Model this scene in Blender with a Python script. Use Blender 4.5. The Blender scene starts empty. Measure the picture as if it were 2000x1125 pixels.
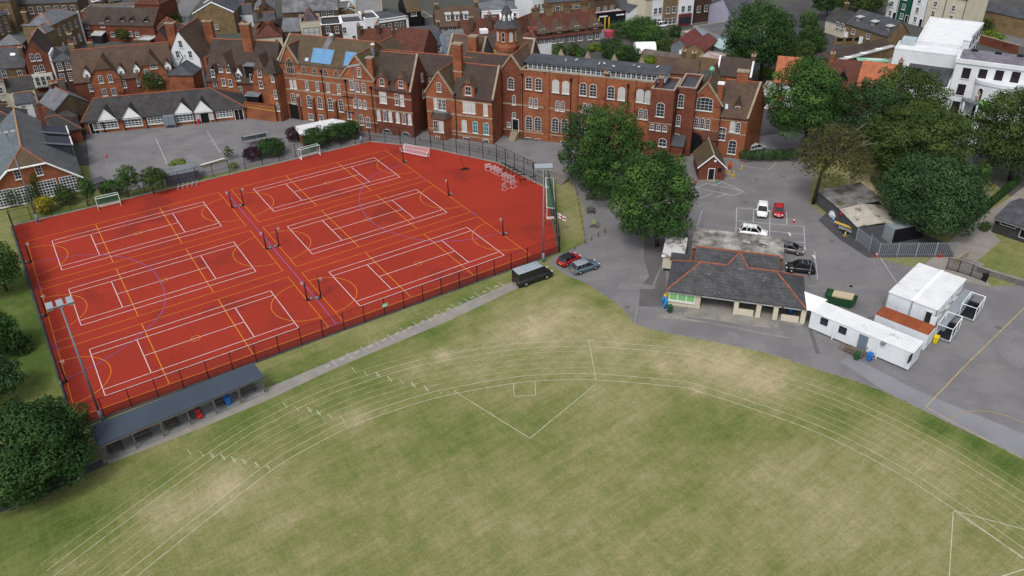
import bpy, bmesh, math, random
from mathutils import Vector, Matrix
RND = random.Random(11)
R_ = math.radians
sc = bpy.context.scene
COL = sc.collection
# ------------------------------------------------------------------ camera, sky, sun, exposure
FPX, PIT, ROL, CAMH, PCY = 1540.70, 0.52584296, -0.01759849, 60.79358, 488.8095
cp_, sp_ = math.cos(PIT), math.sin(PIT); cr_, sr_ = math.cos(ROL), math.sin(ROL)
FW = Vector((0, cp_, -sp_))
RT = Vector((cr_, sr_*sp_, sr_*cp_))
UP = Vector((-sr_, cr_*sp_, cr_*cp_))
EYE = Vector((0, 0, CAMH))
cam = bpy.data.cameras.new('camera'); co = bpy.data.objects.new('camera', cam); COL.objects.link(co)
cam.sensor_width = 36; cam.sensor_fit = 'HORIZONTAL'; cam.lens = 36*FPX/2000
cam.shift_y = (PCY-562.5)/2000; cam.clip_end = 3000; cam.clip_start = 1
m = Matrix((RT, UP, -FW)).transposed().to_4x4(); m.translation = EYE; co.matrix_world = m
sc.camera = co
SUN_EL, SUN_AZ = 55, 205      # azimuth clockwise from +Y
w = bpy.data.worlds.new("World"); sc.world = w; w.use_nodes = True
nt = w.node_tree; bg = nt.nodes['Background']
sky = nt.nodes.new('ShaderNodeTexSky'); sky.sky_type = 'NISHITA'; sky.sun_disc = False
sky.sun_elevation = R_(SUN_EL); sky.sun_rotation = R_(SUN_AZ); sky.dust_density = 3.0; sky.air_density = 1.0
hs = nt.nodes.new('ShaderNodeHueSaturation'); hs.inputs['Saturation'].default_value = 0.35
nt.links.new(sky.outputs[0], hs.inputs['Color']); nt.links.new(hs.outputs[0], bg.inputs['Color'])
bg.inputs['Strength'].default_value = 0.15
sl = bpy.data.lights.new('sun', 'SUN'); so = bpy.data.objects.new('sun', sl); COL.objects.link(so)
sl.energy = 1.3; sl.angle = R_(14); sl.color = (1, 0.96, 0.9)
a_, e_ = R_(SUN_AZ), R_(SUN_EL)
sd = Vector((math.sin(a_)*math.cos(e_), math.cos(a_)*math.cos(e_), math.sin(e_)))
so.rotation_euler = sd.to_track_quat('Z', 'Y').to_euler(); so.location = (0, 0, 150)
sc.view_settings.view_transform = 'Standard'; sc.view_settings.look = 'None'
sc.view_settings.exposure = 0.40; sc.view_settings.gamma = 1
sc.render.engine = 'CYCLES'
# ------------------------------------------------------------------ photo measuring helpers (survey of the real place)
def ray(x, y): return FW + RT*((x-1000)/FPX) + UP*((PCY-y)/FPX)
def G(x, y, z=0.0):
    d = ray(x, y); t = (z-CAMH)/d.z
    return Vector((d.x*t, d.y*t, z))
def RP(x, y, p0, n):
    d = ray(x, y); t = (Vector(p0)-EYE).dot(n)/d.dot(n); return EYE+d*t
class F:
    """local frame: u along the facade (to the right), v away from the viewer, z up"""
    def __init__(s, o, ang=None, to=None):
        s.o = Vector((o[0], o[1], 0))
        if to is not None: ang = math.degrees(math.atan2(to[1]-o[1], to[0]-o[0]))
        s.ang = ang; a = R_(ang)
        s.e = Vector((math.cos(a), math.sin(a), 0)); s.n = Vector((-math.sin(a), math.cos(a), 0))
    def w(s, u, v, z=0): return s.o + s.e*u + s.n*v + Vector((0, 0, z))
    def loc(s, p): q = Vector(p)-s.o; return Vector((q.dot(s.e), q.dot(s.n), q.z))
    def at(s, x, y, z=0): return s.loc(G(x, y, z))
    def uz(s, x, y, v=0): q = s.loc(RP(x, y, s.w(0, v), s.n)); return q.x, q.z
    def vz(s, x, y, u=0): q = s.loc(RP(x, y, s.w(u, 0), s.e)); return q.y, q.z
    def roof(s, x, y, v0, z0, slope):
        n = (s.n*(-slope)+Vector((0, 0, 1))).normalized(); return s.loc(RP(x, y, s.w(0, v0, z0), n))
# ------------------------------------------------------------------ materials
MATS = {}
def mat(name, c1, c2=None, sc_=0.6, rough=.85, fine=.18, fs=9, pat=None, ps=1.0, c3=None, s3=.25, t3=.62, metal=0, spec=.1, mix=(.35, .65)):
    if name in MATS: return MATS[name]
    M = bpy.data.materials.new(name); M.use_nodes = True; t = M.node_tree; N = t.nodes; L = t.links
    b = N['Principled BSDF']; b.inputs['Roughness'].default_value = rough; b.inputs['Metallic'].default_value = metal
    b.inputs['Specular IOR Level'].default_value = spec
    tc = N.new('ShaderNodeTexCoord'); vec = tc.outputs['Object']
    def noise(s, d=5, r=.6):
        n = N.new('ShaderNodeTexNoise'); n.inputs['Scale'].default_value = s; n.inputs['Detail'].default_value = d
        n.inputs['Roughness'].default_value = r; L.new(vec, n.inputs['Vector']); return n.outputs['Fac']
    def mapr(x, a, b_, lo, hi):
        n = N.new('ShaderNodeMapRange'); L.new(x, n.inputs[0])
        for i, q in enumerate((a, b_, lo, hi)): n.inputs[i+1].default_value = q
        return n.outputs[0]
    def mixc(f, a, b_, typ='MIX'):
        n = N.new('ShaderNodeMix'); n.data_type = 'RGBA'; n.blend_type = typ
        for k, q in ((0, f), (6, a), (7, b_)):
            if isinstance(q, (int, float)): n.inputs[k].default_value = q
            elif isinstance(q, tuple): n.inputs[k].default_value = (*q, 1)
            else: L.new(q, n.inputs[k])
        return n.outputs[2]
    col = mixc(mapr(noise(sc_), mix[0], mix[1], 0, 1), c1, c2 if c2 else c1)
    if c3: col = mixc(mapr(noise(s3, 6, .7), t3, t3+.07, 0, .85), col, c3)
    if pat:
        sx = N.new('ShaderNodeSeparateXYZ'); L.new(vec, sx.inputs[0])
        def mth(op, a, b_):
            n = N.new('ShaderNodeMath'); n.operation = op
            for i, q in enumerate((a, b_)):
                if isinstance(q, (int, float)): n.inputs[i].default_value = q
                else: L.new(q, n.inputs[i])
            return n.outputs[0]
        cx = N.new('ShaderNodeCombineXYZ')
        L.new(mth('ADD', sx.outputs[0], sx.outputs[1]), cx.inputs[0])
        L.new(sx.outputs[2], cx.inputs[1])
        br = N.new('ShaderNodeTexBrick'); L.new(cx.outputs[0], br.inputs['Vector'])
        br.inputs['Scale'].default_value = 1
        lo = (.55, .55, .55, 1)
        br.inputs['Color1'].default_value = (1, 1, 1, 1); br.inputs['Color2'].default_value = (.68, .68, .68, 1)
        if pat == 'brick':
            br.inputs['Brick Width'].default_value = .5*ps; br.inputs['Row Height'].default_value = .17*ps; br.inputs['Mortar Size'].default_value = .012
            br.inputs['Mortar'].default_value = (.8, .8, .8, 1)
        if pat == 'tile':
            br.inputs['Brick Width'].default_value = .45*ps; br.inputs['Row Height'].default_value = .2*ps; br.inputs['Mortar Size'].default_value = .02
            br.inputs['Mortar'].default_value = lo
        if pat == 'corr':
            wv = N.new('ShaderNodeTexWave'); wv.bands_direction = 'X'; wv.inputs['Scale'].default_value = ps
            L.new(vec, wv.inputs['Vector']); col = mixc(1.0, col, mapr(wv.outputs['Fac'], 0, 1, .76, 1.06), 'MULTIPLY')
        else: col = mixc(.8, col, br.outputs['Color'], 'MULTIPLY')
    if fine: col = mixc(1.0, col, mapr(noise(fs, 3, .7), .25, .75, 1-fine, 1+fine), 'MULTIPLY')
    L.new(col, b.inputs['Base Color'])
    MATS[name] = M; return M
def srgb(r, g, b): return tuple(((c/255)/12.92 if c <= 10 else (((c/255)+.055)/1.055)**2.4) for c in (r, g, b))
def flat(name, c, rough=.6, **k): return mat(name, c, tuple(x*.88 for x in c), rough=rough, fine=.06, **k)
# ------------------------------------------------------------------ mesh builder
class MB:
    def __init__(s): s.v = []; s.f = []; s.m = []; s.mats = []; s.sm = []
    def mi(s, m):
        if m not in s.mats: s.mats.append(m)
        return s.mats.index(m)
    def face(s, pts, m, smooth=False):
        i = len(s.v); s.v += [tuple(p) for p in pts]; s.f.append(tuple(range(i, i+len(pts)))); s.m.append(s.mi(m)); s.sm.append(smooth)
    def mesh(s, pts, faces, m, smooth=False):
        i = len(s.v); s.v += [tuple(p) for p in pts]; k = s.mi(m)
        for f in faces: s.f.append(tuple(i+a for a in f)); s.m.append(k); s.sm.append(smooth)
    def box(s, x0, x1, y0, y1, z0, z1, m):
        P = [(x, y, z) for z in (z0, z1) for (x, y) in ((x0, y0), (x1, y0), (x1, y1), (x0, y1))]
        s.mesh(P, [(3, 2, 1, 0), (4, 5, 6, 7), (0, 1, 5, 4), (1, 2, 6, 5), (2, 3, 7, 6), (3, 0, 4, 7)], m)
    def obox(s, c, ex, ey, ez, m):
        c, ex, ey, ez = map(Vector, (c, ex, ey, ez))
        P = [c+ex*a+ey*b+ez*d for d in (-1, 1) for (a, b) in ((-1, -1), (1, -1), (1, 1), (-1, 1))]
        s.mesh(P, [(3, 2, 1, 0), (4, 5, 6, 7), (0, 1, 5, 4), (1, 2, 6, 5), (2, 3, 7, 6), (3, 0, 4, 7)], m)
    def bar(s, a, b, r, m, r2=None, n=6):
        a, b = Vector(a), Vector(b); d = (b-a)
        if d.length < 1e-6: return
        q = d.to_track_quat('Z', 'Y'); r2 = r if r2 is None else r2; P = []
        for (c, rr) in ((a, r), (b, r2)):
            for k in range(n):
                t = 2*math.pi*(k+.5)/n; P.append(c+q@Vector((rr*math.cos(t), rr*math.sin(t), 0)))
        s.mesh(P, [(k, (k+1) % n, n+(k+1) % n, n+k) for k in range(n)]+[tuple(range(n-1, -1, -1)), tuple(range(n, 2*n))], m, n > 6)
    def tube(s, pts, rs, m, n=8):
        for i in range(len(pts)-1): s.bar(pts[i], pts[i+1], rs[i], m, rs[i+1], n)
    def lathe(s, prof, m, c=(0, 0, 0), n=12, smooth=True):
        P = []; c = Vector(c)
        for (r, z) in prof:
            for k in range(n):
                t = 2*math.pi*k/n; P.append(c+Vector((r*math.cos(t), r*math.sin(t), z)))
        f = []
        for i in range(len(prof)-1):
            for k in range(n): f.append((i*n+k, i*n+(k+1) % n, (i+1)*n+(k+1) % n, (i+1)*n+k))
        f.append(tuple(range(n-1, -1, -1))); L = (len(prof)-1)*n; f.append(tuple(range(L, L+n)))
        s.mesh(P, f, m, smooth)
    def slab(s, poly, t, m, mu=None):
        """planar roof slope, thickness t straight down"""
        P = [Vector(p) for p in poly]; Q = [p-Vector((0, 0, t)) for p in P]; n = len(P)
        s.mesh(P+Q, [tuple(range(n)), tuple(range(2*n-1, n-1, -1))]+[(k, n+k, n+(k+1) % n, (k+1) % n) for k in range(n)], m)
    def prism(s, poly, z0, z1, m):
        P = [Vector((p[0], p[1], z0)) for p in poly]; Q = [Vector((p[0], p[1], z1)) for p in poly]; n = len(P)
        s.mesh(P+Q, [tuple(range(n-1, -1, -1)), tuple(range(n, 2*n))]+[(k, (k+1) % n, n+(k+1) % n, n+k) for k in range(n)], m)
    def data(s, name):
        me = bpy.data.meshes.new(name); me.from_pydata(s.v, [], s.f)
        for mm in s.mats: me.materials.append(mm)
        me.polygons.foreach_set('material_index', s.m); me.polygons.foreach_set('use_smooth', s.sm)
        bm = bmesh.new(); bm.from_mesh(me); bmesh.ops.recalc_face_normals(bm, faces=bm.faces); bm.to_mesh(me); bm.free()
        me.update(); return me
    def build(s, name, parent=None, loc=None, rz=None):
        if not s.f: return None
        return link(name, s.data(name), parent, loc, rz)
def link(name, me, parent=None, loc=None, rz=None):
    o = bpy.data.objects.new(name, me); COL.objects.link(o)
    if parent is not None: o.parent = parent
    if loc is not None: o.location = loc
    if rz is not None: o.rotation_euler[2] = rz
    return o
def tag(o, label, cat=None, group=None, kind=None):
    if label: o['label'] = label
    if cat: o['category'] = cat
    if group: o['group'] = group
    if kind: o['kind'] = kind
    return o
def thing(name, label, cat, fr=None, loc=None, rz=0, group=None):
    o = bpy.data.objects.new(name, None); COL.objects.link(o); o.empty_display_size = .3
    if fr is not None: o.location = fr.o; o.rotation_euler = (0, 0, R_(fr.ang))
    if loc is not None: o.location = loc; o.rotation_euler = (0, 0, rz)
    return tag(o, label, cat, group)
def dup(root, loc, rz=0, label=None, group=None, s=None):
    r = root.copy(); COL.objects.link(r); r.location = loc; r.rotation_euler = (0, 0, rz)
    if s: r.scale = s if hasattr(s, '__len__') else (s, s, s)
    if label: r['label'] = label
    if group: r['group'] = group
    def rec(a, b):
        for ch in a.children:
            c = ch.copy(); COL.objects.link(c); c.parent = b; rec(ch, c)
    rec(root, r); return r
def struct(name, mb, label=None):
    o = mb.build(name); o['kind'] = 'structure'
    if label: o['label'] = label
    return o
# ------------------------------------------------------------------ shared materials
m_white = flat('white_paint', (.74, .75, .76)); m_offw = flat('off_white_paint', (.55, .54, .5)); m_black = flat('black_paint', (.012, .012, .014), .5)
m_winw = flat('window_white', (.58, .59, .59))
m_glass = mat('window_glass', (.012, .015, .02), (.03, .035, .04), .5, .12, 0, spec=.5)
m_blind = flat('pale_blind', (.42, .43, .42)); m_teal = flat('teal_blind', (.02, .16, .19)); m_greenblind = flat('green_blind', (.18, .38, .16))
m_brick = mat('red_orange_brick', (.295, .108, .052), (.2, .074, .041), .35, .9, .3, 5, 'brick', 1, (.11, .032, .018), .18, .58)
m_brickd = mat('dark_red_brick', (.18, .062, .038), (.13, .046, .032), .35, .9, .3, 5, 'brick', 1, (.09, .03, .02), .2, .6)
m_brickb = mat('brown_stock_brick', (.13, .09, .055), (.08, .055, .038), .4, .9, .35, 5, 'brick', 1, (.18, .13, .075), .3, .6)
m_brickt = mat('tan_stock_brick', (.22, .16, .085), (.15, .105, .06), .4, .9, .3, 5, 'brick', 1, (.1, .07, .045), .25, .6)
m_brickk = mat('blackened_brick', (.055, .035, .03), (.085, .045, .034), .5, .9, .3, 5, 'brick')
m_stone = mat('pale_stone', (.3, .245, .175), (.22, .18, .135), .8, .9, .2)
m_flint = mat('grey_flint', (.10, .095, .095), (.16, .15, .145), 1.2, .9, .45, 4, None)
m_tileb = mat('brown_clay_tile', (.118, .078, .057), (.082, .056, .045), .3, .9, .35, 6, 'tile', 1, (.11, .085, .045), .2, .6)
m_tiled = mat('dark_brown_tile', (.08, .059, .049), (.058, .044, .039), .3, .9, .35, 6, 'tile', 1, (.085, .07, .05), .22, .62)
m_tilem = mat('mossy_tile', (.115, .084, .052), (.084, .064, .046), .25, .9, .3, 6, 'tile', 1, (.115, .085, .045), .25, .55)
m_tiler = mat('red_clay_tile', (.125, .048, .034), (.085, .038, .03), .35, .9, .4, 6, 'tile', 1.2, (.16, .075, .045), .4, .6)
m_tileo = mat('bright_orange_tile', (.45, .16, .085), (.36, .12, .065), .5, .9, .2, 6, 'tile')
m_slate = mat('grey_slate', (.085, .088, .1), (.06, .062, .07), .4, .7, .3, 6, 'tile', 1.2, (.15, .15, .14), .35, .64)
m_slated = mat('dark_slate', (.082, .082, .088), (.055, .056, .061), .5, .7, .4, 5, 'tile', 1.3, (.16, .16, .145), 1.4, .62)
m_slatel = mat('pale_slate', (.17, .175, .19), (.12, .125, .14), .4, .7, .25, 6, 'tile', 1.2)
m_slatew = mat('weathered_slate', (.065, .062, .062), (.045, .044, .046), .5, .8, .35, 5, 'tile', 1.2, (.2, .19, .17), 1.6, .64)
m_ridge = mat('terracotta_ridge', (.3, .105, .06), (.19, .072, .045), 1.5, .9, .3)
m_lead = mat('grey_lead', (.16, .17, .19), (.11, .12, .13), .6, .6, .2)
m_felt = mat('dark_roofing_felt', (.075, .08, .09), (.05, .053, .06), .4, .8, .2)
m_render = mat('white_render', (.62, .64, .66), (.54, .56, .58), .25, .8, .08); m_cream = mat('cream_render', (.5, .46, .36), (.42, .39, .31), .4, .85, .1)
m_concrete = mat('pale_concrete', (.25, .235, .21), (.17, .165, .155), .6, .9, .2)
m_wood = mat('weathered_wood', (.15, .125, .1), (.09, .078, .065), 1.5, .85, .3)
m_iron = flat('black_iron', (.014, .015, .018), .5); m_steel = flat('galvanised_steel', (.3, .33, .36), .45, metal=.3); m_greym = flat('grey_metal', (.17, .2, .23), .5)
m_bark = mat('tree_bark', (.055, .045, .036), (.03, .025, .022), 2, .95, .4)
m_pot = flat('orange_chimney_pot', (.4, .1, .04), .8)
# ================================================================== ground sheets
def poly_px(pts, z): return [G(x, y, 0)+Vector((0, 0, z)) for x, y in pts]
def sheet(name, pts, z, m, world=False):
    mb = MB(); mb.face([Vector((*p[:2], z)) for p in pts] if world else poly_px(pts, z), m)
    o = struct(name, mb)
    bm = bmesh.new(); bm.from_mesh(o.data); bmesh.ops.triangulate(bm, faces=bm.faces[:])
    for f in bm.faces:
        if f.normal.z < 0: f.normal_flip()
    bm.to_mesh(o.data); bm.free(); return o
m_town = mat('town_ground', (.085, .083, .08), (.055, .06, .05), .05, .95, .25, 3, c3=(.05, .07, .03), s3=.04, t3=.58)
sheet('town_ground', [(-700, -100), (700, -100), (700, 1200), (-700, 1200)], -.03, m_town, True)
m_tarmac = mat('worn_tarmac', (.17, .163, .167), (.142, .136, .14), .22, .92, .2, 5, c3=(.185, .18, .18), s3=.09, t3=.57, mix=(.4, .6))
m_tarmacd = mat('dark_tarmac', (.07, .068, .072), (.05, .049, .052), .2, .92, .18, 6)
m_tarmacp = mat('pale_tarmac', (.21, .21, .225), (.17, .17, .185), .2, .92, .12, 8)
m_tarmacw = mat('path_tarmac', (.25, .228, .205), (.2, .184, .168), .5, .92, .18, 7)
m_tarm_r = mat('road_tarmac', (.15, .15, .155), (.12, .12, .125), .15, .92, .1, 6)
# ---- grass with dry patches: a 1 m grid carrying how dry the turf is
def grass_mat():
    M = bpy.data.materials.new('mown_grass'); M.use_nodes = True; t = M.node_tree; N = t.nodes; L = t.links
    b = N['Principled BSDF']; b.inputs['Roughness'].default_value = .95; b.inputs['Specular IOR Level'].default_value = .1
    at = N.new('ShaderNodeAttribute'); at.attribute_name = 'dry'
    tc = N.new('ShaderNodeTexCoord')
    def noise(scale, det, rot=0, st=(1, 1, 1), rough=.6):
        mp = N.new('ShaderNodeMapping'); mp.vector_type = 'TEXTURE'; mp.inputs['Rotation'].default_value = (0, 0, R_(rot)); mp.inputs['Scale'].default_value = st
        L.new(tc.outputs['Object'], mp.inputs[0]); n = N.new('ShaderNodeTexNoise'); n.inputs['Scale'].default_value = scale
        n.inputs['Detail'].default_value = det; n.inputs['Roughness'].default_value = rough; L.new(mp.outputs[0], n.inputs['Vector']); return n.outputs['Fac']
    def add(terms):
        acc = None
        for x, k in terms:
            mm = N.new('ShaderNodeMath'); mm.operation = 'MULTIPLY_ADD'; L.new(x, mm.inputs[0]); mm.inputs[1].default_value = k
            if acc is None: mm.inputs[2].default_value = -sum(q for y, q in terms[1:])*.5
            else: L.new(acc, mm.inputs[2])
            acc = mm.outputs[0]
        return acc
    f = add([(at.outputs['Fac'], 1), (noise(.09, 4), .5), (noise(1.9, 6, -54, (1, 7, 1), .8), .7), (noise(1.6, 5, 32, (1, 6, 1), .8), .5), (noise(.55, 3, -54, (1, 12, 1), .5), .3), (noise(3.2, 6, 0, (1, 1, 1), .88), 1.05), (noise(.35, 4, 0, (1, 1, 1), .65), .55)])
    cr = N.new('ShaderNodeValToRGB'); L.new(f, cr.inputs[0]); e = cr.color_ramp.elements
    e[0].position = 0; e[0].color = (.055, .092, .02, 1); e[1].position = 1; e[1].color = (.37, .305, .185, 1)
    for p, c in ((.25, (.104, .132, .036)), (.5, (.17, .172, .066)), (.75, (.25, .226, .118))):
        q = e.new(p); q.color = (*c, 1)
    mx = N.new('ShaderNodeMix'); mx.data_type = 'RGBA'; mx.blend_type = 'MULTIPLY'; mx.inputs[0].default_value = 1
    mr = N.new('ShaderNodeMapRange'); L.new(noise(11, 2, 0, (1, 1, 1), .8), mr.inputs[0])
    for i, q in enumerate((.28, .72, .68, 1.28)): mr.inputs[i+1].default_value = q
    L.new(cr.outputs[0], mx.inputs[6]); L.new(mr.outputs[0], mx.inputs[7]); L.new(mx.outputs[2], b.inputs['Base Color'])
    return M
m_grass = grass_mat()
DRY = [(1100, 625, 7, .32), (1200, 655, 5, .3), (1000, 665, 6, .25), (868, 694, 1.3, .6), (810, 722, 2, .42), (695, 814, 2.2, .6), (640, 825, 2, .2), (450, 950, 3.5, .3), (320, 1000, 3, .4), (400, 970, 3, .3), (140, 1085, 3, .25),
       (1490, 740, 4.5, .5), (1400, 720, 5, .36), (1300, 690, 5, .26), (1292, 716, 1, .6), (1362, 763, .9, .6), (1150, 745, 6, .12), (1245, 800, 5, .26), (1240, 770, 2, .2), (1600, 870, 6, .1), (1540, 930, 7, .16), (1780, 900, 5, .2), (1650, 1000, 8, .14),
       (1040, 650, 2, .3), (920, 960, 8, .06), (1100, 1050, 9, .08), (560, 1000, 5, .08), (620, 950, 4, .12), (1110, 440, 3, .3), (1110, 380, 3, .25), (1380, 690, 4, .2),
       (620, 720, 4, -.22), (560, 745, 3, -.3), (700, 700, 4, -.12), (600, 830, 2.5, -.22), (690, 770, 4, -.2), (470, 850, 3, -.25), (1720, 760, 2.2, -.35), (1820, 830, 2.2, -.5), (1900, 865, 2.4, -.5), (1980, 905, 2.6, -.5), (1640, 735, 1.6, -.3), (1500, 690, 1.2, -.3),
       (1170, 590, 1.6, -.45), (1130, 550, 1.8, -.35), (1090, 565, 2, -.1), (330, 935, 3, -.28), (180, 1010, 4, -.32), (60, 1060, 5, -.3), (30, 1010, 4, -.2), (1620, 800, 4, -.25), (1400, 830, 6, -.22), (1530, 840, 4, -.1), (1060, 830, 5, -.16), (860, 850, 5, -.2), (690, 900, 5, -.1), (1040, 700, 4, -.05), (1260, 850, 4, -.12), (880, 590, 3, -.1),
       (50, 600, 14, -.45), (60, 720, 10, -.4), (160, 400, 10, -.3), (420, 370, 9, -.3), (820, 640, 3, -.3), (480, 800, 3.5, -.3), (930, 590, 3, -.25), (560, 870, 2, -.1), (1110, 490, 4, -.2), (1960, 500, 6, -.12), (1880, 370, 8, -.05), (860, 645, 4, -.1)]
DRY += [(1760, 400, 6, .45), (1720, 375, 5, .45), (1690, 350, 5, .4), (1905, 385, 4, .4)]
DW = [(G(x, y), r, a*(.62 if a > 0 else .9)) for x, y, r, a in DRY]
mb = MB(); NX, NY, X0, Y0 = 215, 132, -130, 8
vs = []; dr = []
for j in range(NY+1):
    for i in range(NX+1):
        x, y = X0+i, Y0+j; d = .5
        for p, r, a in DW:
            q = ((x-p.x)**2+(y-p.y)**2)/(r*r)
            if q < 6: d += a*math.exp(-q)
        vs.append((x, y, 0)); dr.append(d)
fs = [(j*(NX+1)+i, j*(NX+1)+i+1, (j+1)*(NX+1)+i+1, (j+1)*(NX+1)+i) for j in range(NY) for i in range(NX)]
me = bpy.data.meshes.new('playing_field'); me.from_pydata(vs, [], fs); me.materials.append(m_grass)
at = me.attributes.new('dry', 'FLOAT', 'POINT'); at.data.foreach_set('value', dr); me.update()
o = link('grass_field', me); o['kind'] = 'structure'
# ---- tarmac yards, paths, court
def spline(pts, n=8):
    P = [Vector(p[:2]) for p in pts]; P = [P[0]*2-P[1]]+P+[P[-1]*2-P[-2]]; out = []
    for i in range(1, len(P)-2):
        for k in range(n):
            t = k/n; a, b, c, d = P[i-1:i+3]
            out.append(.5*((2*b)+(c-a)*t+(2*a-5*b+4*c-d)*t*t+(3*b-a-3*c+d)*t**3))
    return out+[P[-2]]
EDGE = spline([G(*p) for p in [(2200, 1000), (2100, 943), (2000, 895.5), (1880, 838.5), (1718, 761), (1600, 722.5), (1500, 690.5), (1400, 668.5), (1290, 647.5), (1236, 630)]], 6)
sheet('school_yard', [G(*p) for p in [(705, 250), (980, 262), (1000, 272), (1320, 290), (1560, 255), (1600, 280), (1580, 395), (1700, 500), (1775, 520), (1930, 560), (2000, 555), (2080, 560)]]+EDGE+[G(*p) for p in [(1232, 622), (1205, 592), (1145, 553), (1108, 538), (1085, 524), (1070, 508), (1092, 497), (1142, 475), (1140, 400), (1125, 375), (1118, 352), (1085, 344), (1066, 361), (1040, 353), (979, 320), (968, 316), (840, 288), (724, 275)]], .004, m_tarmac, True)
sheet('playground', [(165, 235), (482, 205), (560, 200), (745, 225), (735, 268), (705, 284), (500, 325), (240, 375), (180, 372)], .008, m_tarmac)
sheet('pale_path_strip', [(1640, 706), (1660, 694), (1690, 710), (1790, 762), (1870, 795), (2100, 888), (2160, 975), (2000, 895), (1880, 838), (1718, 758), (1690, 738)], .008, m_tarmacp)
sheet('running_path', [(-120, 1045), (0, 1003), (100, 962), (210, 907), (400, 833), (524, 781), (640, 726), (760, 675), (880, 625), (1012, 562), (1006, 548), (880, 604), (760, 657), (640, 708), (524, 757), (524, 766), (207, 890), (100, 942), (0, 985), (-120, 1024)], .004, m_tarmacw)
sheet('dark_footpath', [(-420, 1150), (-120, 1044), (0, 1002), (100, 961), (212, 906), (209, 891), (100, 943), (0, 986), (-120, 1025), (-420, 1120)], .008, m_tarmacd)
sheet('east_path', [(1790, 530), (1850, 475), (1895, 435), (1960, 395), (2000, 365), (2060, 350), (2060, 395), (1985, 410), (1938, 455), (1955, 470), (1908, 510), (1935, 560), (1840, 540)], .008, m_tarmacw)
sheet('dark_yard_patch', [(1258, 455), (1330, 475), (1330, 500), (1300, 515), (1300, 600), (1248, 598), (1250, 560), (1268, 540), (1258, 505)], .008, mat('dark_patch_tarmac', (.115, .108, .11), (.09, .085, .088), .3, .9, .2, 6))  # patch of darker tarmac colour left of the pavilion
m_court = mat('red_court', (.285, .031, .017), (.245, .027, .016), .08, .9, .16, 4, c3=(.19, .024, .017), s3=.07, t3=.56)
COURT = [(25, 442), (722, 277), (840, 290), (968, 318), (978, 322), (1040, 355), (1064, 366), (1090, 492), (620, 662), (150, 834)]
sheet('sports_court', COURT, .012, m_court)
kb = MB(); cw = [G(*p) for p in COURT]
for i, a in enumerate(cw):
    b = cw[(i+1) % len(cw)]; d = (b-a).normalized(); n = Vector((d.y, -d.x, 0)); c = (a+b)/2
    kb.obox(c+n*-.2+Vector((0, 0, .05)), d*((b-a).length/2), n*.15, (0, 0, .06), m_concrete if i in (0, 1, 2, 3, 4, 5) else m_tarmacd)
struct('court_kerb', kb)
# ---- painted lines
def strip(mb, pts, wd, z, m):
    P = [Vector((p[0], p[1], z)) for p in pts]
    for i in range(len(P)-1):
        d = (P[i+1]-P[i])
        if d.length < 1e-4: continue
        d.normalize(); n = Vector((-d.y, d.x, 0))*wd/2; a = P[i]-d*wd*.3; b = P[i+1]+d*wd*.3
        mb.face([a-n, b-n, b+n, a+n], m)
def arc(c, r, a0, a1, n=28): return [(c[0]+r*math.cos(R_(a0+(a1-a0)*k/n)), c[1]+r*math.sin(R_(a0+(a1-a0)*k/n))) for k in range(n+1)]
m_lw = flat('white_line', (.66, .56, .56)); m_ly = flat('yellow_line', (.6, .25, .02)); m_lb = flat('violet_line', (.2, .12, .36)); m_ld = flat('faint_dark_line', (.15, .03, .02))
CY_ = math.degrees(0.5827526)
CO = [(-50.171, 128.219), (-40.639, 113.735), (-31.055, 99.243), (-77.404, 110.265), (-67.826, 95.798), (-58.273, 81.32)]
lw, ly, lb, ld = MB(), MB(), MB(), MB(); CF = [F(o_, CY_) for o_ in CO]
for fr in CF:
    def q(u, v): p = fr.w(u, -v); return (p.x, p.y)
    def l(mb, pts, wd, z, m): strip(mb, [q(*p) for p in pts], wd, z, m)
    L_, W_ = 30.5, 15.25; A_, B_ = 3.365, 2.14
    l(ly, [(0, 0), (L_, 0), (L_, W_), (0, W_), (0, 0)], .07, .02, m_ly)
    for u in (L_/3, 2*L_/3): l(ly, [(u, 0), (u, W_)], .09, .02, m_ly)
    l(ly, arc((0, W_/2), 4.9, -90, 90), .08, .02, m_ly); l(ly, arc((L_, W_/2), 4.9, 90, 270), .08, .02, m_ly)
    l(ly, arc((L_/2, W_/2), .6, 0, 360, 16), .08, .026, m_ly)
    l(lw, [(A_, B_), (L_-A_, B_), (L_-A_, W_-B_), (A_, W_-B_), (A_, B_)], .085, .024, m_lw)
    for v in (B_+1.37, W_-B_-1.37): l(lw, [(A_, v), (L_-A_, v)], .085, .024, m_lw)
    for u in (L_/2-6.4, L_/2+6.4): l(lw, [(u, B_+1.37), (u, W_-B_-1.37)], .085, .024, m_lw)
    l(lw, [(L_/2-6.4, W_/2), (L_/2+6.4, W_/2)], .085, .024, m_lw)
    l(ld, [(L_/2, 0), (L_/2, W_)], .07, .016, m_ld)
    for u, s in ((1.6, 1), (L_-1.6, -1)):
        l(ld, [(u, .4), (u, W_-.4)], .07, .016, m_ld); l(ld, [(u+s*7.6, W_/2-2.4), (u+s*7.6, W_/2+2.4)], .07, .016, m_ld)
        l(ld, arc((u+s*1.4, W_/2), 1.2, -90 if s > 0 else 90, 90 if s > 0 else 270, 12), .05, .016, m_ld)
        l(ld, arc((u+s*4, W_/2), 6.4, -60 if s > 0 else 120, 60 if s > 0 else 240, 20), .05, .016, m_ld)
    l(ld, arc((L_/2, W_/2), 1.8, 0, 360, 20), .05, .016, m_ld)
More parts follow.
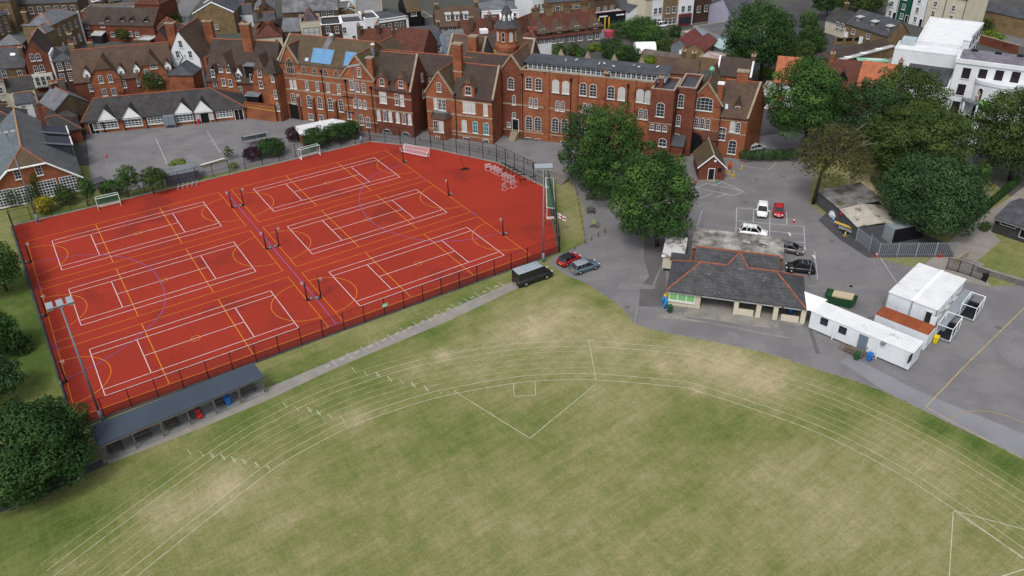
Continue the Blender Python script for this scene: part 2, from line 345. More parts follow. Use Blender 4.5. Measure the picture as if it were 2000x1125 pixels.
# violet hockey pitch: halfway line, side lines at the goals and two shooting arcs
a = CF[3].w(30.5+.7, .0); bq = CF[5].w(30.5+.7, -15.25)
strip(lb, [G(440, 374), G(625, 593), G(657, 633)], .09, .028, m_lb)
strip(lb, [G(642, 637), G(671, 627.5)], .08, .028, m_lb)
for px in ([(823, 344), (833, 352)], [(920, 413), (932, 422)], [(75, 553), (80, 566)], [(108, 668), (113, 684)]): strip(lb, [G(*p) for p in px], .1, .03, m_lb)
for px in ([(789, 322), (760, 330), (730, 342), (715, 355), (705, 372), (702, 390), (706, 405), (717, 425), (745, 446), (790, 462), (830, 470), (870, 471.5), (920, 468), (980, 454)],
           [(66, 513), (110, 505), (160, 498.5), (200, 498), (240, 503), (275, 514), (297, 527), (313, 550), (322, 575), (322, 592), (313, 615), (290, 640), (263, 664), (225, 690), (180, 716), (128, 741)]):
    strip(lb, spline([G(*p) for p in px]), .08, .028, m_lb)
struct('court_yellow_lines', ly); struct('court_white_lines', lw); struct('court_violet_lines', lb); struct('court_dark_lines', ld)
# ---- running track chalked on the grass
m_chalk = mat('chalk_line', (.46, .46, .37), (.33, .34, .22), 1.5, .9, .25, 6); m_chalkf = mat('faded_chalk_line', (.37, .37, .25), (.22, .24, .11), 1.2, .9, .3, 6)
INNER = [(190, 1190), (268, 1125), (400.5, 1018.6), (530.5, 918.8), (600, 876.5), (694.5, 829), (810, 789), (883.5, 769.8), (1002.5, 748.8), (1072.5, 742.8), (1160, 741.8), (1300, 753.3), (1370, 766), (1580, 838), (1730.5, 911.5), (1854.8, 988.5), (2000, 1092), (2100, 1165)]
base = spline([G(*p) for p in INNER], 10); tk = MB()
def offs(pts, d):
    out = []
    for i, p in enumerate(pts):
        t = (pts[min(i+1, len(pts)-1)]-pts[max(i-1, 0)]).normalized(); out.append(p+Vector((-t.y, t.x))*d)
    return out
for k, (d, st, wd) in enumerate([(0, 1, .075), (1.13, 1, .065), (2.24, 0, .06), (3.3, 0, .06), (4.35, 0, .06), (5.45, 0, .06), (6.5, 1, .06), (7.6, 1, .055), (8.75, 0, .05)]):
    strip(tk, offs(base, d), wd, .006, m_chalk if st else m_chalkf)
def chalk(px, wd=.09, m=m_chalk): strip(tk, [G(*p) for p in px], wd, .008, m)
chalk([(887, 764), (1035, 856), (1164, 750)], .075); chalk([(1164, 742), (1150, 664)], .075); chalk([(1144, 664), (1160, 664)], .1)
chalk([(1003, 748), (1004, 774), (1046, 772), (1045, 745)], .07); chalk([(1017, 671), (1017, 651), (1047, 650), (1049, 669)], .06, m_chalkf)
chalk([(887, 764), (1070, 622)], .06, m_chalkf)
chalk([(1850, 1190), (1862, 997), (2060, 1050)], .075); chalk([(1862, 997), (2000, 1090), (2060, 1135)], .09); chalk([(1810, 905), (1785, 926)], .09, m_chalkf); chalk([(1999, 1112), (1950, 1128)], .1)
for x, y, b_ in [(687, 718, 0), (710, 724, 0), (734, 727, 1), (757, 735, 1), (780, 740, 0), (803, 746, 1), (829, 754, 1), (856, 761, 0), (365, 877, 0), (390, 881, 0), (410, 884, 1), (432, 888, 1), (452, 892, 1), (473, 897, 1), (498, 903, 1), (520, 907, 0), (553, 786, 0), (576, 793, 0), (600, 795, 1), (618, 801, 1), (640, 807, 0), (665, 813, 0), (690, 820, 0)]:
    chalk([(x, y), (x+8, y+10)], .1, m_chalk if b_ else m_chalkf)
    if b_: chalk([(x+1, y+8), (x+9, y+4)], .07)
struct('running_track_lines', tk)
# ---- yard markings
ym = MB(); m_yl = mat('worn_white_road_paint', (.5, .5, .5), (.32, .31, .31), 1.5, .9, .2); m_yf = mat('worn_yellow_road_paint', (.5, .36, .13), (.33, .24, .12), 1, .9, .2); m_yp = mat('rubbed_white_paint', (.26, .25, .24), (.17, .16, .16), 1.5, .9, .2)
def yl(px, wd=.1, m=None): strip(ym, [G(*p) for p in px], wd, .012, m or m_yl)
for px in ([(1330, 480), (1441, 405), (1441, 405)], ): pass
yl([(1439, 406), (1536, 413)]); yl([(1439, 406), (1437, 458)]); yl([(1437, 431), (1572, 443)]); yl([(1472, 408), (1471, 434)]); yl([(1504, 411), (1503, 467)]); yl([(1536, 413), (1537, 440)]); yl([(1570, 442), (1573, 490)]); yl([(1437, 445), (1572, 458)]); yl([(1520, 469), (1571, 474)]); yl([(1591, 491), (1597, 546)], .08)
yl([(1360, 366), (1381, 358), (1453, 374), (1432, 382), (1360, 366)]); yl([(1391, 363), (1411, 355.5), (1452, 374)]); yl([(1349, 378), (1370, 387), (1392, 378)]); yl([(1400, 385), (1421, 378)]); yl([(1348, 378), (1345, 381)])
yl([(1371, 412), (1360, 448), (1352, 470)]); yl([(1352, 438), (1362, 440)]); yl([(1340, 452), (1356, 454)]); yl([(1450, 324), (1500, 331), (1516, 319)], .08)
yl([(1719, 503), (1751, 551)], .09); yl([(1704, 505), (1713, 522), (1790, 522), (1810, 503), (1704, 505)], .08, m_yp)
for k in range(9): yl([(1712+k*10, 505), (1722+k*10, 521)], .06, m_yp)
yl([(2120, 490), (2002, 600), (1884, 715), (1808, 795), (1850, 818), (2060, 930)], .09, m_yf); yl([(1884, 716), (1940, 743), (2060, 800)], .07, m_yp); yl([(1956, 649), (2060, 690)], .06, m_yp)
strip(ym, spline([G(*p) for p in [(1858, 819), (1872, 809), (1890, 804), (1920, 803), (1955, 809), (2000, 826), (2050, 855)]]), .08, .012, m_yf)
yl([(1650, 610), (1665, 614), (1655, 622)], .06, m_yp)
PG = m_yp
yl([(201, 288), (305, 271), (404, 255), (500, 240)], .08, PG); yl([(201, 288), (216, 345)], .08, PG); yl([(304, 270), (326, 319)], .1); yl([(404, 255), (430, 298)], .09); yl([(216, 345), (326, 320), (430, 298)], .07, PG)
strip(ym, spline([G(*p) for p in [(205, 297), (235, 294), (255, 300), (261, 306), (255, 315), (235, 321), (213, 322)]]), .08, .012, PG)
strip(ym, arc(G(366, 286), .9, 0, 360, 18), .09, .012, m_yf)
yl([(525, 240), (512, 262), (500, 255)], .08, PG)
struct('yard_markings', ym)
# drain slot and concrete apron by the pavilion
ap = MB()
ap.face(poly_px([(1283, 616), (1330, 610), (1342, 622), (1575, 665), (1500, 655), (1390, 632), (1283, 620)], .016), m_concrete)
for i, (a, b) in enumerate([((1246, 601), (1239, 632))]):
    A, B = G(*a), G(*b); d = (B-A).normalized(); ap.obox((A+B)/2+Vector((0, 0, .06)), d*((B-A).length/2), Vector((-d.y, d.x, 0))*.1, (0, 0, .06), m_concrete)
struct('pavilion_apron', ap)
# ---- distance boards painted on the running path
pn = MB(); ticks = [(653, 709), (682, 695), (710, 682), (736.5, 670), (762.5, 658), (788, 645.5), (812.5, 634), (837, 622.5), (862.5, 611), (887, 599), (911, 587), (933, 576), (957, 565), (980, 555)]
pd = (G(980, 555)-G(653, 709)).normalized(); pn_ = Vector((-pd.y, pd.x, 0))
for x, y in ticks:
    p = G(x, y); strip(pn, [p-pn_*.8, p+pn_*.8], .06, .012, m_yl)
struct('path_distance_lines', pn)
nums = ['54', '55', '60', '65', '66', '65', '66', '65', '68', '70', '71', '76', '78', '78']
def text_mesh(s, size, m, name):
    cu = bpy.data.curves.new(name, 'FONT'); cu.body = s; cu.size = size; cu.align_x = 'CENTER'; cu.align_y = 'CENTER'; cu.extrude = .004
    ob = bpy.data.objects.new(name, cu); COL.objects.link(ob); dg = bpy.context.evaluated_depsgraph_get()
    me = bpy.data.meshes.new_from_object(ob.evaluated_get(dg)); bpy.data.objects.remove(ob); me.materials.clear(); me.materials.append(m); return me
for k in range(len(ticks)):
    s = ['54', '56', '60', '62', '64', '63', '66', '67', '69', '70', '71', '74', '76', '78'][k]
    x, y = ticks[k]; p = G(x, y)-pd*1.0+Vector((0, 0, .014))
    o = link('path_number', text_mesh(s, .62, m_yl, 'path_number'), None, p, math.atan2(pd.y, pd.x)); o['kind'] = 'structure'

# repairs, drains and stains in the tarmac
tp = MB(); q9 = random.Random(21); m_patch = mat('tarmac_repair', (.118, .112, .115), (.1, .096, .1), .4, .92, .2, 6); m_wear = mat('tarmac_wear', (.18, .173, .174), (.155, .148, .15), .5, .92, .15, 6)
for x, y, r, mm in [(1420, 345, 2.2, m_wear), (1550, 345, 3, m_wear), (1600, 440, 2.0, m_wear), (1620, 560, 2.4, m_wear), (1690, 560, 1.4, m_wear), (1200, 520, 1.8, m_wear), (1240, 560, 2, m_wear), (1880, 670, 1.5, m_wear), (1930, 720, 1.6, m_wear), (1380, 400, 1.5, m_wear), ]:
    c = G(x, y); a0 = q9.uniform(0, 6.28); P = []
    for k in range(11): t = a0+2*math.pi*k/11; rr = r*q9.uniform(.55, 1.15); P.append((c.x+rr*math.cos(t)*1.5, c.y+rr*math.sin(t)*.6, .01))
    tp.face(P, mm)
for x, y in [(1402, 372), (1478, 350), (1455, 395), (1625, 470), (1600, 600), (1225, 600), (1530, 345), (1330, 560), (1950, 640), (300, 300), (250, 350)]: c = G(x, y); tp.face([(c.x-.35, c.y-.35, .014), (c.x+.35, c.y-.35, .014), (c.x+.35, c.y+.35, .014), (c.x-.35, c.y+.35, .014)], m_patch)
A, B = G(1585, 640), G(1596, 690)
strip(tp, [G(1583, 645), G(1597, 690)], .5, .0115, m_patch); strip(tp, [G(1275, 560), G(1300, 500)], .3, .0115, m_wear); strip(tp, [G(1640, 640), G(1730, 612)], .4, .0115, m_patch)
struct('tarmac_patches', tp)

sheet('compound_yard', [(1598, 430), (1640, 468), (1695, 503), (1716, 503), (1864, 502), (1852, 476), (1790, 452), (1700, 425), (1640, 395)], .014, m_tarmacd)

ke = MB(); strip(ke, EDGE, .14, .02, m_concrete); struct('field_edging', ke)
# ================================================================== building parts
WC = {}
def outline(w, h, arch, n=8):
    x = w/2
    if arch <= 0: return [(-x, -h/2), (x, -h/2), (x, h/2), (-x, h/2)]
    zs = h/2-arch; P = [(-x, -h/2), (x, -h/2)]
    for k in range(n+1):
        t = math.pi*k/n
        if arch > x*1.05:      # pointed
            tt = k/n*2-1; P.append((-tt*x, zs+arch*(1-abs(tt)**1.6)))
        else: P.append((x*math.cos(t), zs+arch*math.sin(t)))
    return P
def win_mesh(w, h, arch=0, nx=2, nz=2, fm=None, gm=None, fr=.075, bar=.042, sill=True, sm=None):
    fm = fm or m_winw; gm = gm or m_glass; key = (round(w, 1), round(h, 1), round(arch, 2), nx, nz, fm.name, gm.name, fr, sill, sm)
    if key in WC: return WC[key]
    O = outline(w, h, arch); cx = 0; I = []
    for (x, z) in O: I.append((x*(1-2*fr/w), z*(1-2*fr/h)))
    a = MB(); n = len(O)
    V = [(x, -.08, z) for x, z in O]+[(x, -.08, z) for x, z in I]+[(x, .03, z) for x, z in O]+[(x, -.02, z) for x, z in I]
    f = []
    for k in range(n):
        j = (k+1) % n; f += [(k, j, n+j, n+k), (2*n+k, 2*n+j, j, k), (n+k, n+j, 3*n+j, 3*n+k)]
    a.mesh(V, f, fm)
    zt = h/2-(arch*.35 if arch else 0)
    for i in range(1, nx):
        x = -w/2+w*i/nx; a.box(x-bar/2, x+bar/2, -.06, -.025, -h/2+fr*.5, zt-fr*.5, fm)
    for i in range(1, nz):
        z = -h/2+(zt+h/2)*i/nz; b_ = bar*1.5 if (nz % 2 == 0 and i == nz//2) else bar
        a.box(-w/2+fr*.5, w/2-fr*.5, -.055, -.03, z-b_/2, z+b_/2, fm)
    if sill: a.box(-w/2-.1, w/2+.1, -.18, .02, -h/2-.15, -h/2-.005, sm or m_offw)
    g = MB(); g.face([(x, -.03, z) for x, z in O], gm)
    WC[key] = (a.data('window'), g.data('pane')); return WC[key]
FACE = {'f': 0, 'r': math.pi/2, 'l': -math.pi/2, 'b': math.pi}
def window(T, u, v, z, w, h, face='f', **k):
    name = k.pop('name', 'window'); flat_ = k.pop('nopane', False)
    a, g = win_mesh(w, h, **k)
    o = link(name, a, T, (u, v, z), FACE[face])
    link('pane', g, o); return o
def wins(T, FR_, px, w, h, v=0, u=None, face='f', **k):
    for p in px:
        if face == 'f': uu, z = FR_.uz(p[0], p[1], v); window(T, uu, v, z, w, h, 'f', **dict(k))
        else: vv, z = FR_.vz(p[0], p[1], u); window(T, u, vv, z, w, h, face, **dict(k))
def grid(T, u0, u1, n, zs, w, h, v=0, face='f', u=None, **k):
    for z in zs:
        for i in range(n):
            t = u0+(u1-u0)*(i+.5)/n
            if face == 'f': window(T, t, v, z, w, h, 'f', **dict(k))
            else: window(T, u, t, z, w, h, face, **dict(k))
def winsub(P, u, v, z, w, h, face='f', **k):
    a, g = win_mesh(w, h, **k); key = ('one', a.name, g.name)
    if key not in WC:
        me = a.copy(); bm = bmesh.new(); bm.from_mesh(a); base = len(a.materials); me.materials.append(g.materials[0])
        vs_ = [bm.verts.new(q.co) for q in g.vertices]; f = bm.faces.new(vs_); f.material_index = base; bm.to_mesh(me); bm.free(); WC[key] = me
    return link('window', WC[key], P, (u, v, z), FACE[face])
def block(T, u0, u1, v0, v1, ze, zr=None, axis='u', kind='gable', wm=None, rm=None, z0=-.02, oh=.3, og=.12, hl=None, hr=None, ridge=m_ridge, cop=None, sk=0, th=.16, cope='both', parapet=.5, wname='wall'):
    wm = wm or m_brick; rm = rm or m_tileb; W = MB(); Rf = MB(); Rg = MB(); Cp = MB()
    def X(u, v): return u+(sk*(v-v0) if u > (u0+u1)/2 else 0)
    um, vm = (u0+u1)/2, (v0+v1)/2
    A = [(u0, v0), (X(u1, v0), v0), (X(u1, v1), v1), (u0, v1)]
    if kind == 'flat':
        W.prism(A, z0, ze, wm)
        W.build(wname, T); i = .3
        Rf.face([(u0+i, v0+i, ze+.01), (X(u1, v0)-i, v0+i, ze+.01), (X(u1, v1)-i, v1-i, ze+.01), (u0+i, v1-i, ze+.01)], rm)
        if parapet:
            for (p, q) in ((0, 1), (1, 2), (2, 3), (3, 0)):
                a, b = Vector((*A[p], 0)), Vector((*A[q], 0)); d = (b-a).normalized(); n = Vector((-d.y, d.x, 0))
                e = .151 if p in (0, 2) else -.151
                Cp.obox((a+b)/2+n*.15+Vector((0, 0, ze+parapet/2-.004)), d*((b-a).length/2+(0 if p in (0, 2) else -.3)), n*.15, (0, 0, parapet/2), wm)
                Cp.obox((a+b)/2+n*.15+Vector((0, 0, ze+parapet+.05)), d*((b-a).length/2+(.05 if p in (0, 2) else -.35)), n*.2, (0, 0, .055), cop or m_stone)
        rf = Rf.build('roof', T); Cp.build('parapet', T); return rf
    tz = -.02
    if kind == 'gable':
        if axis == 'u':
            P = [(*a, z0) for a in A]+[(*a, ze+tz) for a in A]+[(u0, vm, zr+tz), (X(u1, vm), vm, zr+tz)]
            W.mesh(P, [(0, 1, 5, 4), (2, 3, 7, 6), (1, 2, 6, 9, 5), (3, 0, 4, 8, 7), (3, 2, 1, 0), (4, 5, 9, 8), (6, 7, 8, 9)], wm)
            s = (zr-ze)/(vm-v0); zo = ze-s*oh; g0, g1 = u0-og, u1+og
            Rf.slab([(g0, v0-oh, zo+th), (X(g1, v0), v0-oh, zo+th), (X(g1, vm), vm, zr+th), (g0, vm, zr+th)], th, rm)
            Rf.slab([(g0, vm, zr+th), (X(g1, vm), vm, zr+th), (X(g1, v1), v1+oh, zo+th), (g0, v1+oh, zo+th)], th, rm)
            if ridge: Rg.bar((g0, vm, zr+th), (X(g1, vm), vm, zr+th), .13, ridge)
            ends = [(u0, 'l')]*(cope in ('both', 'l'))+[(u1, 'r')]*(cope in ('both', 'r'))
            if cop:
                for (uu, sd) in ends:
                    for (va, vb) in ((v0-oh, vm), (vm, v1+oh)):
                        za = zo if va < vm-1e-3 else zr; zb = zr if za == zo else zo
                        p, q = Vector((X(uu, va), va, za+th+.1)), Vector((X(uu, vb), vb, zb+th+.1)); d = q-p
                        Cp.obox((p+q)/2, d/2, Vector((.2, 0, 0)), Vector((0, -d.z, d.y)).normalized()*.13, cop)
        else:
            P = [(*a, z0) for a in A]+[(*a, ze+tz) for a in A]+[(um, v0, zr+tz), (um, v1, zr+tz)]
            W.mesh(P, [(0, 1, 5, 8, 4), (2, 3, 7, 9, 6), (1, 2, 6, 5), (3, 0, 4, 7), (3, 2, 1, 0), (5, 6, 9, 8), (7, 4, 8, 9)], wm)
            s = (zr-ze)/(um-u0); zo = ze-s*oh; g0, g1 = v0-og, v1+og
            Rf.slab([(u0-oh, g1, zo+th), (u0-oh, g0, zo+th), (um, g0, zr+th), (um, g1, zr+th)], th, rm)
            Rf.slab([(um, g1, zr+th), (um, g0, zr+th), (u1+oh, g0, zo+th), (u1+oh, g1, zo+th)], th, rm)
            if ridge: Rg.bar((um, g0, zr+th), (um, g1, zr+th), .13, ridge)
            if cop:
                for vv in ([v0] if cope == 'f' else [v0, v1]):
                    for (ua, ub) in ((u0-oh, um), (um, u1+oh)):
                        za = zo if ua < um-1e-3 else zr; zb = zr if za == zo else zo
                        p, q = Vector((ua, vv, za+th+.1)), Vector((ub, vv, zb+th+.1)); d = q-p
                        Cp.obox((p+q)/2, d/2, Vector((0, .2, 0)), Vector((-d.z, 0, d.x)).normalized()*.13, cop)
    if kind == 'hip':
        W.prism(A, z0, ze+tz, wm)
        if axis == 'u':
            hl = (v1-v0)/2 if hl is None else hl; hr = (v1-v0)/2 if hr is None else hr
            s = (zr-ze)/(vm-v0); zo = ze-s*oh+th; a, b, c, d = (u0-oh, v0-oh, zo), (X(u1, v0)+oh, v0-oh, zo), (X(u1, v1)+oh, v1+oh, zo), (u0-oh, v1+oh, zo)
            r0, r1 = (u0+hl, vm, zr+th), (u1-hr, vm, zr+th)
            for poly in ([a, b, r1, r0], [b, c, r1], [c, d, r0, r1], [d, a, r0]): Rf.slab(poly, th, rm)
            if ridge:
                for p, q in ((r0, r1), (a, r0), (b, r1), (c, r1), (d, r0)): Rg.bar(p, q, .11, ridge)
        else:
            hl = (u1-u0)/2 if hl is None else hl; hr = (u1-u0)/2 if hr is None else hr
            s = (zr-ze)/(um-u0); zo = ze-s*oh+th; a, b, c, d = (u0-oh, v0-oh, zo), (u1+oh, v0-oh, zo), (u1+oh, v1+oh, zo), (u0-oh, v1+oh, zo)
            r0, r1 = (um, v0+hl, zr+th), (um, v1-hr, zr+th)
            for poly in ([a, b, r0], [b, c, r1, r0], [c, d, r1], [d, a, r0, r1]): Rf.slab(poly, th, rm)
            if ridge:
                for p, q in ((r0, r1), (a, r0), (b, r0), (c, r1), (d, r1)): Rg.bar(p, q, .11, ridge)
    W.build(wname, T); rf = Rf.build('roof', T)
    if Rg.f: Rg.build('ridge_tiles', rf)
    Cp.build('coping', T); return rf
def dormer(T, u, v, zb, w, ze, za, depth, wm=m_brick, rm=m_tileb, ww=1.0, wh=1.3, wz=None, roof='gable', oh=.25, ridge=m_ridge, **k):
    """dormer: front face at v, body runs back into the main roof"""
    a = MB(); r = MB(); x0, x1 = u-w/2, u+w/2; v1 = v+depth; t = .1
    if roof == 'gable':
        P = [(x0, v, zb), (x1, v, zb), (x1, v1, zb), (x0, v1, zb), (x0, v, ze), (x1, v, ze), (x1, v1, ze), (x0, v1, ze), (u, v, za), (u, v1, za)]
        a.mesh(P, [(0, 1, 5, 8, 4), (2, 3, 7, 9, 6), (1, 2, 6, 5), (3, 0, 4, 7), (5, 6, 9, 8), (7, 4, 8, 9), (3, 2, 1, 0)], wm)
        s = (za-ze)/(w/2); zo = ze-s*oh+t
        r.slab([(x0-oh, v1, zo), (x0-oh, v-oh, zo), (u, v-oh, za+t), (u, v1, za+t)], t, rm); r.slab([(u, v1, za+t), (u, v-oh, za+t), (x1+oh, v-oh, zo), (x1+oh, v1, zo)], t, rm)
    elif roof == 'hip':
        a.box(x0, x1, v, v1, zb, ze, wm); q = w/2
        s = (za-ze)/(w/2); zo = ze-s*oh*.5+t
        r.slab([(x0-oh, v1, zo), (x0-oh, v-oh, zo), (u, v+q, za+t), (u, v1, za+t)], t, rm); r.slab([(u, v1, za+t), (u, v+q, za+t), (x1+oh, v-oh, zo), (x1+oh, v1, zo)], t, rm); r.slab([(x0-oh, v-oh, zo), (x1+oh, v-oh, zo), (u, v+q, za+t)], t, rm)
    elif roof == 'jerkin':      # half hipped
        zh = ze+(za-ze)*.42; hx = w*.29
        P = [(x0, v, zb), (x1, v, zb), (x1, v1, zb), (x0, v1, zb), (x0, v, ze), (x1, v, ze), (x1, v1, ze), (x0, v1, ze), (u-hx, v, zh), (u+hx, v, zh), (u, v1, za)]
        a.mesh(P, [(0, 1, 5, 9, 8, 4), (1, 2, 6, 5), (3, 0, 4, 7), (3, 2, 1, 0), (2, 3, 7, 10, 6)], wm)
        s = (za-ze)/(w/2); zo = ze-s*oh+t; f = v-oh; vb = v+w*.1
        r.slab([(x0-oh, v1, zo), (x0-oh, f, zo), (u-hx, f, zh+t), (u, vb, za+t), (u, v1, za+t)], t, rm); r.slab([(u, v1, za+t), (u, vb, za+t), (u+hx, f, zh+t), (x1+oh, f, zo), (x1+oh, v1, zo)], t, rm); r.slab([(u-hx, f, zh+t), (u+hx, f, zh+t), (u, vb, za+t)], t, rm)
    else:                       # flat or shed roof
        a.box(x0, x1, v, v1, zb, ze, wm); r.slab([(x0-oh, v-oh, ze+.12), (x1+oh, v-oh, ze+.12), (x1+oh, v1, za+.12), (x0-oh, v1, za+.12)], .1, rm)
    d = a.build('dormer', T); rr = r.build('dormer_roof', d)
    if ww: winsub(d, u, v, wz if wz is not None else (zb+ze)/2, ww, wh, **k)
    return d
def chimney(T, u, v, wu, wv, z0, z1, m=m_brick, pots=2, cap=m_stone, pm=m_pot, flute=False):
    a = MB(); a.box(u-wu/2, u+wu/2, v-wv/2, v+wv/2, z0, z1, m)
    a.box(u-wu/2-.12, u+wu/2+.12, v-wv/2-.12, v+wv/2+.12, z1+.004, z1+.3, cap); a.box(u-wu/2-.06, u+wu/2+.06, v-wv/2-.06, v+wv/2+.06, z1-.75, z1-.5, m)
    if flute:
        for i in range(4):
            x = u-wu/2+wu*(i+.5)/4; a.box(x-.1, x+.1, v-wv/2-.12, v+wv/2+.12, z1-2.6, z1-.75, m)
    c = a.build('chimney', T)
    for i in range(pots):
        p = MB(); lu = wu >= wv; o = (i-(pots-1)/2)*.5
        p.lathe([(.16, z1+.3), (.13, z1+.75), (.17, z1+.8)], pm, (u+(o if lu else 0), v+(0 if lu else o), 0), 8); p.build('chimney_pot', c)
    return c
def band(T, segs, z, h=.28, m=m_stone, name='stone_band'):
    a = MB()
    for (u0, u1, v) in segs: a.box(u0, u1, v-.05, v+.1, z-h/2, z+h/2, m)
    return a.build(name, T)
def pipe(T, u, v, z0, z1, m=m_iron, r=.08, hopper=True):
    a = MB(); a.bar((u, v-.12, z0), (u, v-.12, z1), r, m)
    if hopper: a.box(u-.2, u+.2, v-.34, v-.02, z1-.2, z1+.3, m)
    return a.build('drainpipe', T)
def door(T, u, v, z0, w, h, m=m_black, fm=m_white, face='f', double=False):
    a = MB(); f = .09
    a.box(-w/2, w/2, -.03, .02, 0, h, m)
    for x0, x1, za, zb in ((-w/2-f, -w/2, 0, h+f), (w/2, w/2+f, 0, h+f), (-w/2, w/2, h, h+f)): a.box(x0, x1, -.08, .02, za, zb, fm)
    if double: a.box(-.02, .02, -.05, -.025, 0, h, fm)
    o = a.build('door', T, (u, v, z0), FACE[face])
    k = MB(); k.box(w/2-.2, w/2-.1, -.09, -.035, h*.45, h*.5, m_steel); k.build('handle', o); return o
def skylight(T, fr, corners, v0, z0, slope, m, name='skylight', fm=None, up=.12):
    a = MB(); P = [fr.roof(x, y, v0, z0+.16, slope) for x, y in corners]; n = Vector((0, -slope, 1)).normalized()
    Q = [p+n*up for p in P]; k = len(P)
    a.mesh(P+Q, [tuple(range(k, 2*k))]+[(i, (i+1) % k, k+(i+1) % k, k+i) for i in range(k)], m)
    if fm:
        for i in range(k): a.bar(Q[i], Q[(i+1) % k], .06, fm)
    return a.build(name, T)
# ================================================================== the red brick school
SF = F((0, 149), -21.5)
T = thing('school_building', 'large red brick school with gables, tall chimneys and a clerestory wing behind the red court', 'school', SF)
# --- assembly hall with the gothic windows
block(T, -50.7, -30.2, -3.6, 7.2, 12.7, 16.8, rm=m_tilem, cop=m_stone, cope='l')
block(T, -50.05, -45.85, -3.7, 1.2, 12.6, 16.0, 'v', rm=m_tiled, cop=m_stone, cope='f', z0=11.5)
block(T, -53.0, -50.25, -5.9, -3.0, 10.95, 13.4, kind='hip', rm=m_tiled, hl=1.3, hr=1.3, ridge=m_tiled)
H = -3.6
wins(T, SF, [(566.5, 129)], 2.2, 3.6, -3.7, arch=1.3, nx=4, nz=2, fm=m_stone, sill=False, fr=.22, bar=.12)
wins(T, SF, [(594, 137), (614.5, 140.5), (636, 142.5), (657, 145.5)], 1.25, 1.9, H, arch=.75, nx=2, nz=2, fm=m_stone, sill=False, fr=.18, bar=.1)
wins(T, SF, [(569, 164), (576.5, 164.5)], .7, 1.9, H, arch=.3, gm=m_blind); wins(T, SF, [(599.5, 166.5), (620, 168.5), (641, 171), (662, 174)], .75, 1.9, H, arch=.3, nz=4)
wins(T, SF, [(572.5, 192), (583.5, 194)], .95, 2.3, H, arch=.35, nz=4); wins(T, SF, [(604.5, 198), (625, 200.5), (645.5, 203), (666.5, 206)], 1.15, 2.7, H, arch=.45, nz=4)
wins(T, SF, [(608, 228), (628, 230)], 1.2, 1.3, H, nx=3, nz=2)
wins(T, SF, [(532.5, 151), (538.5, 184), (543.5, 208.5)], .8, 1.9, -5.9, arch=.3, nz=4)
band(T, [(-49.9, -34.6, H), (-53.1, -50.2, -5.9)], 10.35, .3); band(T, [(-49.9, -34.6, H)], 9.1, .25); band(T, [(-49.9, -34.6, H)], 6.6, .3); band(T, [(-45.8, -34.6, H)], 12.2, .25)
u, z = SF.uz(578, 217, H); a = MB(); a.box(-1.5, 1.5, -.06, .05, -1.9, 1.5, m_black); a.box(-1.7, 1.7, -.12, .05, 1.5, 1.85, m_stone); a.build('passage_opening', T, (u, H, 1.9))
for x, y in ((585, 200), (613.5, 205), (657, 210)):
    u, z = SF.uz(x, y, H); a = MB(); a.box(u-.25, u+.25, H-.45, H, 0, 5.2, m_brickd); a.box(u-.3, u+.3, H-.5, H, 5.2, 5.6, m_stone); a.build('buttress', T)
u, z = SF.uz(629, 150, H); pipe(T, u, H, 0, 11.4); pipe(T, -50.2-.25, -5.9, 0, 10.4)
SL = (16.8-12.7)/5.4
skylight(T, SF, [(607, 122), (646, 127), (654, 98.5), (613, 94)], -3.6, 12.7, SL, mat('sky_blue_glazing', (.12, .25, .42), (.1, .21, .36), .8, .25, .08), 'glazed_rooflight', m_greym)
skylight(T, SF, [(671, 130), (690, 125.5), (697.5, 103.5), (676, 101)], -3.6, 12.7, SL, MATS['sky_blue_glazing'], 'glazed_rooflight', m_greym)
skylight(T, SF, [(595.5, 119.5), (602, 120.5), (603.5, 114), (597, 113)], -3.6, 12.7, SL, mat('pale_skylight', (.3, .42, .52), None, 1, .3, .05))
for (x, y) in ((649, 75), (729, 94)):
    p = SF.roof(x, y+4, -3.6, 12.8, SL); a = MB(); a.box(p.x-.35, p.x+.35, p.y-.35, p.y+.35, p.z-1, p.z+.5, m_lead); a.lathe([(.3, 0), (.36, .5), (.5, .55), (.42, .8), (.1, 1.0)], m_offw, (p.x, p.y, p.z+.5), 10); a.build('roof_vent', T)
p = SF.roof(640, 86, -3.6, 12.7, SL); a = MB(); a.slab([(p.x-.7, p.y-1.3, p.z-1.3*SL+.2), (p.x+.5, p.y-1.3, p.z-1.3*SL+.2), (p.x+.9, p.y+1.6, p.z+1.6*SL+.2), (p.x-.6, p.y+1.6, p.z+1.6*SL+.2)], .08, m_lead); a.build('lead_flashing', T)
# --- first wing
W1 = -5.2
block(T, -34.6, -27.1, W1, 10.5, 11.3, 15.8, 'v', rm=m_tilem, cop=m_stone, cope='f'); block(T, -27.1, -18.95, W1+.02, 2.8, 9.95, 16.0, rm=m_tiled, wm=m_brickd, cop=m_stone, cope='r')
wins(T, SF, [(701.5, 140.5)], .8, 1.9, W1, nz=4); wins(T, SF, [(687, 166), (698.5, 170), (710.5, 171)], .85, 1.9, W1, nz=4); wins(T, SF, [(693.5, 201), (703, 202.5), (713, 204)], .75, 1.9, W1, arch=.3, nz=4)
wins(T, SF, [(683, 225)], .9, 1.6, W1, nz=4); wins(T, SF, [(706, 234), (719, 238.5)], 1, 2.2, W1, arch=.3, nz=4)
for (x, y, g) in ((745, 190, 1), (751.5, 191, 1), (775, 194, 0), (785.5, 196, 1)): wins(T, SF, [(x, y)], .85, 2.3, W1, nz=4, gm=m_blind if g else m_glass)
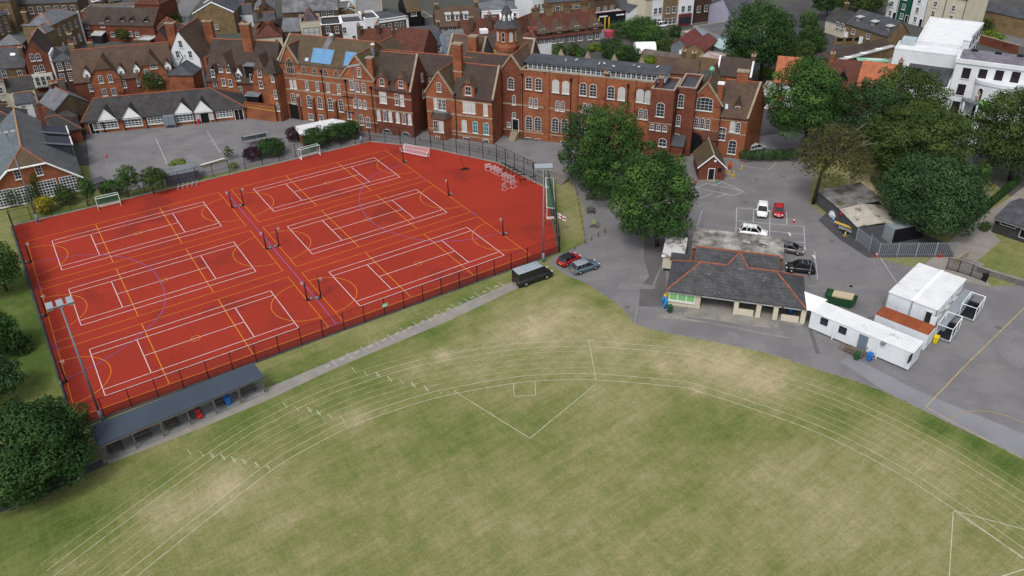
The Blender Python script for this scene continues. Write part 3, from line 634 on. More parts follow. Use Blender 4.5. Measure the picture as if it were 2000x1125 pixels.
for (x, y, g) in ((740, 225, 1), (752, 226.5, 0), (762.5, 227.5, 1), (777, 229.5, 1), (789, 231.5, 0), (800.5, 233, 1)): wins(T, SF, [(x, y)], .8, 2.2, W1, arch=.3, nz=4, gm=m_blind if g else m_glass)
wins(T, SF, [(756, 258), (793, 264)], 2.3, 1.4, W1, arch=1.1, nx=5, nz=2, sill=False)
band(T, [(-34.6, -18.9, W1)], 8.1, .3); band(T, [(-34.6, -27.2, W1)], 11.0, .3); band(T, [(-34.6, -18.9, W1)], 5.3, .3); band(T, [(-34.6, -27.2, W1)], 2.2, .25)
for (x, y) in ((746, 160), (783, 164)):
    u, z = SF.uz(x, y, W1-.05); dormer(T, u, W1-.05, 9.2, 2.6, 11.6, 13.2, 3.6, m_brick, m_tileb, 1.0, 1.6, z, 'jerkin', arch=.3, nz=2)
wins(T, SF, [(824, 151), (827, 183)], .8, 1.7, u=-18.95, face='r', nz=2, nx=2)
u, z = SF.uz(722, 113, -4.4); chimney(T, u, -4.3, 1.25, 1.1, 10, z-.1, m_brick, 0)
for (x, y, v, zz) in ((680, 200, W1, 10.5), (728, 200, W1, 9.7)): u, z = SF.uz(x, y, v); pipe(T, u, v, 0, zz)
a = MB()
for zc in (7.2, 3.9): u, z = SF.uz(682, 187 if zc > 5 else 218, W1); a.bar((u-1.8, W1-.15, zc), (u+1.2, W1-.15, zc), .09, m_iron)
a.build('fire_escape_rail', T)
# --- link range, second wing
block(T, -31, -10, 1.8, 8.4, 11.3, 14.4, rm=m_tiled, wm=m_brickd); wins(T, SF, [(842, 152)], .9, 1.5, 1.8, nz=2)
W2 = -2.7
block(T, -16.95, -10.85, W2, 12.5, 9.15, 13.4, 'v', rm=m_tilem, cop=m_stone, cope='f'); block(T, -10.85, -2.4, W2+.02, 4.7, 9.2, 14.55, rm=m_tiled, cop=m_stone, cope='r'); block(T, -11.5, -1, 3.0, 9.2, 12.6, 15.3, rm=m_tiled); block(T, -17, -9.4, 7.5, 15.5, 12, 17, rm=m_tileb, cop=m_stone, wm=m_flint)
wins(T, SF, [(857.5, 170)], .95, 1.9, W2, arch=.3, nz=4)
for (x, y, g) in ((851, 202, 1), (860, 204, 0), (867, 205, 0)): wins(T, SF, [(x, y)], .8, 2.3, W2, nz=3, gm=m_blind if g else m_glass)
for (x, y) in ((908, 208.5), (916, 209.5), (924.5, 210.5)): wins(T, SF, [(x, y)], .85, 2.4, W2, nz=3, gm=m_blind)
wins(T, SF, [(948.5, 214.5)], .9, 2.4, W2, nz=2, gm=m_blind)
for (x, y, g) in ((907, 245.5, m_blind), (928.5, 248, m_teal), (950, 251, m_teal)): wins(T, SF, [(x, y)], 1.1, 2.5, W2, arch=.4, nz=3, gm=g)
wins(T, SF, [(910.5, 271.5), (949, 276)], 1.3, .8, W2, nx=3, nz=1, sill=False)
u, z = SF.uz(914.5, 177, W2-.1); dormer(T, u, W2-.1, 8.6, 2.5, 11.2, 12.9, 4, m_brick, m_tileb, 1.3, 1.8, z, 'jerkin', arch=.3, nz=2)
band(T, [(-16.9, -2.4, W2)], 8.2, .3); band(T, [(-16.9, -2.4, W2)], 5.2, .3); band(T, [(-16.9, -2.4, W2)], 1.6, .25); band(T, [(-16.9, -2.4, W2)], .9, .2)
s2 = (14.55-9.2)/3.7; p = SF.roof(893, 152, W2, 9.3, s2); u, z = SF.uz(895, 87, p.y+.6); chimney(T, p.x+.1, p.y+.7, 1.7, 1.3, p.z-.8, z, m_brick, 0, m_stone, flute=True); band(T, [(p.x-.9, p.x+1.1, p.y+.05)], z-5.2, .25)
chimney(T, SF.uz(925, 75, 8)[0], 8, 1.6, 1.4, 14, SF.uz(925, 72, 8)[1], m_brick, 0)
u, z = SF.uz(891, 230, W2); pipe(T, u, W2, 0, 9.3); u, z = SF.uz(963, 230, W2); pipe(T, u, W2, 0, 9)
# bay window
u0, _ = SF.uz(858, 260, W2-1.6); B = [(u0-2.1, W2+.05), (u0-1.25, W2-1.7), (u0+1.25, W2-1.7), (u0+2.1, W2+.05)]
a = MB(); a.prism(B, 0, 4.55, m_brick); a.build('bay', T)
a = MB(); Bo = [(u0-2.4, W2+.05), (u0-1.45, W2-2.0), (u0+1.45, W2-2.0), (u0+2.4, W2+.05)]; Bi = [(u0-1.9, W2+.05), (u0-1.1, W2-1.1), (u0+1.1, W2-1.1), (u0+1.9, W2+.05)]
P = [(*b, 4.5) for b in Bo]+[(*b, 5.5) for b in Bi]; a.mesh(P, [(0, 1, 5, 4), (1, 2, 6, 5), (2, 3, 7, 6), (4, 5, 6, 7), (3, 2, 1, 0)], m_tiled); a.prism([(x, y) for x, y in Bi], 5.5, 5.62, m_lead); a.build('bay_roof', T)
window(T, u0-.62, W2-1.72, 2.9, 1.0, 2.4, nz=3); window(T, u0+.62, W2-1.72, 2.9, 1.0, 2.4, nz=3, gm=m_blind); window(T, u0-.4, W2-1.72, .5, .9, .6, nz=1, sill=False); band(T, [(u0-1.3, u0+1.3, W2-1.7)], 1.5, .2)
# --- octagonal turret
OC = (-4.15, 9.8)
def octp(r): return [(OC[0]+r*math.cos(R_(22.5+45*k)), OC[1]+r*math.sin(R_(22.5+45*k))) for k in range(8)]
def octl(mb, prof, m):
    rings = [[(*p, z) for p in octp(r)] for r, z in prof]; P = sum(rings, []); n = 8
    mb.mesh(P, [(i*n+k, i*n+(k+1) % n, (i+1)*n+(k+1) % n, (i+1)*n+k) for i in range(len(prof)-1) for k in range(n)]+[tuple(range((len(prof)-1)*n, len(prof)*n))], m)
a = MB(); octl(a, [(2.25, 0), (2.25, 15.4), (2.45, 15.5), (2.5, 16.4), (2.15, 17.1), (2.1, 20.0), (2.3, 20.1), (2.3, 20.3)], m_brick); octl(a, [(2.3, 15.0), (2.34, 15.02), (2.34, 15.3), (2.3, 15.32)], m_stone); tw = a.build('turret', T)
for k in range(8):
    t = R_(45*k); ca, sa = math.cos(t), math.sin(t); ap = 2.13*math.cos(R_(22.5))
    o = winsub(tw, OC[0]+ap*ca, OC[1]+ap*sa, 18.5, .7, 1.9, arch=.33, nx=1, nz=2, fr=.05, gm=m_blind if k % 3 else m_glass, sm=m_stone); o.rotation_euler[2] = t+math.pi/2
    ap = 2.28*math.cos(R_(22.5)); o = winsub(tw, OC[0]+ap*ca, OC[1]+ap*sa, 13.6, .6, 1.4, arch=0, nx=1, nz=2); o.rotation_euler[2] = t+math.pi/2
a = MB(); octl(a, [(2.7, 20.2), (2.6, 20.4), (1.25, 22.0), (1.05, 22.8), (1.2, 22.85), (.4, 24.2), (.1, 24.3)], m_slated); a.bar((*OC, 24.2), (*OC, 26.4), .04, m_iron); tr = a.build('turret_roof', T)
for k in range(8):
    t = R_(45*k); b = MB(); b.mesh([(-.3, 0, 0), (.3, 0, 0), (.3, 0, .8), (0, 0, 1.5), (-.3, 0, .8), (-.3, .9, .2), (.3, .9, .2), (.3, .9, .8), (0, .9, 1.5), (-.3, .9, .8)], [(0, 1, 2, 3, 4), (1, 6, 7, 2), (5, 0, 4, 9), (2, 7, 8, 3), (4, 3, 8, 9)], m_white); b.box(-.17, .17, -.03, .1, .1, .75, m_blind)
    b.build('lucarne', tr, (OC[0]+1.5*math.cos(t), OC[1]+1.5*math.sin(t), 21.6), t+math.pi/2).scale = (.75, .75, .8)
# --- long range with the clerestory
LV = 2.0
block(T, -2.2, 1.75, LV, 12, 14.0, 16.6, 'v', rm=m_tileb, cop=m_stone, cope='f', wm=m_brickd, oh=.15); block(T, 1.75, 27.9, LV, 12.2, 13.6, kind='flat', rm=m_felt, parapet=.6)
block(T, 27.7, 32.0, .5, 8, 13.1, kind='flat', rm=m_felt, wm=m_brickd, parapet=.5); block(T, 32.0, 35.4, 3.5, 12, 12.9, kind='flat', rm=m_felt, wm=m_brickd, parapet=.5)
block(T, -1.5, 1.2, 9, 14, 14.0, 17.3, 'u', rm=m_tileb, cop=m_stone, cope='r', wm=m_brickb)
a = MB(); a.box(2.1, 29.4, 4.6, 9.2, 13.5, 14.95, m_render); cl = a.build('clerestory', T)
a = MB(); a.slab([(1.4, 4.1, 15.2), (29.9, 4.1, 15.2), (29.9, 9.6, 15.35), (1.4, 9.6, 15.35)], .22, m_felt); a.build('clerestory_roof', cl)
for i in range(27): winsub(cl, 2.75+i*.985, 4.6, 14.3, .86, 1.05, nx=2, nz=2, sill=False, fr=.07)
wins(T, SF, [(998, 163)], 1.35, 2.4, LV, arch=.5, nz=4); wins(T, SF, [(1004, 195)], .7, 2.0, LV, arch=.3, nz=4); wins(T, SF, [(1004, 225)], .8, 1.1, LV, nz=2); wins(T, SF, [(994, 243)], .8, 1.0, LV, nz=2)
for (x, y, g) in ((1033, 162, 0), (1052, 164.5, 0), (1085.5, 168, 1), (1105, 170.5, 1), (1139, 174, 0), (1158.5, 176.5, 0), (1193.5, 180.5, 0), (1214, 183, 1), (1250, 187, 1), (1266.5, 189.5, 1)): wins(T, SF, [(x, y)], 1.4, 2.5, LV, arch=.5, nz=4, gm=m_blind if g else m_glass)
wins(T, SF, [(1037, 200), (1047, 201.5), (1089, 206), (1099, 207.5), (1142, 211), (1152, 212.5), (1251, 222), (1261, 223.5)], .75, 2.0, LV, arch=.2, nz=4)
wins(T, SF, [(1033.5, 240), (1050.5, 242), (1084.5, 244), (1102.5, 246), (1136, 250), (1154, 252)], 1.45, 3.0, LV, arch=.6, nz=5, sill=False)
wins(T, SF, [(1032, 271.5), (1050, 274), (1100, 279)], 1.2, .7, LV, nx=2, nz=1, sill=False)
band(T, [(-2.2, 27.7, LV)], 7.0, .3); band(T, [(-2.2, 27.7, LV)], 1.5, .25); band(T, [(27.7, 32, .5)], 7.1, .2); band(T, [(-2.2, 27.7, LV)], 10.0, .2, m_brickd, 'brick_band')
for x in (1068, 1123, 1177, 1235):
    u, z = SF.uz(x, 190, LV); a = MB(); a.box(u-.55, u+.55, LV-.3, LV, 0, 14.25, m_brick); a.box(u-.6, u+.6, LV-.35, LV+.1, 14.3, 14.5, m_stone); a.build('pilaster', T)
for x in (1021, 1115, 1226): u, z = SF.uz(x, 190, LV); pipe(T, u, LV, 0, 13.2)
for (x, y) in ((1185, 143), (1292.5, 152)): u, z = SF.uz(x, y, 3.2); chimney(T, u, 3.2, .75, .75, 13, z, m_brickd, 1)
for x in (1095, 1147, 1199, 1253): u, z = SF.uz(x, 120, 10.8); a = MB(); a.mesh([(u-.9, 10.6, 14.3), (u+.9, 10.6, 14.3), (u, 10.6, 16.3), (u-.9, 11.2, 14.3), (u+.9, 11.2, 14.3), (u, 11.2, 16.3)], [(0, 1, 2), (4, 3, 5), (1, 4, 5, 2), (3, 0, 2, 5)], m_stone); a.build('gablet', T)
u, z = SF.uz(1007, 252, LV); door(T, u, LV, 1.3, 1.3, 2.5)
a = MB()
for i in range(5): a.box(u-.7-i*.0, u+.7, LV-.9-.32*(i+1), LV-.9-.32*i, 0, 1.25-.25*i, m_stone)
a.box(u-.8, u+.8, LV-.9, LV, 0, 1.28, m_stone); a.build('steps', T)
# porch tower
wins(T, SF, [(1290, 214)], 1.5, 2.7, .5, arch=.6, nz=4); wins(T, SF, [(1273.5, 247.5), (1286, 249.5), (1298.5, 251)], .8, 1.1, .5, arch=.2, nz=2); wins(T, SF, [(1294, 278)], 1.5, 1.6, .5, arch=.5); wins(T, SF, [(1330, 197)], 1.1, 2.6, 3.5, arch=.3, nz=4); wins(T, SF, [(1325, 235)], .8, 2.2, 3.5, arch=.3, nz=4); wins(T, SF, [(1321, 265)], 1.5, .9, 3.5, arch=.4)
# --- gatehouse wing
GV = 5.3
block(T, 34.2, 40.1, GV, 14, 10.1, 14.0, 'v', rm=m_tilem, cop=m_stone, cope='f'); block(T, 40.1, 45.1, GV+.02, 12.9, 8.4, 13.8, rm=m_tileb, wm=m_brick, cop=m_stone, cope='r', sk=.28); block(T, 35.5, 38.5, 13.5, 16.5, 11, 15, 'v', rm=m_tileb, wm=m_brick)
wins(T, SF, [(1376.5, 203)], 3.0, 2.6, GV, arch=.7, nx=4, nz=4); wins(T, SF, [(1360, 239.5), (1371.5, 241), (1382.5, 242.5)], .85, 2.1, GV, arch=.4, nz=4); wins(T, SF, [(1410, 261)], 1.4, 2.5, GV, arch=.2, nx=2, nz=4); wins(T, SF, [(1430.5, 247)], .9, 2.1, GV, arch=.4, nz=2, gm=m_blind); wins(T, SF, [(1441.5, 249)], .9, 2.1, GV, arch=.4, nz=4); wins(T, SF, [(1430, 287)], 1.5, 2.8, GV, arch=.6, nz=4)
band(T, [(34.2, 45.1, GV)], 4.9, .25); band(T, [(34.2, 45.1, GV)], 7.4, .14)
u, z = SF.uz(1353, 290, GV); a = MB(); O = outline(3.3, 4.2, 1.4, 10); a.mesh([(x, -.04, zz) for x, zz in O]+[(x, .06, zz) for x, zz in O], [tuple(range(len(O)))]+[(i, (i+1) % len(O), len(O)+(i+1) % len(O), len(O)+i) for i in range(len(O))], m_black); a.build('gate_arch', T, (u, GV, 2.1))
a = MB(); O2 = outline(4.0, 4.55, 1.7, 10); n = len(O2); I2 = [(x*.84, (zz-.15)*.93) for x, zz in O2]
a.mesh([(x, -.14, zz) for x, zz in O2]+[(x, -.14, zz) for x, zz in I2]+[(x, .02, zz) for x, zz in O2], [(k, (k+1) % n, n+(k+1) % n, n+k) for k in range(n)]+[(2*n+k, 2*n+(k+1) % n, (k+1) % n, k) for k in range(n)], m_brickd); a.build('arch_surround', T, (u, GV, 2.27))
u, z = SF.uz(1440, 217, 6.2); dormer(T, u, 6.2, 8.6, 1.2, 10.1, 11.6, 2.6, m_tileb, m_tileb, .95, 1.0, 9.5, 'gable', nx=2, nz=2)
s3 = (13.8-8.4)/3.8; skylight(T, SF, [(1416.5, 213), (1421.5, 213.5), (1422, 204), (1417, 203)], GV, 8.4, s3, MATS['pale_skylight'])
u, z = SF.uz(1452, 140, 9.4); chimney(T, u, 9.4, 2.0, 1.2, 12, z, m_brick, 0); u, z = SF.uz(1409, 164, 6.6); chimney(T, u, 6.6, .95, .95, 9.5, z, m_brick, 0, m_white)
u, z = SF.uz(1389, 150, 10); a = MB(); a.lathe([(.35, 13.6), (.35, 15), (.5, 15.1), (.5, 15.5), (.2, 15.8)], flat('copper_green', (.16, .4, .3)), (u, 10, 0), 10); a.build('copper_vent', T)
for (x, v) in ((1343, GV), (1406, GV)): u, z = SF.uz(x, 240, v); pipe(T, u, v, 0, 9.6)
pipe(T, SF.uz(1318, 240, 3.5)[0], 3.5, 3, 12.6)
u, z = SF.uz(1386, 269, GV-1.3); a = MB(); a.slab([(u-1.4, GV-1.5, 3.7), (u+1.5, GV-1.5, 3.7), (u+1.5, GV, 5.0), (u-1.4, GV, 5.0)], .12, m_tiler); a.box(u-1.2, u+1.4, GV-1.3, GV, 0, 3.55, m_brickd); a.build('lean_to', T)
u, z = SF.uz(1320, 284, 2.2); a = MB(); a.slab([(u-1.6, 1.3, 2.7), (u+1.6, 1.3, 2.7), (u+1.6, 3.5, 4.2), (u-1.6, 3.5, 4.2)], .1, m_felt); a.box(u-1.4, u+1.4, 1.5, 3.5, 0, 2.6, m_brickd); a.build('lean_to', T)
SCHOOL = T
# ================================================================== buildings of the school grounds
# ---- cricket style pavilion
PF = F(G(1301, 567, 2.8), -16.15)
T = thing('pavilion', 'slate roofed pavilion with terracotta ridges, cream pillars and an open veranda', 'pavilion', PF)
sl = .66; W_, D_ = 17.85, 8.1; zr = 2.8+sl*D_/2
def rz(v): return 2.8+sl*min(v, D_-v)
a = MB(); t = .16; e = [(0, 0, 2.8), (W_, 0, 2.8), (W_, D_, 2.8), (0, D_, 2.8)]; r0, r1 = (4.05, 4.05, zr), (W_-4.05, 4.05, zr)
ap_ = (8.9, 5.9, 2.8+sl*5.9)
a.slab([e[0], e[1], r1, (10.2, 4.05, zr), ap_, (7.5, 4.05, zr), r0], t, m_slated); a.slab([e[1], e[2], r1], t, m_slated); a.slab([e[3], e[0], r0], t, m_slate); a.slab([e[2], e[3], r0, r1], t, m_slated)
a.slab([ap_, (10.2, 4.05, zr), (8.9, 9, 5.3)], .1, m_slated); a.slab([ap_, (8.9, 9, 5.3), (7.5, 4.05, zr)], .1, m_slated)
rf = a.build('roof', T)
a = MB(); b_ = MB()
for p, q in ((r0, (7.5, 4.05, zr)), ((7.5, 4.05, zr), ap_), (ap_, (10.2, 4.05, zr)), ((10.2, 4.05, zr), r1), (e[0], r0), (e[1], r1), (e[2], r1), (e[3], r0)): a.bar(p, q, .11, m_ridge)
a.build('ridge_tiles', rf)
block(T, 3.2, 14.2, 5.0, 10.6, 4.0, 5.55, 'u', rm=m_slated, wm=m_brickd)
a = MB(); a.box(-.2, 17.9, .15, 8, -.02, .3, m_concrete)
for k in range(3): a.box(3.6-k*.5, 13.6+k*.6, -.9-.45*k+.4, .15, -.02, .28-.09*k, m_concrete)
a.build('veranda_floor', T)
a = MB(); a.box(.35, 4.6, .5, 7.6, .3, 2.7, m_cream); a.box(4.6, 17.5, 3.2, 7.6, .3, 2.7, mat('brown_boarding', (.1, .075, .055), (.07, .05, .04), 1)); a.build('wall', T)
for x in (1436, 1480.5, 1514.5, 1570):
    u, z = PF.uz(x, 610, .5); a = MB(); a.box(u-.3, u+.3, .25, .75, .3, 2.75, m_cream); a.build('pillar', T)
us = [PF.uz(x, 610, .5)[0] for x in (1412, 1454, 1501, 1564)]
for (i, j) in ((1, 1), ): pass
for u0, u1 in ((us[1]-1.25, us[1]+1.1), (us[3]-2.3, us[3]-.1)):
    a = MB(); a.box(u0, u1, .35, .6, .3, 1.15, m_cream); a.build('low_wall', T)
for u0, u1 in ((4.7, us[1]-1.3), (us[1]-1.2, us[2]-1.4), (us[2]-1.2, us[3]-2.4), (us[3]-2.2, 17.3)):
    a = MB(); a.box(u0, u1, .42, .52, 2.2, 2.7, m_white); a.build('fascia_board', T)
u, z = PF.uz(1332, 581, .5)
window(T, u, .5, z, 3.5, 1.25, nx=3, nz=1, gm=m_greenblind, fr=.12, bar=.12)
for u in (7.6, 13.4): door(T, u, 3.2, .3, 1.2, 2.0, m_black, m_wood)
a = MB(); a.slab([(-.3, 8, 2.9), (2.4, 8.0, 2.9), (2.4, 10.2, 2.9), (-.3, 10.2, 2.9)], .1, m_slated); a.build('rear_roof', T)
T = thing('flat_roofed_shed', 'long shed with stained concrete sheet roof behind the pavilion', 'shed', PF)
a = MB(); a.box(2.6, 15.1, 12.4, 17.5, -.02, 2.85, m_brick); a.build('wall', T)
a = MB(); a.slab([(2.4, 12.1, 2.95), (15.3, 12.1, 2.95), (15.3, 17.8, 3.3), (2.4, 17.8, 3.3)], .14, mat('stained_concrete_sheet', (.3, .29, .27), (.07, .065, .06), .5, .9, .25, 5, c3=(.42, .41, .4), s3=.6, t3=.56)); a.build('roof', T)
a = MB(); a.bar((2.5, 12.1, 3.0), (6.5, 12.1, 3.0), .12, m_ridge); a.bar((9, 12.1, 3.0), (15.2, 12.1, 3.0), .12, m_ridge); a.build('edge_tiles', T)
T = thing('stilted_cabin', 'small white cabin on legs with rusty ribbed roof left of the pavilion', 'cabin', PF)
a = MB(); a.box(-1.4, 1.4, 9.3, 15.1, .6, 2.55, m_cream); a.build('body', T)
for x, y in ((-1.3, 9.4), (1.3, 9.4), (-1.3, 15), (1.3, 15)): b_ = MB(); b_.box(x-.08, x+.08, y-.08, y+.08, 0, .6, m_steel); b_.build('leg', T)
a = MB(); a.slab([(-1.6, 9.1, 2.7), (1.6, 9.1, 2.7), (1.6, 15.3, 2.75), (-1.6, 15.3, 2.75)], .12, mat('rusty_white_sheet', (.55, .55, .55), (.5, .5, .5), .5, .7, .1, 8, 'corr', 1.6, c3=(.13, .06, .03), s3=.5, t3=.5)); a.build('roof', T)
a = MB(); a.box(-1.6, -1.2, 9.0, 9.25, 2.6, 2.85, m_white); a.build('security_camera', T)
# ---- white portable cabins
CF_ = F(G(1578, 642), -45.26); m_prof = mat('white_profiled_sheet', (.7, .71, .72), (.62, .63, .64), .6, .6, .1, 8, 'corr', 1.2, c3=(.42, .42, .4), s3=.35, t3=.6); m_cab = mat('pale_grey_cladding', (.6, .63, .66), (.52, .55, .58), .5, .6, .1, 6, c3=(.42, .44, .44), s3=.5, t3=.62)
T = thing('portable_cabin', 'long white single storey portable cabin at the edge of the field beside the pavilion', 'portable cabin', CF_)
a = MB(); a.box(0, 12.7, 0, 3.1, .25, 2.68, m_cab); a.build('body', T); a = MB(); a.box(-.05, 12.75, -.06, 3.16, 2.684, 2.8, m_prof); a.build('roof', T); a = MB()
for x in (.5, 4, 8, 12): a.box(x-.3, x+.3, .3, 2.8, 0, .25, m_concrete)
a.build('support_block', T)
for x, y in ((1610, 628), (1646, 645)): u, z = CF_.uz(x, y); window(T, u, 0, z, .95, 1.0, nx=1, nz=1, fm=m_black, sill=False)
v, z = CF_.vz(1777, 700, 12.7); window(T, 12.7, v, z, .9, 1.0, 'r', nx=1, nz=1, fm=m_black, sill=False)
u, z = CF_.uz(1685, 668); door(T, u, 0, .35, .95, 2.0, flat('blue_grey_door', (.12, .17, .22)), m_greym)
a = MB(); a.box(u-1.4, u+.8, -1.5, -.02, .2, .34, m_wood)
for k in range(7): a.box(u-1.4+k*.36, u-1.32+k*.36, -1.5, -1.42, 0, 1.1, m_wood)
a.box(u-1.4, u+.8, -1.52, -1.42, 1.0, 1.08, m_wood); a.box(u-2.2, u-1.4, -1.4, -.3, 0, .15, m_wood); a.box(u+.72, u+.8, -1.5, -.1, 1.0, 1.08, m_wood); a.box(u+.72, u+.8, -1.5, -1.42, 0, 1.1, m_wood); a.build('entrance_steps', T)
for x in (1628, 1724): u, z = CF_.uz(x, 650); a = MB(); a.bar((u, -.1, 0), (u, -.1, 2.6), .07, m_white); a.build('drainpipe', T)
u, z = CF_.uz(1727, 666); a = MB(); a.box(u-.25, u+.25, -.4, -.05, 2.4, 2.75, m_greym); a.build('floodlight', T)
DF = F(G(1726, 618), -45.26)
T = thing('portable_classroom', 'large white double portable building with four ribbed roof panels', 'portable building', DF)
a = MB(); a.box(-.55, 5.55, 1.65, 11.8, .2, 2.75, m_cab); a.build('body', T)
for (x0, x1) in ((-.65, 2.45), (2.55, 5.65)):
    for (y0, y1) in ((1.55, 6.7), (6.76, 11.9)): a = MB(); a.box(x0, x1, y0, y1, 2.756, 2.86, m_prof); a.build('roof_panel', T)
a = MB(); a.box(2.3, 2.7, 1.5, 11.95, 2.865, 2.93, m_white); a.build('roof_joint', T)
for x in (-.6, 2.5, 5.6): a = MB(); a.bar((x, 1.55, .1), (x, 1.55, 2.85), .08, m_steel); a.build('corner_post', T)
window(T, 4.75, 1.65, 1.25, .95, 2.0, nx=1, nz=1, sill=False, name='open_doorway', fr=.12)
a = MB(); a.box(4.75+.5, 5.45+.5, .9, .95, .3, 2.2, m_white); a.build('door', T)
for y in (3.2, 6.2, 9.0): window(T, 5.55, y, 1.6, 1.1, .9, 'r', nx=2, nz=1)
a = MB(); a.box(5.66, 7.0, 1.7, 12.5, 0, .95, m_greym); a.box(5.66, 7.0, 1.7, 12.5, .954, 1.0, m_steel); a.build('access_deck', T)
RC = thing('storage_container', 'white steel container with rusty orange roof beside the portable building', 'container', CF_)
a = MB(); a.box(6.0, 12.5, 5.5, 8.0, .05, 2.35, m_cab); a.build('body', RC)
a = MB(); mr = mat('rusty_steel', (.27, .075, .03), (.2, .055, .025), .5, .9, .2)
a.box(5.98, 12.52, 5.48, 8.02, 2.354, 2.4, mr)
for x in (5.98, 7.6, 9.25, 10.9, 12.45): a.box(x, x+.07, 5.48, 8.02, 2.404, 2.46, mr)
a.build('roof', RC); a = MB(); a.box(12.5, 12.56, 5.6, 6.7, .2, 2.2, m_cab); a.box(12.5, 12.56, 6.8, 7.9, .2, 2.2, m_cab); a.build('door', RC)
T = thing('white_canopy', 'flat white sheet canopy bridging the pavilion and the long cabin', 'canopy')
a = MB(); cq = [G(1571, 569, 2.9), G(1616, 585, 2.85), G(1591, 606, 2.85), G(1576, 605, 2.9)]; a.slab(cq, .1, flat('bright_white_sheet', (.8, .81, .82))); a.build('sheet', T)
for p in cq[1:3]: a = MB(); a.bar((p.x, p.y, 0), (p.x, p.y, 2.76), .06, m_steel); a.build('post', T)
# ---- gas store hut by the gate
HF = F(G(1363, 351), G(1413, 352) and math.degrees(math.atan2((G(1413, 352)-G(1363, 351)).y, (G(1413, 352)-G(1363, 351)).x)))
T = thing('brick_hut', 'small red brick hut with tiled pitched roof in front of the gatehouse', 'hut', HF)
hw = (G(1413, 352)-G(1363, 351)).length
block(T, 0, hw, 0, 7.0, 2.5, 5.0, 'v', wm=mat('brown_red_brick', (.17, .06, .04), (.13, .048, .035), .5, .9, .25, 5, 'brick'), rm=m_tilem, ridge=m_stone, oh=.3, og=.25)
a = MB()
for s in (-1, 1): a.obox((hw/2+s*(hw/4+.12), -.3, 3.78-.12), (hw/4+.2, 0, -1.25*s/1*(1 if s > 0 else 1)) if s > 0 else (hw/4+.2, 0, 1.25), (0, .06, 0), (0, 0, .13), m_white)
a.build('bargeboard', T); u, z = HF.uz(1389, 340); door(T, u, 0, .1, 1.0, 2.1, m_black, m_white)
u, z = HF.uz(1405.5, 332); a = MB(); a.box(u-.35, u+.35, -.06, .03, z-.4, z+.4, m_black); a.build('notice_board', T); u, z = HF.uz(1397, 313.5); a = MB(); a.box(u-.2, u+.2, -.35, -.02, z-.15, z+.1, m_white); a.build('floodlight', T)
a = MB(); a.box(hw/2-.9, hw/2+.9, -.8, 0, 0, .12, m_stone); a.build('doorstep', T)
# ---- playground classroom block
BF = F(G(170, 262), 13.36)
T = thing('classroom_block', 'single storey brick classroom block with slate roof and white timber gables', 'classroom block', BF)
block(T, 0, 32.3, 0, 7.6, 3.0, 6.25, 'u', 'hip', wm=m_brick, rm=m_slatew, hl=2.2, hr=6.6, oh=.45)
for x, y, dr in ((212, 242, 0), (260, 238.5, 0), (360.5, 228.5, 0), (398, 224, 1)):
    u, z = BF.uz(x, y); dormer(T, u, -.45, 2.5, 4.2, 2.6, 5.3, 4.6, m_white, m_slatew, 0, 0, roof='gable', oh=.15, ridge=m_slatew)
    if not dr: window(T, u, 0, 1.75, 3.6, 1.9, nx=5, nz=4, fr=.14, bar=.1)
    else: door(T, u+.1, 0, 0, 1.7, 2.2, m_black); window(T, u-1.4, 0, 1.5, .8, 1.5, nx=1, nz=2, gm=m_blind); window(T, u+1.5, 0, 1.5, .8, 1.5, nx=1, nz=2, gm=m_blind)
for x, y in ((304, 234), (437, 217.5)): u, z = BF.uz(x, y); window(T, u, 0, 1.7, 3.4, 1.7, nx=5, nz=4, fr=.14, bar=.1)
for x in (177, 467): u, z = BF.uz(x, 225); door(T, u, 0, 0, 1.7, 2.3, m_black, double=True)
u, z = BF.uz(186, 246); window(T, u, 0, 1.6, .9, 1.6, nx=2, nz=3)
for x in (201, 242, 287, 382, 424): u, z = BF.uz(x, 240); a = MB(); a.bar((u, -.15, 0), (u, -.15, 2.7), .1, m_iron); a.build('drainpipe', T)
a = MB(); a.bar((.2, -.35, 2.72), (32, -.35, 2.72), .06, flat('yellow_gas_pipe', (.5, .33, .06))); a.build('gas_pipe', T)
u, z = BF.uz(335, 246); TC = thing('switch_cabinet', 'grey steel cabinet on legs against the classroom block', 'cabinet', loc=BF.w(u, -.9), rz=R_(BF.ang))
a = MB(); a.box(-1.15, 1.15, -.5, .5, .7, 2.7, m_greym); a.box(-.02, .02, -.53, -.5, .8, 2.6, m_iron); a.build('body', TC)
for x, y in ((-1.05, -.45), (1.05, -.45), (-1.05, .45), (1.05, .45)): a = MB(); a.box(x-.06, x+.06, y-.06, y+.06, 0, .7, m_greym); a.build('leg', TC)
for x in (-.6, 0, .6): a = MB(); a.lathe([(.2, .02), (.24, .65)], m_lead, (x, 0, 0), 8); a.build('drum', TC)
u, z = BF.uz(389, 240); a = MB(); a.box(-.2, .2, -.2, .2, 0, .9, flat('post_red', (.5, .02, .03))); a.box(-.25, .25, -.25, .25, .9, 1.05, MATS['post_red']); tag(a.build('litter_bin', None, BF.w(u, -.4), R_(BF.ang)), 'red litter bin beside the open classroom door', 'bin')
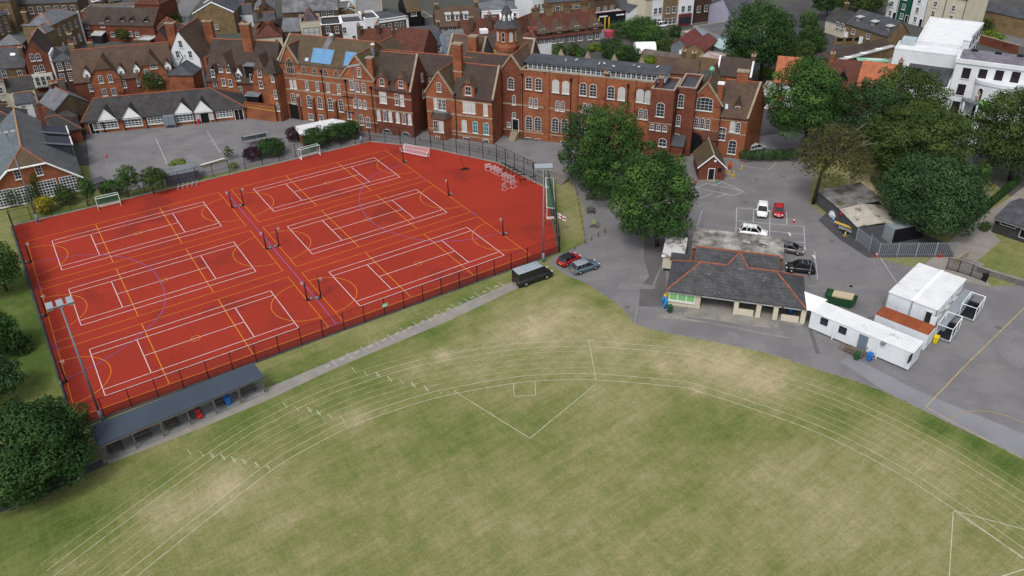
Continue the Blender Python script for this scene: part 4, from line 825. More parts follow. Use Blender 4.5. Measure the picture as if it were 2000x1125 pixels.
# ---- left hall with the big grey roof
LF = F(G(163, 375), 31)
T = thing('gabled_hall', 'red brick hall with a large grey slate roof and tall white windows at far left', 'hall', LF)
hx = -7.1; zE, zR = 2.9, 9.0; sL = (zR-zE)/7.5; V1 = 26; zh = 6.6; hu = 7.5*(zR-zh)/(zR-zE)
a = MB(); P = [(-14.5, 0, -.02), (.3, 0, -.02), (.3, 0, zE), (hx+hu, 0, zh), (hx-hu, 0, zh), (-14.5, 0, zE)]; Q = [(x, V1, z) for x, y, z in P]
a.mesh(P+Q, [(0, 1, 2, 3, 4, 5)]+[(i, (i+1) % 6, 6+(i+1) % 6, 6+i) for i in range(6)]+[(11, 10, 9, 8, 7, 6)], m_brick); a.build('wall', T)
m_grr = mat('pale_grey_tile', (.135, .135, .14), (.105, .105, .112), .25, .7, .15, 6, 'tile', 1.6); m_grl = mat('blue_grey_tile', (.125, .15, .165), (.1, .12, .135), .25, .7, .15, 6, 'tile', 1.6)
a = MB(); o = .35; vb = 3.3; t = .18; ze_ = zE-o*sL
a.slab([(.65, -o, ze_+t), (.65, V1+o, ze_+t), (hx, V1+o, zR+t), (hx, vb, zR+t), (hx+hu, -o, zh+t)], t, m_grr); a.build('roof', T)
a = MB(); a.slab([(-14.85, V1+o, ze_+t), (-14.85, -o, ze_+t), (hx-hu, -o, zh+t), (hx, vb, zR+t), (hx, V1+o, zR+t)], t, m_grl); rf = a.build('roof', T)
a = MB(); a.slab([(hx-hu, -o, zh+t), (hx+hu, -o, zh+t), (hx, vb, zR+t)], t, m_tilem); a.build('half_hip', T)
a = MB(); a.bar((hx, vb, zR+t), (hx, V1+o, zR+t), .16, flat('ochre_ridge', (.33, .19, .08))); a.bar((hx-hu, -o, zh+t), (hx, vb, zR+t), .13, m_ridge); a.bar((hx+hu, -o, zh+t), (hx, vb, zR+t), .13, m_ridge); a.build('ridge_tiles', rf)
a = MB()
for p, q in (((.65, -o-.03, ze_+t), (hx+hu, -o-.03, zh+t)), ((hx-hu, -o-.03, zh+t), (-14.85, -o-.03, ze_+t)), ((hx-hu, -o-.03, zh+t), (hx+hu, -o-.03, zh+t))): a.bar(p, q, .16, m_white)
a.build('bargeboard', T)
for vv in (13.5, 20):      # two wedge shaped dormers facing the playground
    b_ = MB(); x1 = .5; x0 = hx+3.4; z1 = zE+.9; z0_ = zR-3.4*sL+.3
    b_.mesh([(x1, vv-2.6, zE-.1), (x1, vv+2.6, zE-.1), (x1, vv+2.6, zE+2.2), (x1, vv-2.6, zE+2.2), (x0, vv-2.6, z0_-.3), (x0, vv+2.6, z0_-.3)], [(0, 1, 2, 3), (0, 3, 4), (1, 5, 2), (3, 2, 5, 4), (0, 4, 5, 1)], mat('dark_blue_felt', (.03, .035, .05), (.045, .045, .06), .6))
    d = b_.build('dormer', T); b_ = MB(); b_.bar((x1+.2, vv-2.7, zE+2.25), (x0, vv-2.7, z0_), .16, m_lead); b_.bar((x1+.2, vv-2.7, zE+2.2), (x1+.2, vv+2.7, zE+2.2), .12, m_white); b_.build('dormer_edge', d)
    for s in (-1.5, 0, 1.5): winsub(d, x1, vv+s, zE+1.1, 1.1, 1.6, 'r', nx=2, nz=3, sill=False)
for x, y in ((10, 387), (49, 380), (95, 367.5), (137, 359)): u, z = LF.uz(x, y); window(T, u, 0, max(z, 1.75), 3.0, 3.1, nx=6, nz=6, fr=.12, bar=.09)
for x, y in ((34, 340), (75.5, 332.5)): u, z = LF.uz(x, y); window(T, u, 0, z, 1.0, 1.8, nx=2, nz=3)
grid(T, 2, 24, 7, [1.5], 1.2, 2.2, face='r', u=.3, nx=2, nz=4)
a = MB(); a.box(-3.2, -2.5, 22.6, 23.3, zR-4, zR+1.4, m_brickd); a.build('chimney', T)
block(T, -5.5, 3, V1+.5, V1+7, 2.9, 5.2, 'u', 'hip', rm=m_slatew, wm=m_brickd); block(T, -16, -5.6, V1+.5, V1+12, 5, 8.5, 'v', 'hip', rm=m_slatew, wm=m_brickb)
# ---- red boundary wall between the classrooms and the hall
WF = F(G(482, 231), to=G(541, 238))
T = thing('brick_boundary_wall', 'tall red brick wall joining the classroom block to the school turret', 'wall', WF)
wl = (G(541, 238)-G(482, 231)).length
a = MB(); a.box(0, wl, 0, .4, -.02, 3.6, m_brick); a.build('wall', T); a = MB(); a.box(-.05, wl+.05, -.06, .46, 3.604, 3.75, m_brickd); a.build('coping', T); a = MB(); a.bar((0, -.1, 2.7), (wl, -.1, 2.4), .06, MATS['yellow_gas_pipe']); a.build('gas_pipe', T)
# ---- white roofed annexe behind the hedge
AF = F(G(590, 298), to=G(700, 262)); AF = F(G(590, 287), 27)
T = thing('white_roofed_annexe', 'low brick annexe with a stained white flat roof behind the hedge', 'annexe')
zA = 2.6; q = [G(573.5, 247, zA), G(649, 231.5, zA), G(681, 237, zA), G(661, 249, zA), G(588, 265, zA)]
a = MB(); a.slab(q, .16, mat('stained_white_roof', (.6, .61, .63), (.5, .51, .53), .5, .7, .12)); a.build('roof', T); a = MB(); cen = sum(q, Vector())/5; a.prism([((p-cen)*.95+cen) for p in q], -.02, zA-.18, m_brick); a.build('wall', T)
# ---- grey roofed bike shelter and equipment along the back fence
BS = F(G(326, 364), to=G(392, 351)); bl = (G(392, 351)-G(326, 364)).length
T = thing('cycle_shelter', 'low grey sheet roofed shelter behind the court fence', 'shelter', BS)
a = MB(); a.box(0, bl, 0, 2.6, 0, 1.9, mat('mauve_grey_boarding', (.1, .1, .12), (.08, .08, .1), .5)); a.build('wall', T); a = MB(); a.slab([(-.1, -.1, 1.95), (bl+.1, -.1, 1.95), (bl+.1, 2.9, 2.45), (-.1, 2.9, 2.45)], .08, m_lead); a.build('roof', T)
T = thing('curved_shelter', 'small curved polycarbonate shelter beside the purple bush', 'shelter', F(G(480, 290), 30))
a = MB()
for k in range(6): t0, t1 = R_(15*k), R_(15*(k+1)); a.mesh([(x, 2.6*math.sin(t), .6+1.8*math.cos(t)+0) for t in (t0, t1) for x in (0, 5)], [(0, 1, 3, 2)], mat('grey_polycarbonate', (.2, .24, .25), None, 1, .4, .05))
a.build('canopy', T)
for x in (0, 2.5, 5): a = MB(); a.bar((x, 0, 0), (x, 0, 2.4), .05, m_greym); a.bar((x, 2.6, 0), (x, 2.6, .7), .05, m_greym); a.build('post', T)
# ---- the long covered picnic shelter beside the court
PX0, PX1 = G(207, 905), G(524, 767); KF = F(PX0, to=PX1); kl = (PX1-PX0).length
T = thing('picnic_shelter', 'long open shelter with dark corrugated roof beside the red court', 'shelter', KF)
m_krf = mat('slate_blue_corrugated', (.055, .07, .095), (.05, .062, .083), .3, .6, .06, 8, 'corr', 1.6, c3=(.1, .115, .13), s3=2.2, t3=.68)
f0 = KF.loc(G(191, 872, 2.35)); f1 = KF.loc(G(517, 736, 2.35)); b0 = KF.loc(G(175, 833, 2.9)); b1 = KF.loc(G(495, 708, 2.9))
a = MB(); a.slab([f0, f1, b1, b0], .08, m_krf); a.build('roof', T)
a = MB(); a.box(-.2, kl+.1, .05, 3.0, -.02, .06, mat('grey_paving', (.13, .14, .14), (.2, .2, .195), .5, .9, .2)); a.build('floor', T)
for i in range(7):
    for v in (.15, 2.5):
        x = .3+(kl-.6)*i/6; zt = 2.28 if v < 1 else 2.72; a = MB(); a.box(x-.07, x+.07, v-.07, v+.07, .06, zt-.02, m_wood); a.box(x-.22, x+.22, v-.16, v+.16, .065, .12, m_concrete); a.build('post', T)
a = MB(); a.box(0, kl, 2.45, 2.55, .5, .6, m_wood); a.box(0, kl, .1, .2, 2.1, 2.24, m_wood); a.build('rail', T)
# ---- sheds on the east side of the car park
m_shw = mat('grey_shed_boards', (.09, .09, .098), (.07, .07, .076), .6); m_shr = mat('mossy_asbestos', (.26, .25, .24), (.06, .055, .055), .45, .9, .3, 5, 'corr', 1.3, c3=(.1, .085, .03), s3=.4, t3=.55); m_shr2 = mat('pale_mossy_asbestos', (.46, .43, .38), (.34, .3, .25), .5, .9, .3, 5, 'corr', 1.3, c3=(.07, .05, .03), s3=.5, t3=.55)
SA = F(G(1593, 398), to=G(1634, 432)); l1 = (G(1634, 432)-G(1593, 398)).length
T = thing('garden_shed', 'dark boarded shed with lichen covered roof under the brownish tree', 'shed', SA); a = MB(); a.box(0, l1, 0, 7.5, 0, 2.3, m_shw); a.build('wall', T); a = MB(); a.slab([(-.2, -.2, 2.45), (l1+.2, -.2, 2.45), (l1+.2, 7.7, 3.1), (-.2, 7.7, 3.1)], .1, m_shr); a.build('roof', T)
SB = F(G(1635, 431), to=G(1669, 467)); l2 = (G(1669, 467)-G(1635, 431)).length
T = thing('storage_shed', 'dark shed with pale ribbed patchy roof beside the steel palisade', 'shed', SB); a = MB(); a.box(0, l2, 0, 7, 0, 2.2, m_shw); a.build('wall', T); a = MB(); a.slab([(-.2, -.2, 2.3), (l2+.2, -.2, 2.3), (l2+.2, 3.6, 2.8), (-.2, 3.6, 2.8)], .1, m_shr2); a.slab([(-.2, 3.6, 2.8), (l2+.2, 3.6, 2.8), (l2+.2, 7.2, 2.3), (-.2, 7.2, 2.3)], .1, m_shr2); a.build('roof', T)
a = MB(); a.lathe([(.35, 0), (.38, .05), (.3, .1)], flat('rose_red', (.5, .05, .08)), (0, 0, 0), 10); o = a.build('wall_sign', T, (.9, -.06, 1.75)); o.rotation_euler = (R_(90), 0, 0)
XF = F(G(1693, 450), -22)
T = thing('blue_container', 'navy blue steel container behind the palisade fence', 'container', XF); a = MB(); a.box(0, 5.5, 0, 2.4, 0, 2.4, mat('navy_steel', (.012, .018, .05), (.016, .022, .06), .5, .5, .1)); a.build('body', T); a = MB()
for k in range(10): a.box(.2+k*.55, .35+k*.55, -.05, -.003, .1, 2.3, MATS['navy_steel'])
a.build('ribs', T)
XG = F(G(1716, 460), to=G(1740, 476))
T = thing('steel_container', 'light grey steel container inside the palisade compound', 'container', XG); xl = (G(1740, 476)-G(1716, 460)).length
a = MB(); a.box(0, xl, 0, 6, 0, 2.5, flat('light_grey_steel', (.22, .25, .27))); a.build('body', T); a = MB(); a.box(xl+.003, xl+.06, .1, 5.9, .05, 2.4, m_black); a.build('door', T); a = MB()
for k in range(12): a.box(-.02, xl+.02, .1+k*.5, .25+k*.5, 2.503, 2.56, MATS['light_grey_steel'])
a.build('roof_ribs', T)
# ---- dark sports pavilion at the right edge
RF = F(G(1942, 455), -50)
T = thing('dark_clubhouse', 'dark timber clubhouse with felt roof and white framed panels at the right edge', 'clubhouse', RF)
block(T, -.4, 12, 0, 9, 2.7, 3.6, 'u', wm=mat('dark_boards', (.03, .03, .032), (.045, .045, .045), .8), rm=mat('mottled_felt', (.05, .05, .06), (.08, .08, .09), .8, c3=(.16, .16, .17), s3=1, t3=.62), ridge=None, oh=.5)
a = MB(); a.box(-.5, 12, -.55, -.45, 2.35, 2.55, m_lead); a.build('gutter', T)
for u, z, w, h in ((1.5, 2.0, 2.3, .5), (4.6, 1.4, 2.6, 1.4)): window(T, u, 0, z, w, h, nx=1, nz=1, gm=m_black, fr=.08, sill=False)
# ================================================================== trees
def leaf_mat(name, c1, c2, c3):
    M = bpy.data.materials.new(name); M.use_nodes = True; t = M.node_tree; N = t.nodes; L = t.links; b = N['Principled BSDF']
    b.inputs['Roughness'].default_value = .9; b.inputs['Specular IOR Level'].default_value = .06
    at = N.new('ShaderNodeAttribute'); at.attribute_name = 'tint'
    cr = N.new('ShaderNodeValToRGB'); L.new(at.outputs['Fac'], cr.inputs[0]); e = cr.color_ramp.elements
    e[0].position = .1; e[0].color = (*c1, 1); e[1].position = .95; e[1].color = (*c3, 1); q = e.new(.5); q.color = (*c2, 1)
    L.new(cr.outputs[0], b.inputs['Base Color']); return M
LM = {'dark': leaf_mat('dark_leaves', (0.018, 0.040, 0.014), (0.029, 0.062, 0.019), (0.050, 0.096, 0.027)), 'mid': leaf_mat('green_leaves', (.02, .048, .014), (.038, .082, .021), (.082, .145, .034)),
      'olive': leaf_mat('olive_leaves', (.026, .048, .014), (.044, .072, .02), (.08, .118, .032)), 'blue': leaf_mat('blue_green_leaves', (.02, .042, .017), (.032, .064, .025), (.056, .104, .04)),
      'brown': leaf_mat('rusty_green_leaves', (0.036, 0.040, 0.016), (0.060, 0.064, 0.022), (0.104, 0.088, 0.036)), 'yellow': leaf_mat('yellow_leaves', (0.128, 0.120, 0.008), (0.240, 0.216, 0.016), (0.336, 0.304, 0.040)),
      'purple': leaf_mat('purple_leaves', (0.016, 0.010, 0.014), (0.036, 0.016, 0.024), (0.064, 0.028, 0.040)), 'lime': leaf_mat('lime_leaves', (0.064, 0.104, 0.012), (0.112, 0.168, 0.016), (0.176, 0.240, 0.032)), 'ivy': leaf_mat('ivy_leaves', (0.020, 0.048, 0.013), (0.032, 0.072, 0.018), (0.056, 0.112, 0.024))}
def leaves(lobes, size, dens, seed, kind='dark', ragged=.16, minz=.15, fill=.22):
    """lobes: (centre, (rx,ry,rz), tint); leaf sprays spread over and through every lobe"""
    r = random.Random(seed); vs = []; fs = []; tn = []
    for (c, R3, t0) in lobes:
        c = Vector(c); A = 4*math.pi*((R3[0]*R3[1]+R3[0]*R3[2]+R3[1]*R3[2])/3); size *= .8; n = int(A*dens*1.9/(size*size)) if (c[0]**2+c[1]**2) > 1e-6 or len(lobes) < 3 else int(A*dens*1.3/(size*size)); size /= .8
        for i in range(n):
            z = r.uniform(-.75, 1); t = r.uniform(0, 2*math.pi); q = math.sqrt(1-z*z); d = Vector((q*math.cos(t), q*math.sin(t), z))
            k = 1+r.gauss(0, ragged) if r.random() > fill else r.uniform(.35, .95)
            p = c+Vector((d.x*R3[0], d.y*R3[1], d.z*R3[2]))*k
            if p.z < minz: continue
            nrm = (d*1.5+Vector((r.gauss(0, .42), r.gauss(0, .42), r.gauss(.3, .4)))).normalized(); s = size*r.uniform(.55, 1.15)
            a = nrm.orthogonal().normalized(); b = nrm.cross(a); th = r.uniform(0, 6.28); a, b = a*math.cos(th)+b*math.sin(th), b*math.cos(th)-a*math.sin(th)
            i0 = len(vs); w_ = r.uniform(.45, .75)
            vs += [p-a*s*.5, p+b*s*w_*.5-nrm*s*.1, p+a*s*.5-nrm*s*.16, p-b*s*w_*.5-nrm*s*.08]
            fs.append((i0, i0+1, i0+2, i0+3)); tt = min(1, max(0, t0+r.gauss(0, .1))); tn += [tt]*4
    me = bpy.data.meshes.new('crown'); me.from_pydata([tuple(v) for v in vs], [], fs); me.materials.append(LM[kind])
    at = me.attributes.new('tint', 'FLOAT', 'POINT'); at.data.foreach_set('value', tn); me.update(); return me
def crown_lobes(r, h, zc, seed, n=26, lob=.42, flat_=1.0):
    """a core plus many overlapping boughs whose outer faces touch the crown ellipsoid"""
    q = random.Random(seed); out = [((0, 0, zc), (r*.74, r*.74, h*.76), .25)]; n = int(n*2.3); lob *= .64  # core tint is darker: shade between the boughs put into the leaf colour
    for i in range(n):
        z = 1-2*(i+.5)/n*.9; t = i*2.39996+q.uniform(-.35, .35); s = math.sqrt(max(0, 1-z*z))
        rl = lob*q.uniform(.5, 1.5); k = (1.0-rl*.82)*q.uniform(.82, 1.12)
        out.append(((s*math.cos(t)*r*k, s*math.sin(t)*r*k, zc+z*h*k), (r*rl, r*rl, min(h, r)*rl*.78*flat_), min(1, max(0, .5+q.gauss(0, .2)))))
    return out
def tree(name, label, cat, base, box, kind='dark', size=.42, dens=.5, seed=1, n=26, lob=.42, group=None, trunk=True, twigs=0, ragged=.09, fill=.1, flat_=1.0):
    B = G(*base); nd = Vector((B.x, B.y, 0)).normalized(); x0, y0, x1, y1 = box; xc, yc = (x0+x1)/2, (y0+y1)/2
    C = RP(xc, yc, B, nd); dist = (C-EYE).length; mpp = dist/ray(xc, yc).length*1/FPX
    r = (x1-x0)/2*mpp; Hm = (y1-y0)/2*mpp; ph = math.asin((CAMH-C.z)/dist); h = math.sqrt(max(.16*Hm*Hm, Hm*Hm-(r*math.sin(ph))**2))/math.cos(ph)
    h = max(h, r*.55)*1.04; r *= .99; off = Vector((C.x-B.x, C.y-B.y, 0)); zc = max(C.z, h*.45)
    T = thing(name, label, cat, loc=B, group=group)
    lb = [((c[0]+off.x, c[1]+off.y, c[2]), R3, t0) for c, R3, t0 in crown_lobes(r, h, zc, seed, n, lob, flat_)]
    link('crown', leaves(lb, size, dens, seed, kind, ragged, .15, fill), T)
    if trunk:
        a = MB(); q = random.Random(seed); tr = max(.1, r*.042); top = zc+h*.25
        a.tube([(0, 0, -.05), (off.x*.2, off.y*.2, max(.5, zc-h*.7)), (off.x*.7, off.y*.7, zc-h*.15), (off.x, off.y, top)], [tr*1.35, tr, tr*.75, tr*.2], m_bark)
        for i in range(7):
            t = q.uniform(0, 6.28); z0 = zc-h*q.uniform(.1, .6); e = Vector((off.x+r*.62*math.cos(t), off.y+r*.62*math.sin(t), z0+h*q.uniform(.25, .6))); s = Vector((off.x*.6, off.y*.6, z0)); a.tube([s, s*.5+e*.5+Vector((0, 0, .1*h)), e], [tr*.5, tr*.3, tr*.08], m_bark, 6)
        a.build('trunk', T)
    if twigs:
        a = MB(); q = random.Random(seed+5)
        for i in range(twigs):
            t = q.uniform(0, 6.28); e = Vector((off.x+r*q.uniform(.7, 1.05)*math.cos(t), off.y+r*q.uniform(.7, 1.05)*math.sin(t), zc+h*q.uniform(-.2, .9))); s = Vector((off.x, off.y, zc))
            m_ = s.lerp(e, .6)+Vector((q.uniform(-.4, .4), q.uniform(-.4, .4), q.uniform(-.3, .5))); a.tube([s, m_, e], [.09, .055, .02], m_tw, 5)
            for j in range(2): f_ = m_.lerp(e, q.uniform(.2, .8)); a.tube([f_, f_+Vector((q.uniform(-1, 1), q.uniform(-1, 1), q.uniform(-.3, .9)))], [.035, .012], m_tw, 4)
        a.build('bare_branches', T)
    return T
m_tw = flat('bare_twig', (.16, .145, .125))
tree('horse_chestnut_tree', 'broad mid green tree in front of the car park, nearest of the central pair', 'tree', (1283, 480), (1196, 282, 1360, 490), 'mid', .42, .6, 3, 34, .36)
tree('lime_tree', 'tall bright green tree left of the rounded car park tree, hiding the school front', 'tree', (1192, 385), (1128, 203, 1264, 408), 'mid', .42, .6, 4, 30, .38)
tree('dark_leaved_tree', 'dark green tree peeping out left of the bright green tree by the school', 'tree', (1150, 360), (1092, 198, 1200, 382), 'blue', .42, .55, 5, 26, .4)
tree('sycamore_tree', 'tall bushy tree with dark trunk right of the gatehouse', 'tree', (1570, 304), (1496, 112, 1652, 285), 'mid', .45, .55, 6, 32, .36)
tree('ash_tree', 'dark thin tree with bare twigs between the street and the rounded holm oak', 'tree', (1668, 300), (1630, 150, 1765, 290), 'blue', .45, .45, 7, 26, .38, twigs=7)
tree('bay_tree', 'dense olive green tree in front of the white hotel', 'tree', (1772, 290), (1690, 124, 1846, 268), 'olive', .42, .55, 8, 30, .36, flat_=.8)
tree('holm_oak_tree', 'huge rounded olive green tree with layered crown on the east lawn', 'tree', (1770, 366), (1694, 194, 1894, 372), 'olive', .42, .65, 9, 34, .38, flat_=.75)
tree('blue_green_tree', 'blue green spreading tree above the palisade compound', 'tree', (1822, 456), (1722, 298, 1926, 462), 'blue', .4, .6, 10, 34, .36)
tree('thinning_tree', 'sparse rusty tree with bare branches and dark trunk over the sheds', 'tree', (1588, 398), (1556, 242, 1706, 360), 'brown', .4, .3, 12, 24, .34, twigs=9, ragged=.25, fill=.35)
tree('plane_tree', 'large dark tree cut by the right edge of the picture', 'tree', (1972, 352), (1903, 162, 2070, 352), 'olive', .42, .55, 13, 30, .38)
tree('young_tree', 'slim young tree on the brown lawn right of the blue green tree', 'tree', (1914, 369), (1902, 318, 1938, 356), 'mid', .32, .5, 14, 14, .42)
tree('elm_tree', 'very large dark tree behind the gatehouse chimneys', 'tree', (1485, 160), (1416, 6, 1556, 142), 'dark', .5, .6, 15, 34, .36)
tree('garden_tree', 'bushy tree beside the flint cottages at the upper right', 'tree', (1588, 100), (1550, 50, 1618, 112), 'dark', .5, .5, 16, 22, .42)
tree('conifer_tree', 'pale feathery tree in front of the slate walled ruin', 'tree', (1565, 125), (1540, 80, 1594, 132), 'olive', .45, .55, 17, 20, .4)
tree('cedar_tree', 'dark tree at the top edge behind the flint cottages', 'tree', (1614, 40), (1585, -30, 1640, 28), 'dark', .5, .5, 18, 22, .42)
tree('oak_tree', 'wide green tree at the top edge left of the white terrace', 'tree', (1680, 30), (1622, -40, 1735, 30), 'olive', .5, .5, 19, 26, .4)
tree('beech_tree', 'dark tree in the bottom left corner beside the picnic shelter', 'tree', (70, 945), (-75, 775, 172, 985), 'dark', .34, .75, 20, 38, .34)
for i, (b, bx, k, lab) in enumerate([((14, 568), (-70, 470, 36, 575), 'mid', 'rounded tree at the left edge outside the court fence'), ((0, 690), (-70, 600, 30, 700), 'mid', 'leafy tree at the left edge below the rounded one'), ((35, 690), (10, 640, 60, 705), 'dark', 'small bush close to the tall court fence'), ((-5, 785), (-80, 695, 40, 790), 'blue', 'bluish tree at the left edge above the corner tree')]):
    tree('garden_tree', lab, 'tree', b, bx, k, .36, .55, 30+i, 20, .42)
for i, (b, bx, k, lab) in enumerate([((252, 386), (226, 318, 272, 378), 'mid', 'small tree with round crown behind the left court fence'), ((300, 378), (272, 324, 326, 368), 'olive', 'pale green small tree beside the cycle shelter'), ((172, 402), (154, 345, 186, 395), 'mid', 'narrow leafy tree at the corner of the gabled hall'), ((215, 384), (192, 350, 240, 382), 'mid', 'low spreading shrub left of the round crowned small tree'), ((130, 398), (104, 368, 150, 398), 'olive', 'open grey green shrub in front of the hall windows')]):
    tree('small_tree', lab, 'tree', b, bx, k, .28, .55, 40+i, 16, .42)
tree('golden_shrub', 'bright yellow rounded shrub beside the left floodlight mast', 'shrub', (85, 416), (64, 382, 106, 417), 'yellow', .24, .7, 50, 16, .42, trunk=False)
tree('purple_shrub', 'dark purple bush at the end of the hedge by the court', 'shrub', (490, 312), (472, 285, 512, 313), 'purple', .28, .6, 51, 14, .42, trunk=False)
tree('purple_shrub', 'brownish purple shrub between the hedge and the white roofed annexe', 'shrub', (572, 275), (556, 246, 592, 277), 'purple', .28, .6, 52, 14, .42, trunk=False)
for i, (b, bx, lab) in enumerate([((528, 303), (500, 268, 558, 306), 'rounded dark green hedge bush left of the annexe'), ((615, 286), (586, 246, 645, 288), 'dark hedge bush right in front of the annexe corner'), ((655, 278), (628, 240, 682, 280), 'dark hedge bush at the middle of the annexe hedge'), ((688, 268), (662, 234, 706, 272), 'dark hedge bush beside the far floodlight mast')]):
    tree('hedge_bush', lab, 'bush', b, bx, 'dark', .3, .65, 55+i, 18, .42, 'hedge along the back of the court', trunk=False)
tree('ornamental_grass', 'tall feathery grass clump by the court gate', 'plant', (446, 310), (435, 284, 456, 311), 'olive', .3, .5, 60, 10, .4, trunk=False)
tree('shrub', 'low lime shrub below the feathery grass clump', 'shrub', (454, 330), (444, 316, 466, 331), 'lime', .25, .6, 61, 8, .42, trunk=False)
tree('shrub', 'thin yellow green shrub behind the cycle shelter', 'shrub', (346, 330), (330, 309, 366, 331), 'lime', .28, .5, 62, 12, .42, trunk=False)
for i, (b, bx, k, lab) in enumerate([((240, 82), (224, 51, 260, 78), 'olive', 'round green bush in front of the long tiled terrace'), ((204, 80), (196, 64, 214, 80), 'mid', 'small bush beside the white conservatory'), ((330, 45), (310, 22, 332, 44), 'dark', 'dark bush by the car park corner'), ((343, 45), (334, 22, 356, 48), 'olive', 'yellowish bush by the lane'),
    ((1090, 118), (1078, 84, 1108, 116), 'mid', 'round bush behind the clerestory, left of the others'), ((1122, 110), (1106, 80, 1134, 112), 'olive', 'olive bush behind the clerestory roof'), ((1136, 120), (1124, 90, 1148, 120), 'mid', 'upright dark green bush behind the clerestory roof'), ((1165, 98), (1142, 82, 1180, 100), 'lime', 'yellow green hedge behind the clerestory roof'),
    ((1195, 112), (1170, 70, 1222, 122), 'dark', 'dark tree behind the middle of the clerestory'), ((1222, 125), (1188, 86, 1254, 128), 'dark', 'broad dark tree beside the white polytunnel'), ((1215, 70), (1186, 40, 1246, 78), 'mid', 'scrub tree by the pink skip'), ((1245, 62), (1218, 34, 1290, 70), 'mid', 'scrub tree at the roadside'), ((1272, 80), (1226, 46, 1306, 92), 'mid', 'scrub tree in the middle of the overgrown plot'), ((1318, 72), (1304, 48, 1334, 78), 'dark', 'grey green scrub tree near the blue flat roofed workshop'), ((1290, 95), (1275, 78, 1326, 98), 'olive', 'low scrub against the red roofed workshop'), ((1352, 78), (1336, 62, 1358, 78), 'lime', 'bright green bush by the workshop roof'), ((1268, 130), (1246, 108, 1290, 132), 'lime', 'bright yellow green hedge by the grey tunnel'),
    ((1490, 150), (1478, 130, 1516, 160), 'lime', 'bright green bush beside the gatehouse gable'), ((1645, 66), (1636, 60, 1654, 72), 'yellow', 'small yellow shrub by the flint cottages'), ((1600, 55), (1560, 20, 1600, 60), 'mid', 'loose green tree above the flint cottages garden'), ((1965, 50), (1940, 22, 1980, 54), 'olive', 'green tree beside the hotel car park'), ((1932, 58), (1915, 34, 1950, 66), 'olive', 'light green tree at the end of the white hotel'), ((1938, 80), (1914, 62, 1960, 82), 'lime', 'clipped low shrubs at the hotel car park edge'), ((1924, 18), (1912, 0, 1936, 20), 'dark', 'dark conifer against the tan wall'), ((1990, 42), (1982, 28, 2012, 48), 'olive', 'bush at the top right edge')]):
    tree('bush', lab, 'bush', b, bx, k, .42, .5, 70+i, 14, .42, trunk=False)
# clipped hedges (boxy)
def hedge(name, label, p0, p1, h, w, kind, seed):
    A, B = G(*p0), G(*p1); d = B-A; L = d.length; d.normalize(); T = thing(name, label, 'hedge', loc=A); lb = []; k = max(2, int(L/(w*.7)))
    n = Vector((-d.y, d.x, 0))
    for i in range(k+1): c = d*(L*i/k)+n*w*.5; lb.append(((c.x, c.y, h*.55), (w*.6, w*.6, h*.5), RND.uniform(.3, .6)))
    link('foliage', leaves(lb, .26, 1.1, seed, kind, .06, .05), T)
hedge('hedge', 'clipped dark hedge along the drive right of the gatehouse', (1460, 318), (1546, 317), 2.0, 2.4, 'dark', 101)
hedge('hedge', 'dark low hedge along the iron railings of the east path', (1905, 435), (1990, 362), 1.6, 1.0, 'dark', 102)
hedge('hedge', 'small round shrub beside the dark clubhouse corner', (1928, 454), (1932, 450), 1.3, 1.2, 'olive', 103)
# creepers on walls
def creeper(T, fr, px, v, rs, kind='ivy', seed=1, size=.26):
    lb = []
    for (x, y), (rx, rz_) in zip(px, rs): u, z = fr.uz(x, y, v); lb.append(((u, v-.1, z), (rx, .3, rz_), RND.uniform(.3, .6)))
    link('creeper', leaves(lb, size, .9, seed, kind, .12, .05), T)
GH = [o for o in COL.objects if o.name.startswith('gabled_hall')][0]
creeper(GH, LF, [(63, 385), (66, 370), (66, 352), (25, 390), (118, 372), (130, 380), (160, 365), (158, 345), (164, 385)], -.1, [(1.2, 1.5), (1.0, 1.6), (.6, 1.4), (1.1, 1.8), (1.0, 1.2), (.8, 1.0), (.9, 1.6), (.5, 1.2), (.8, 1.2)], 'ivy', 201)
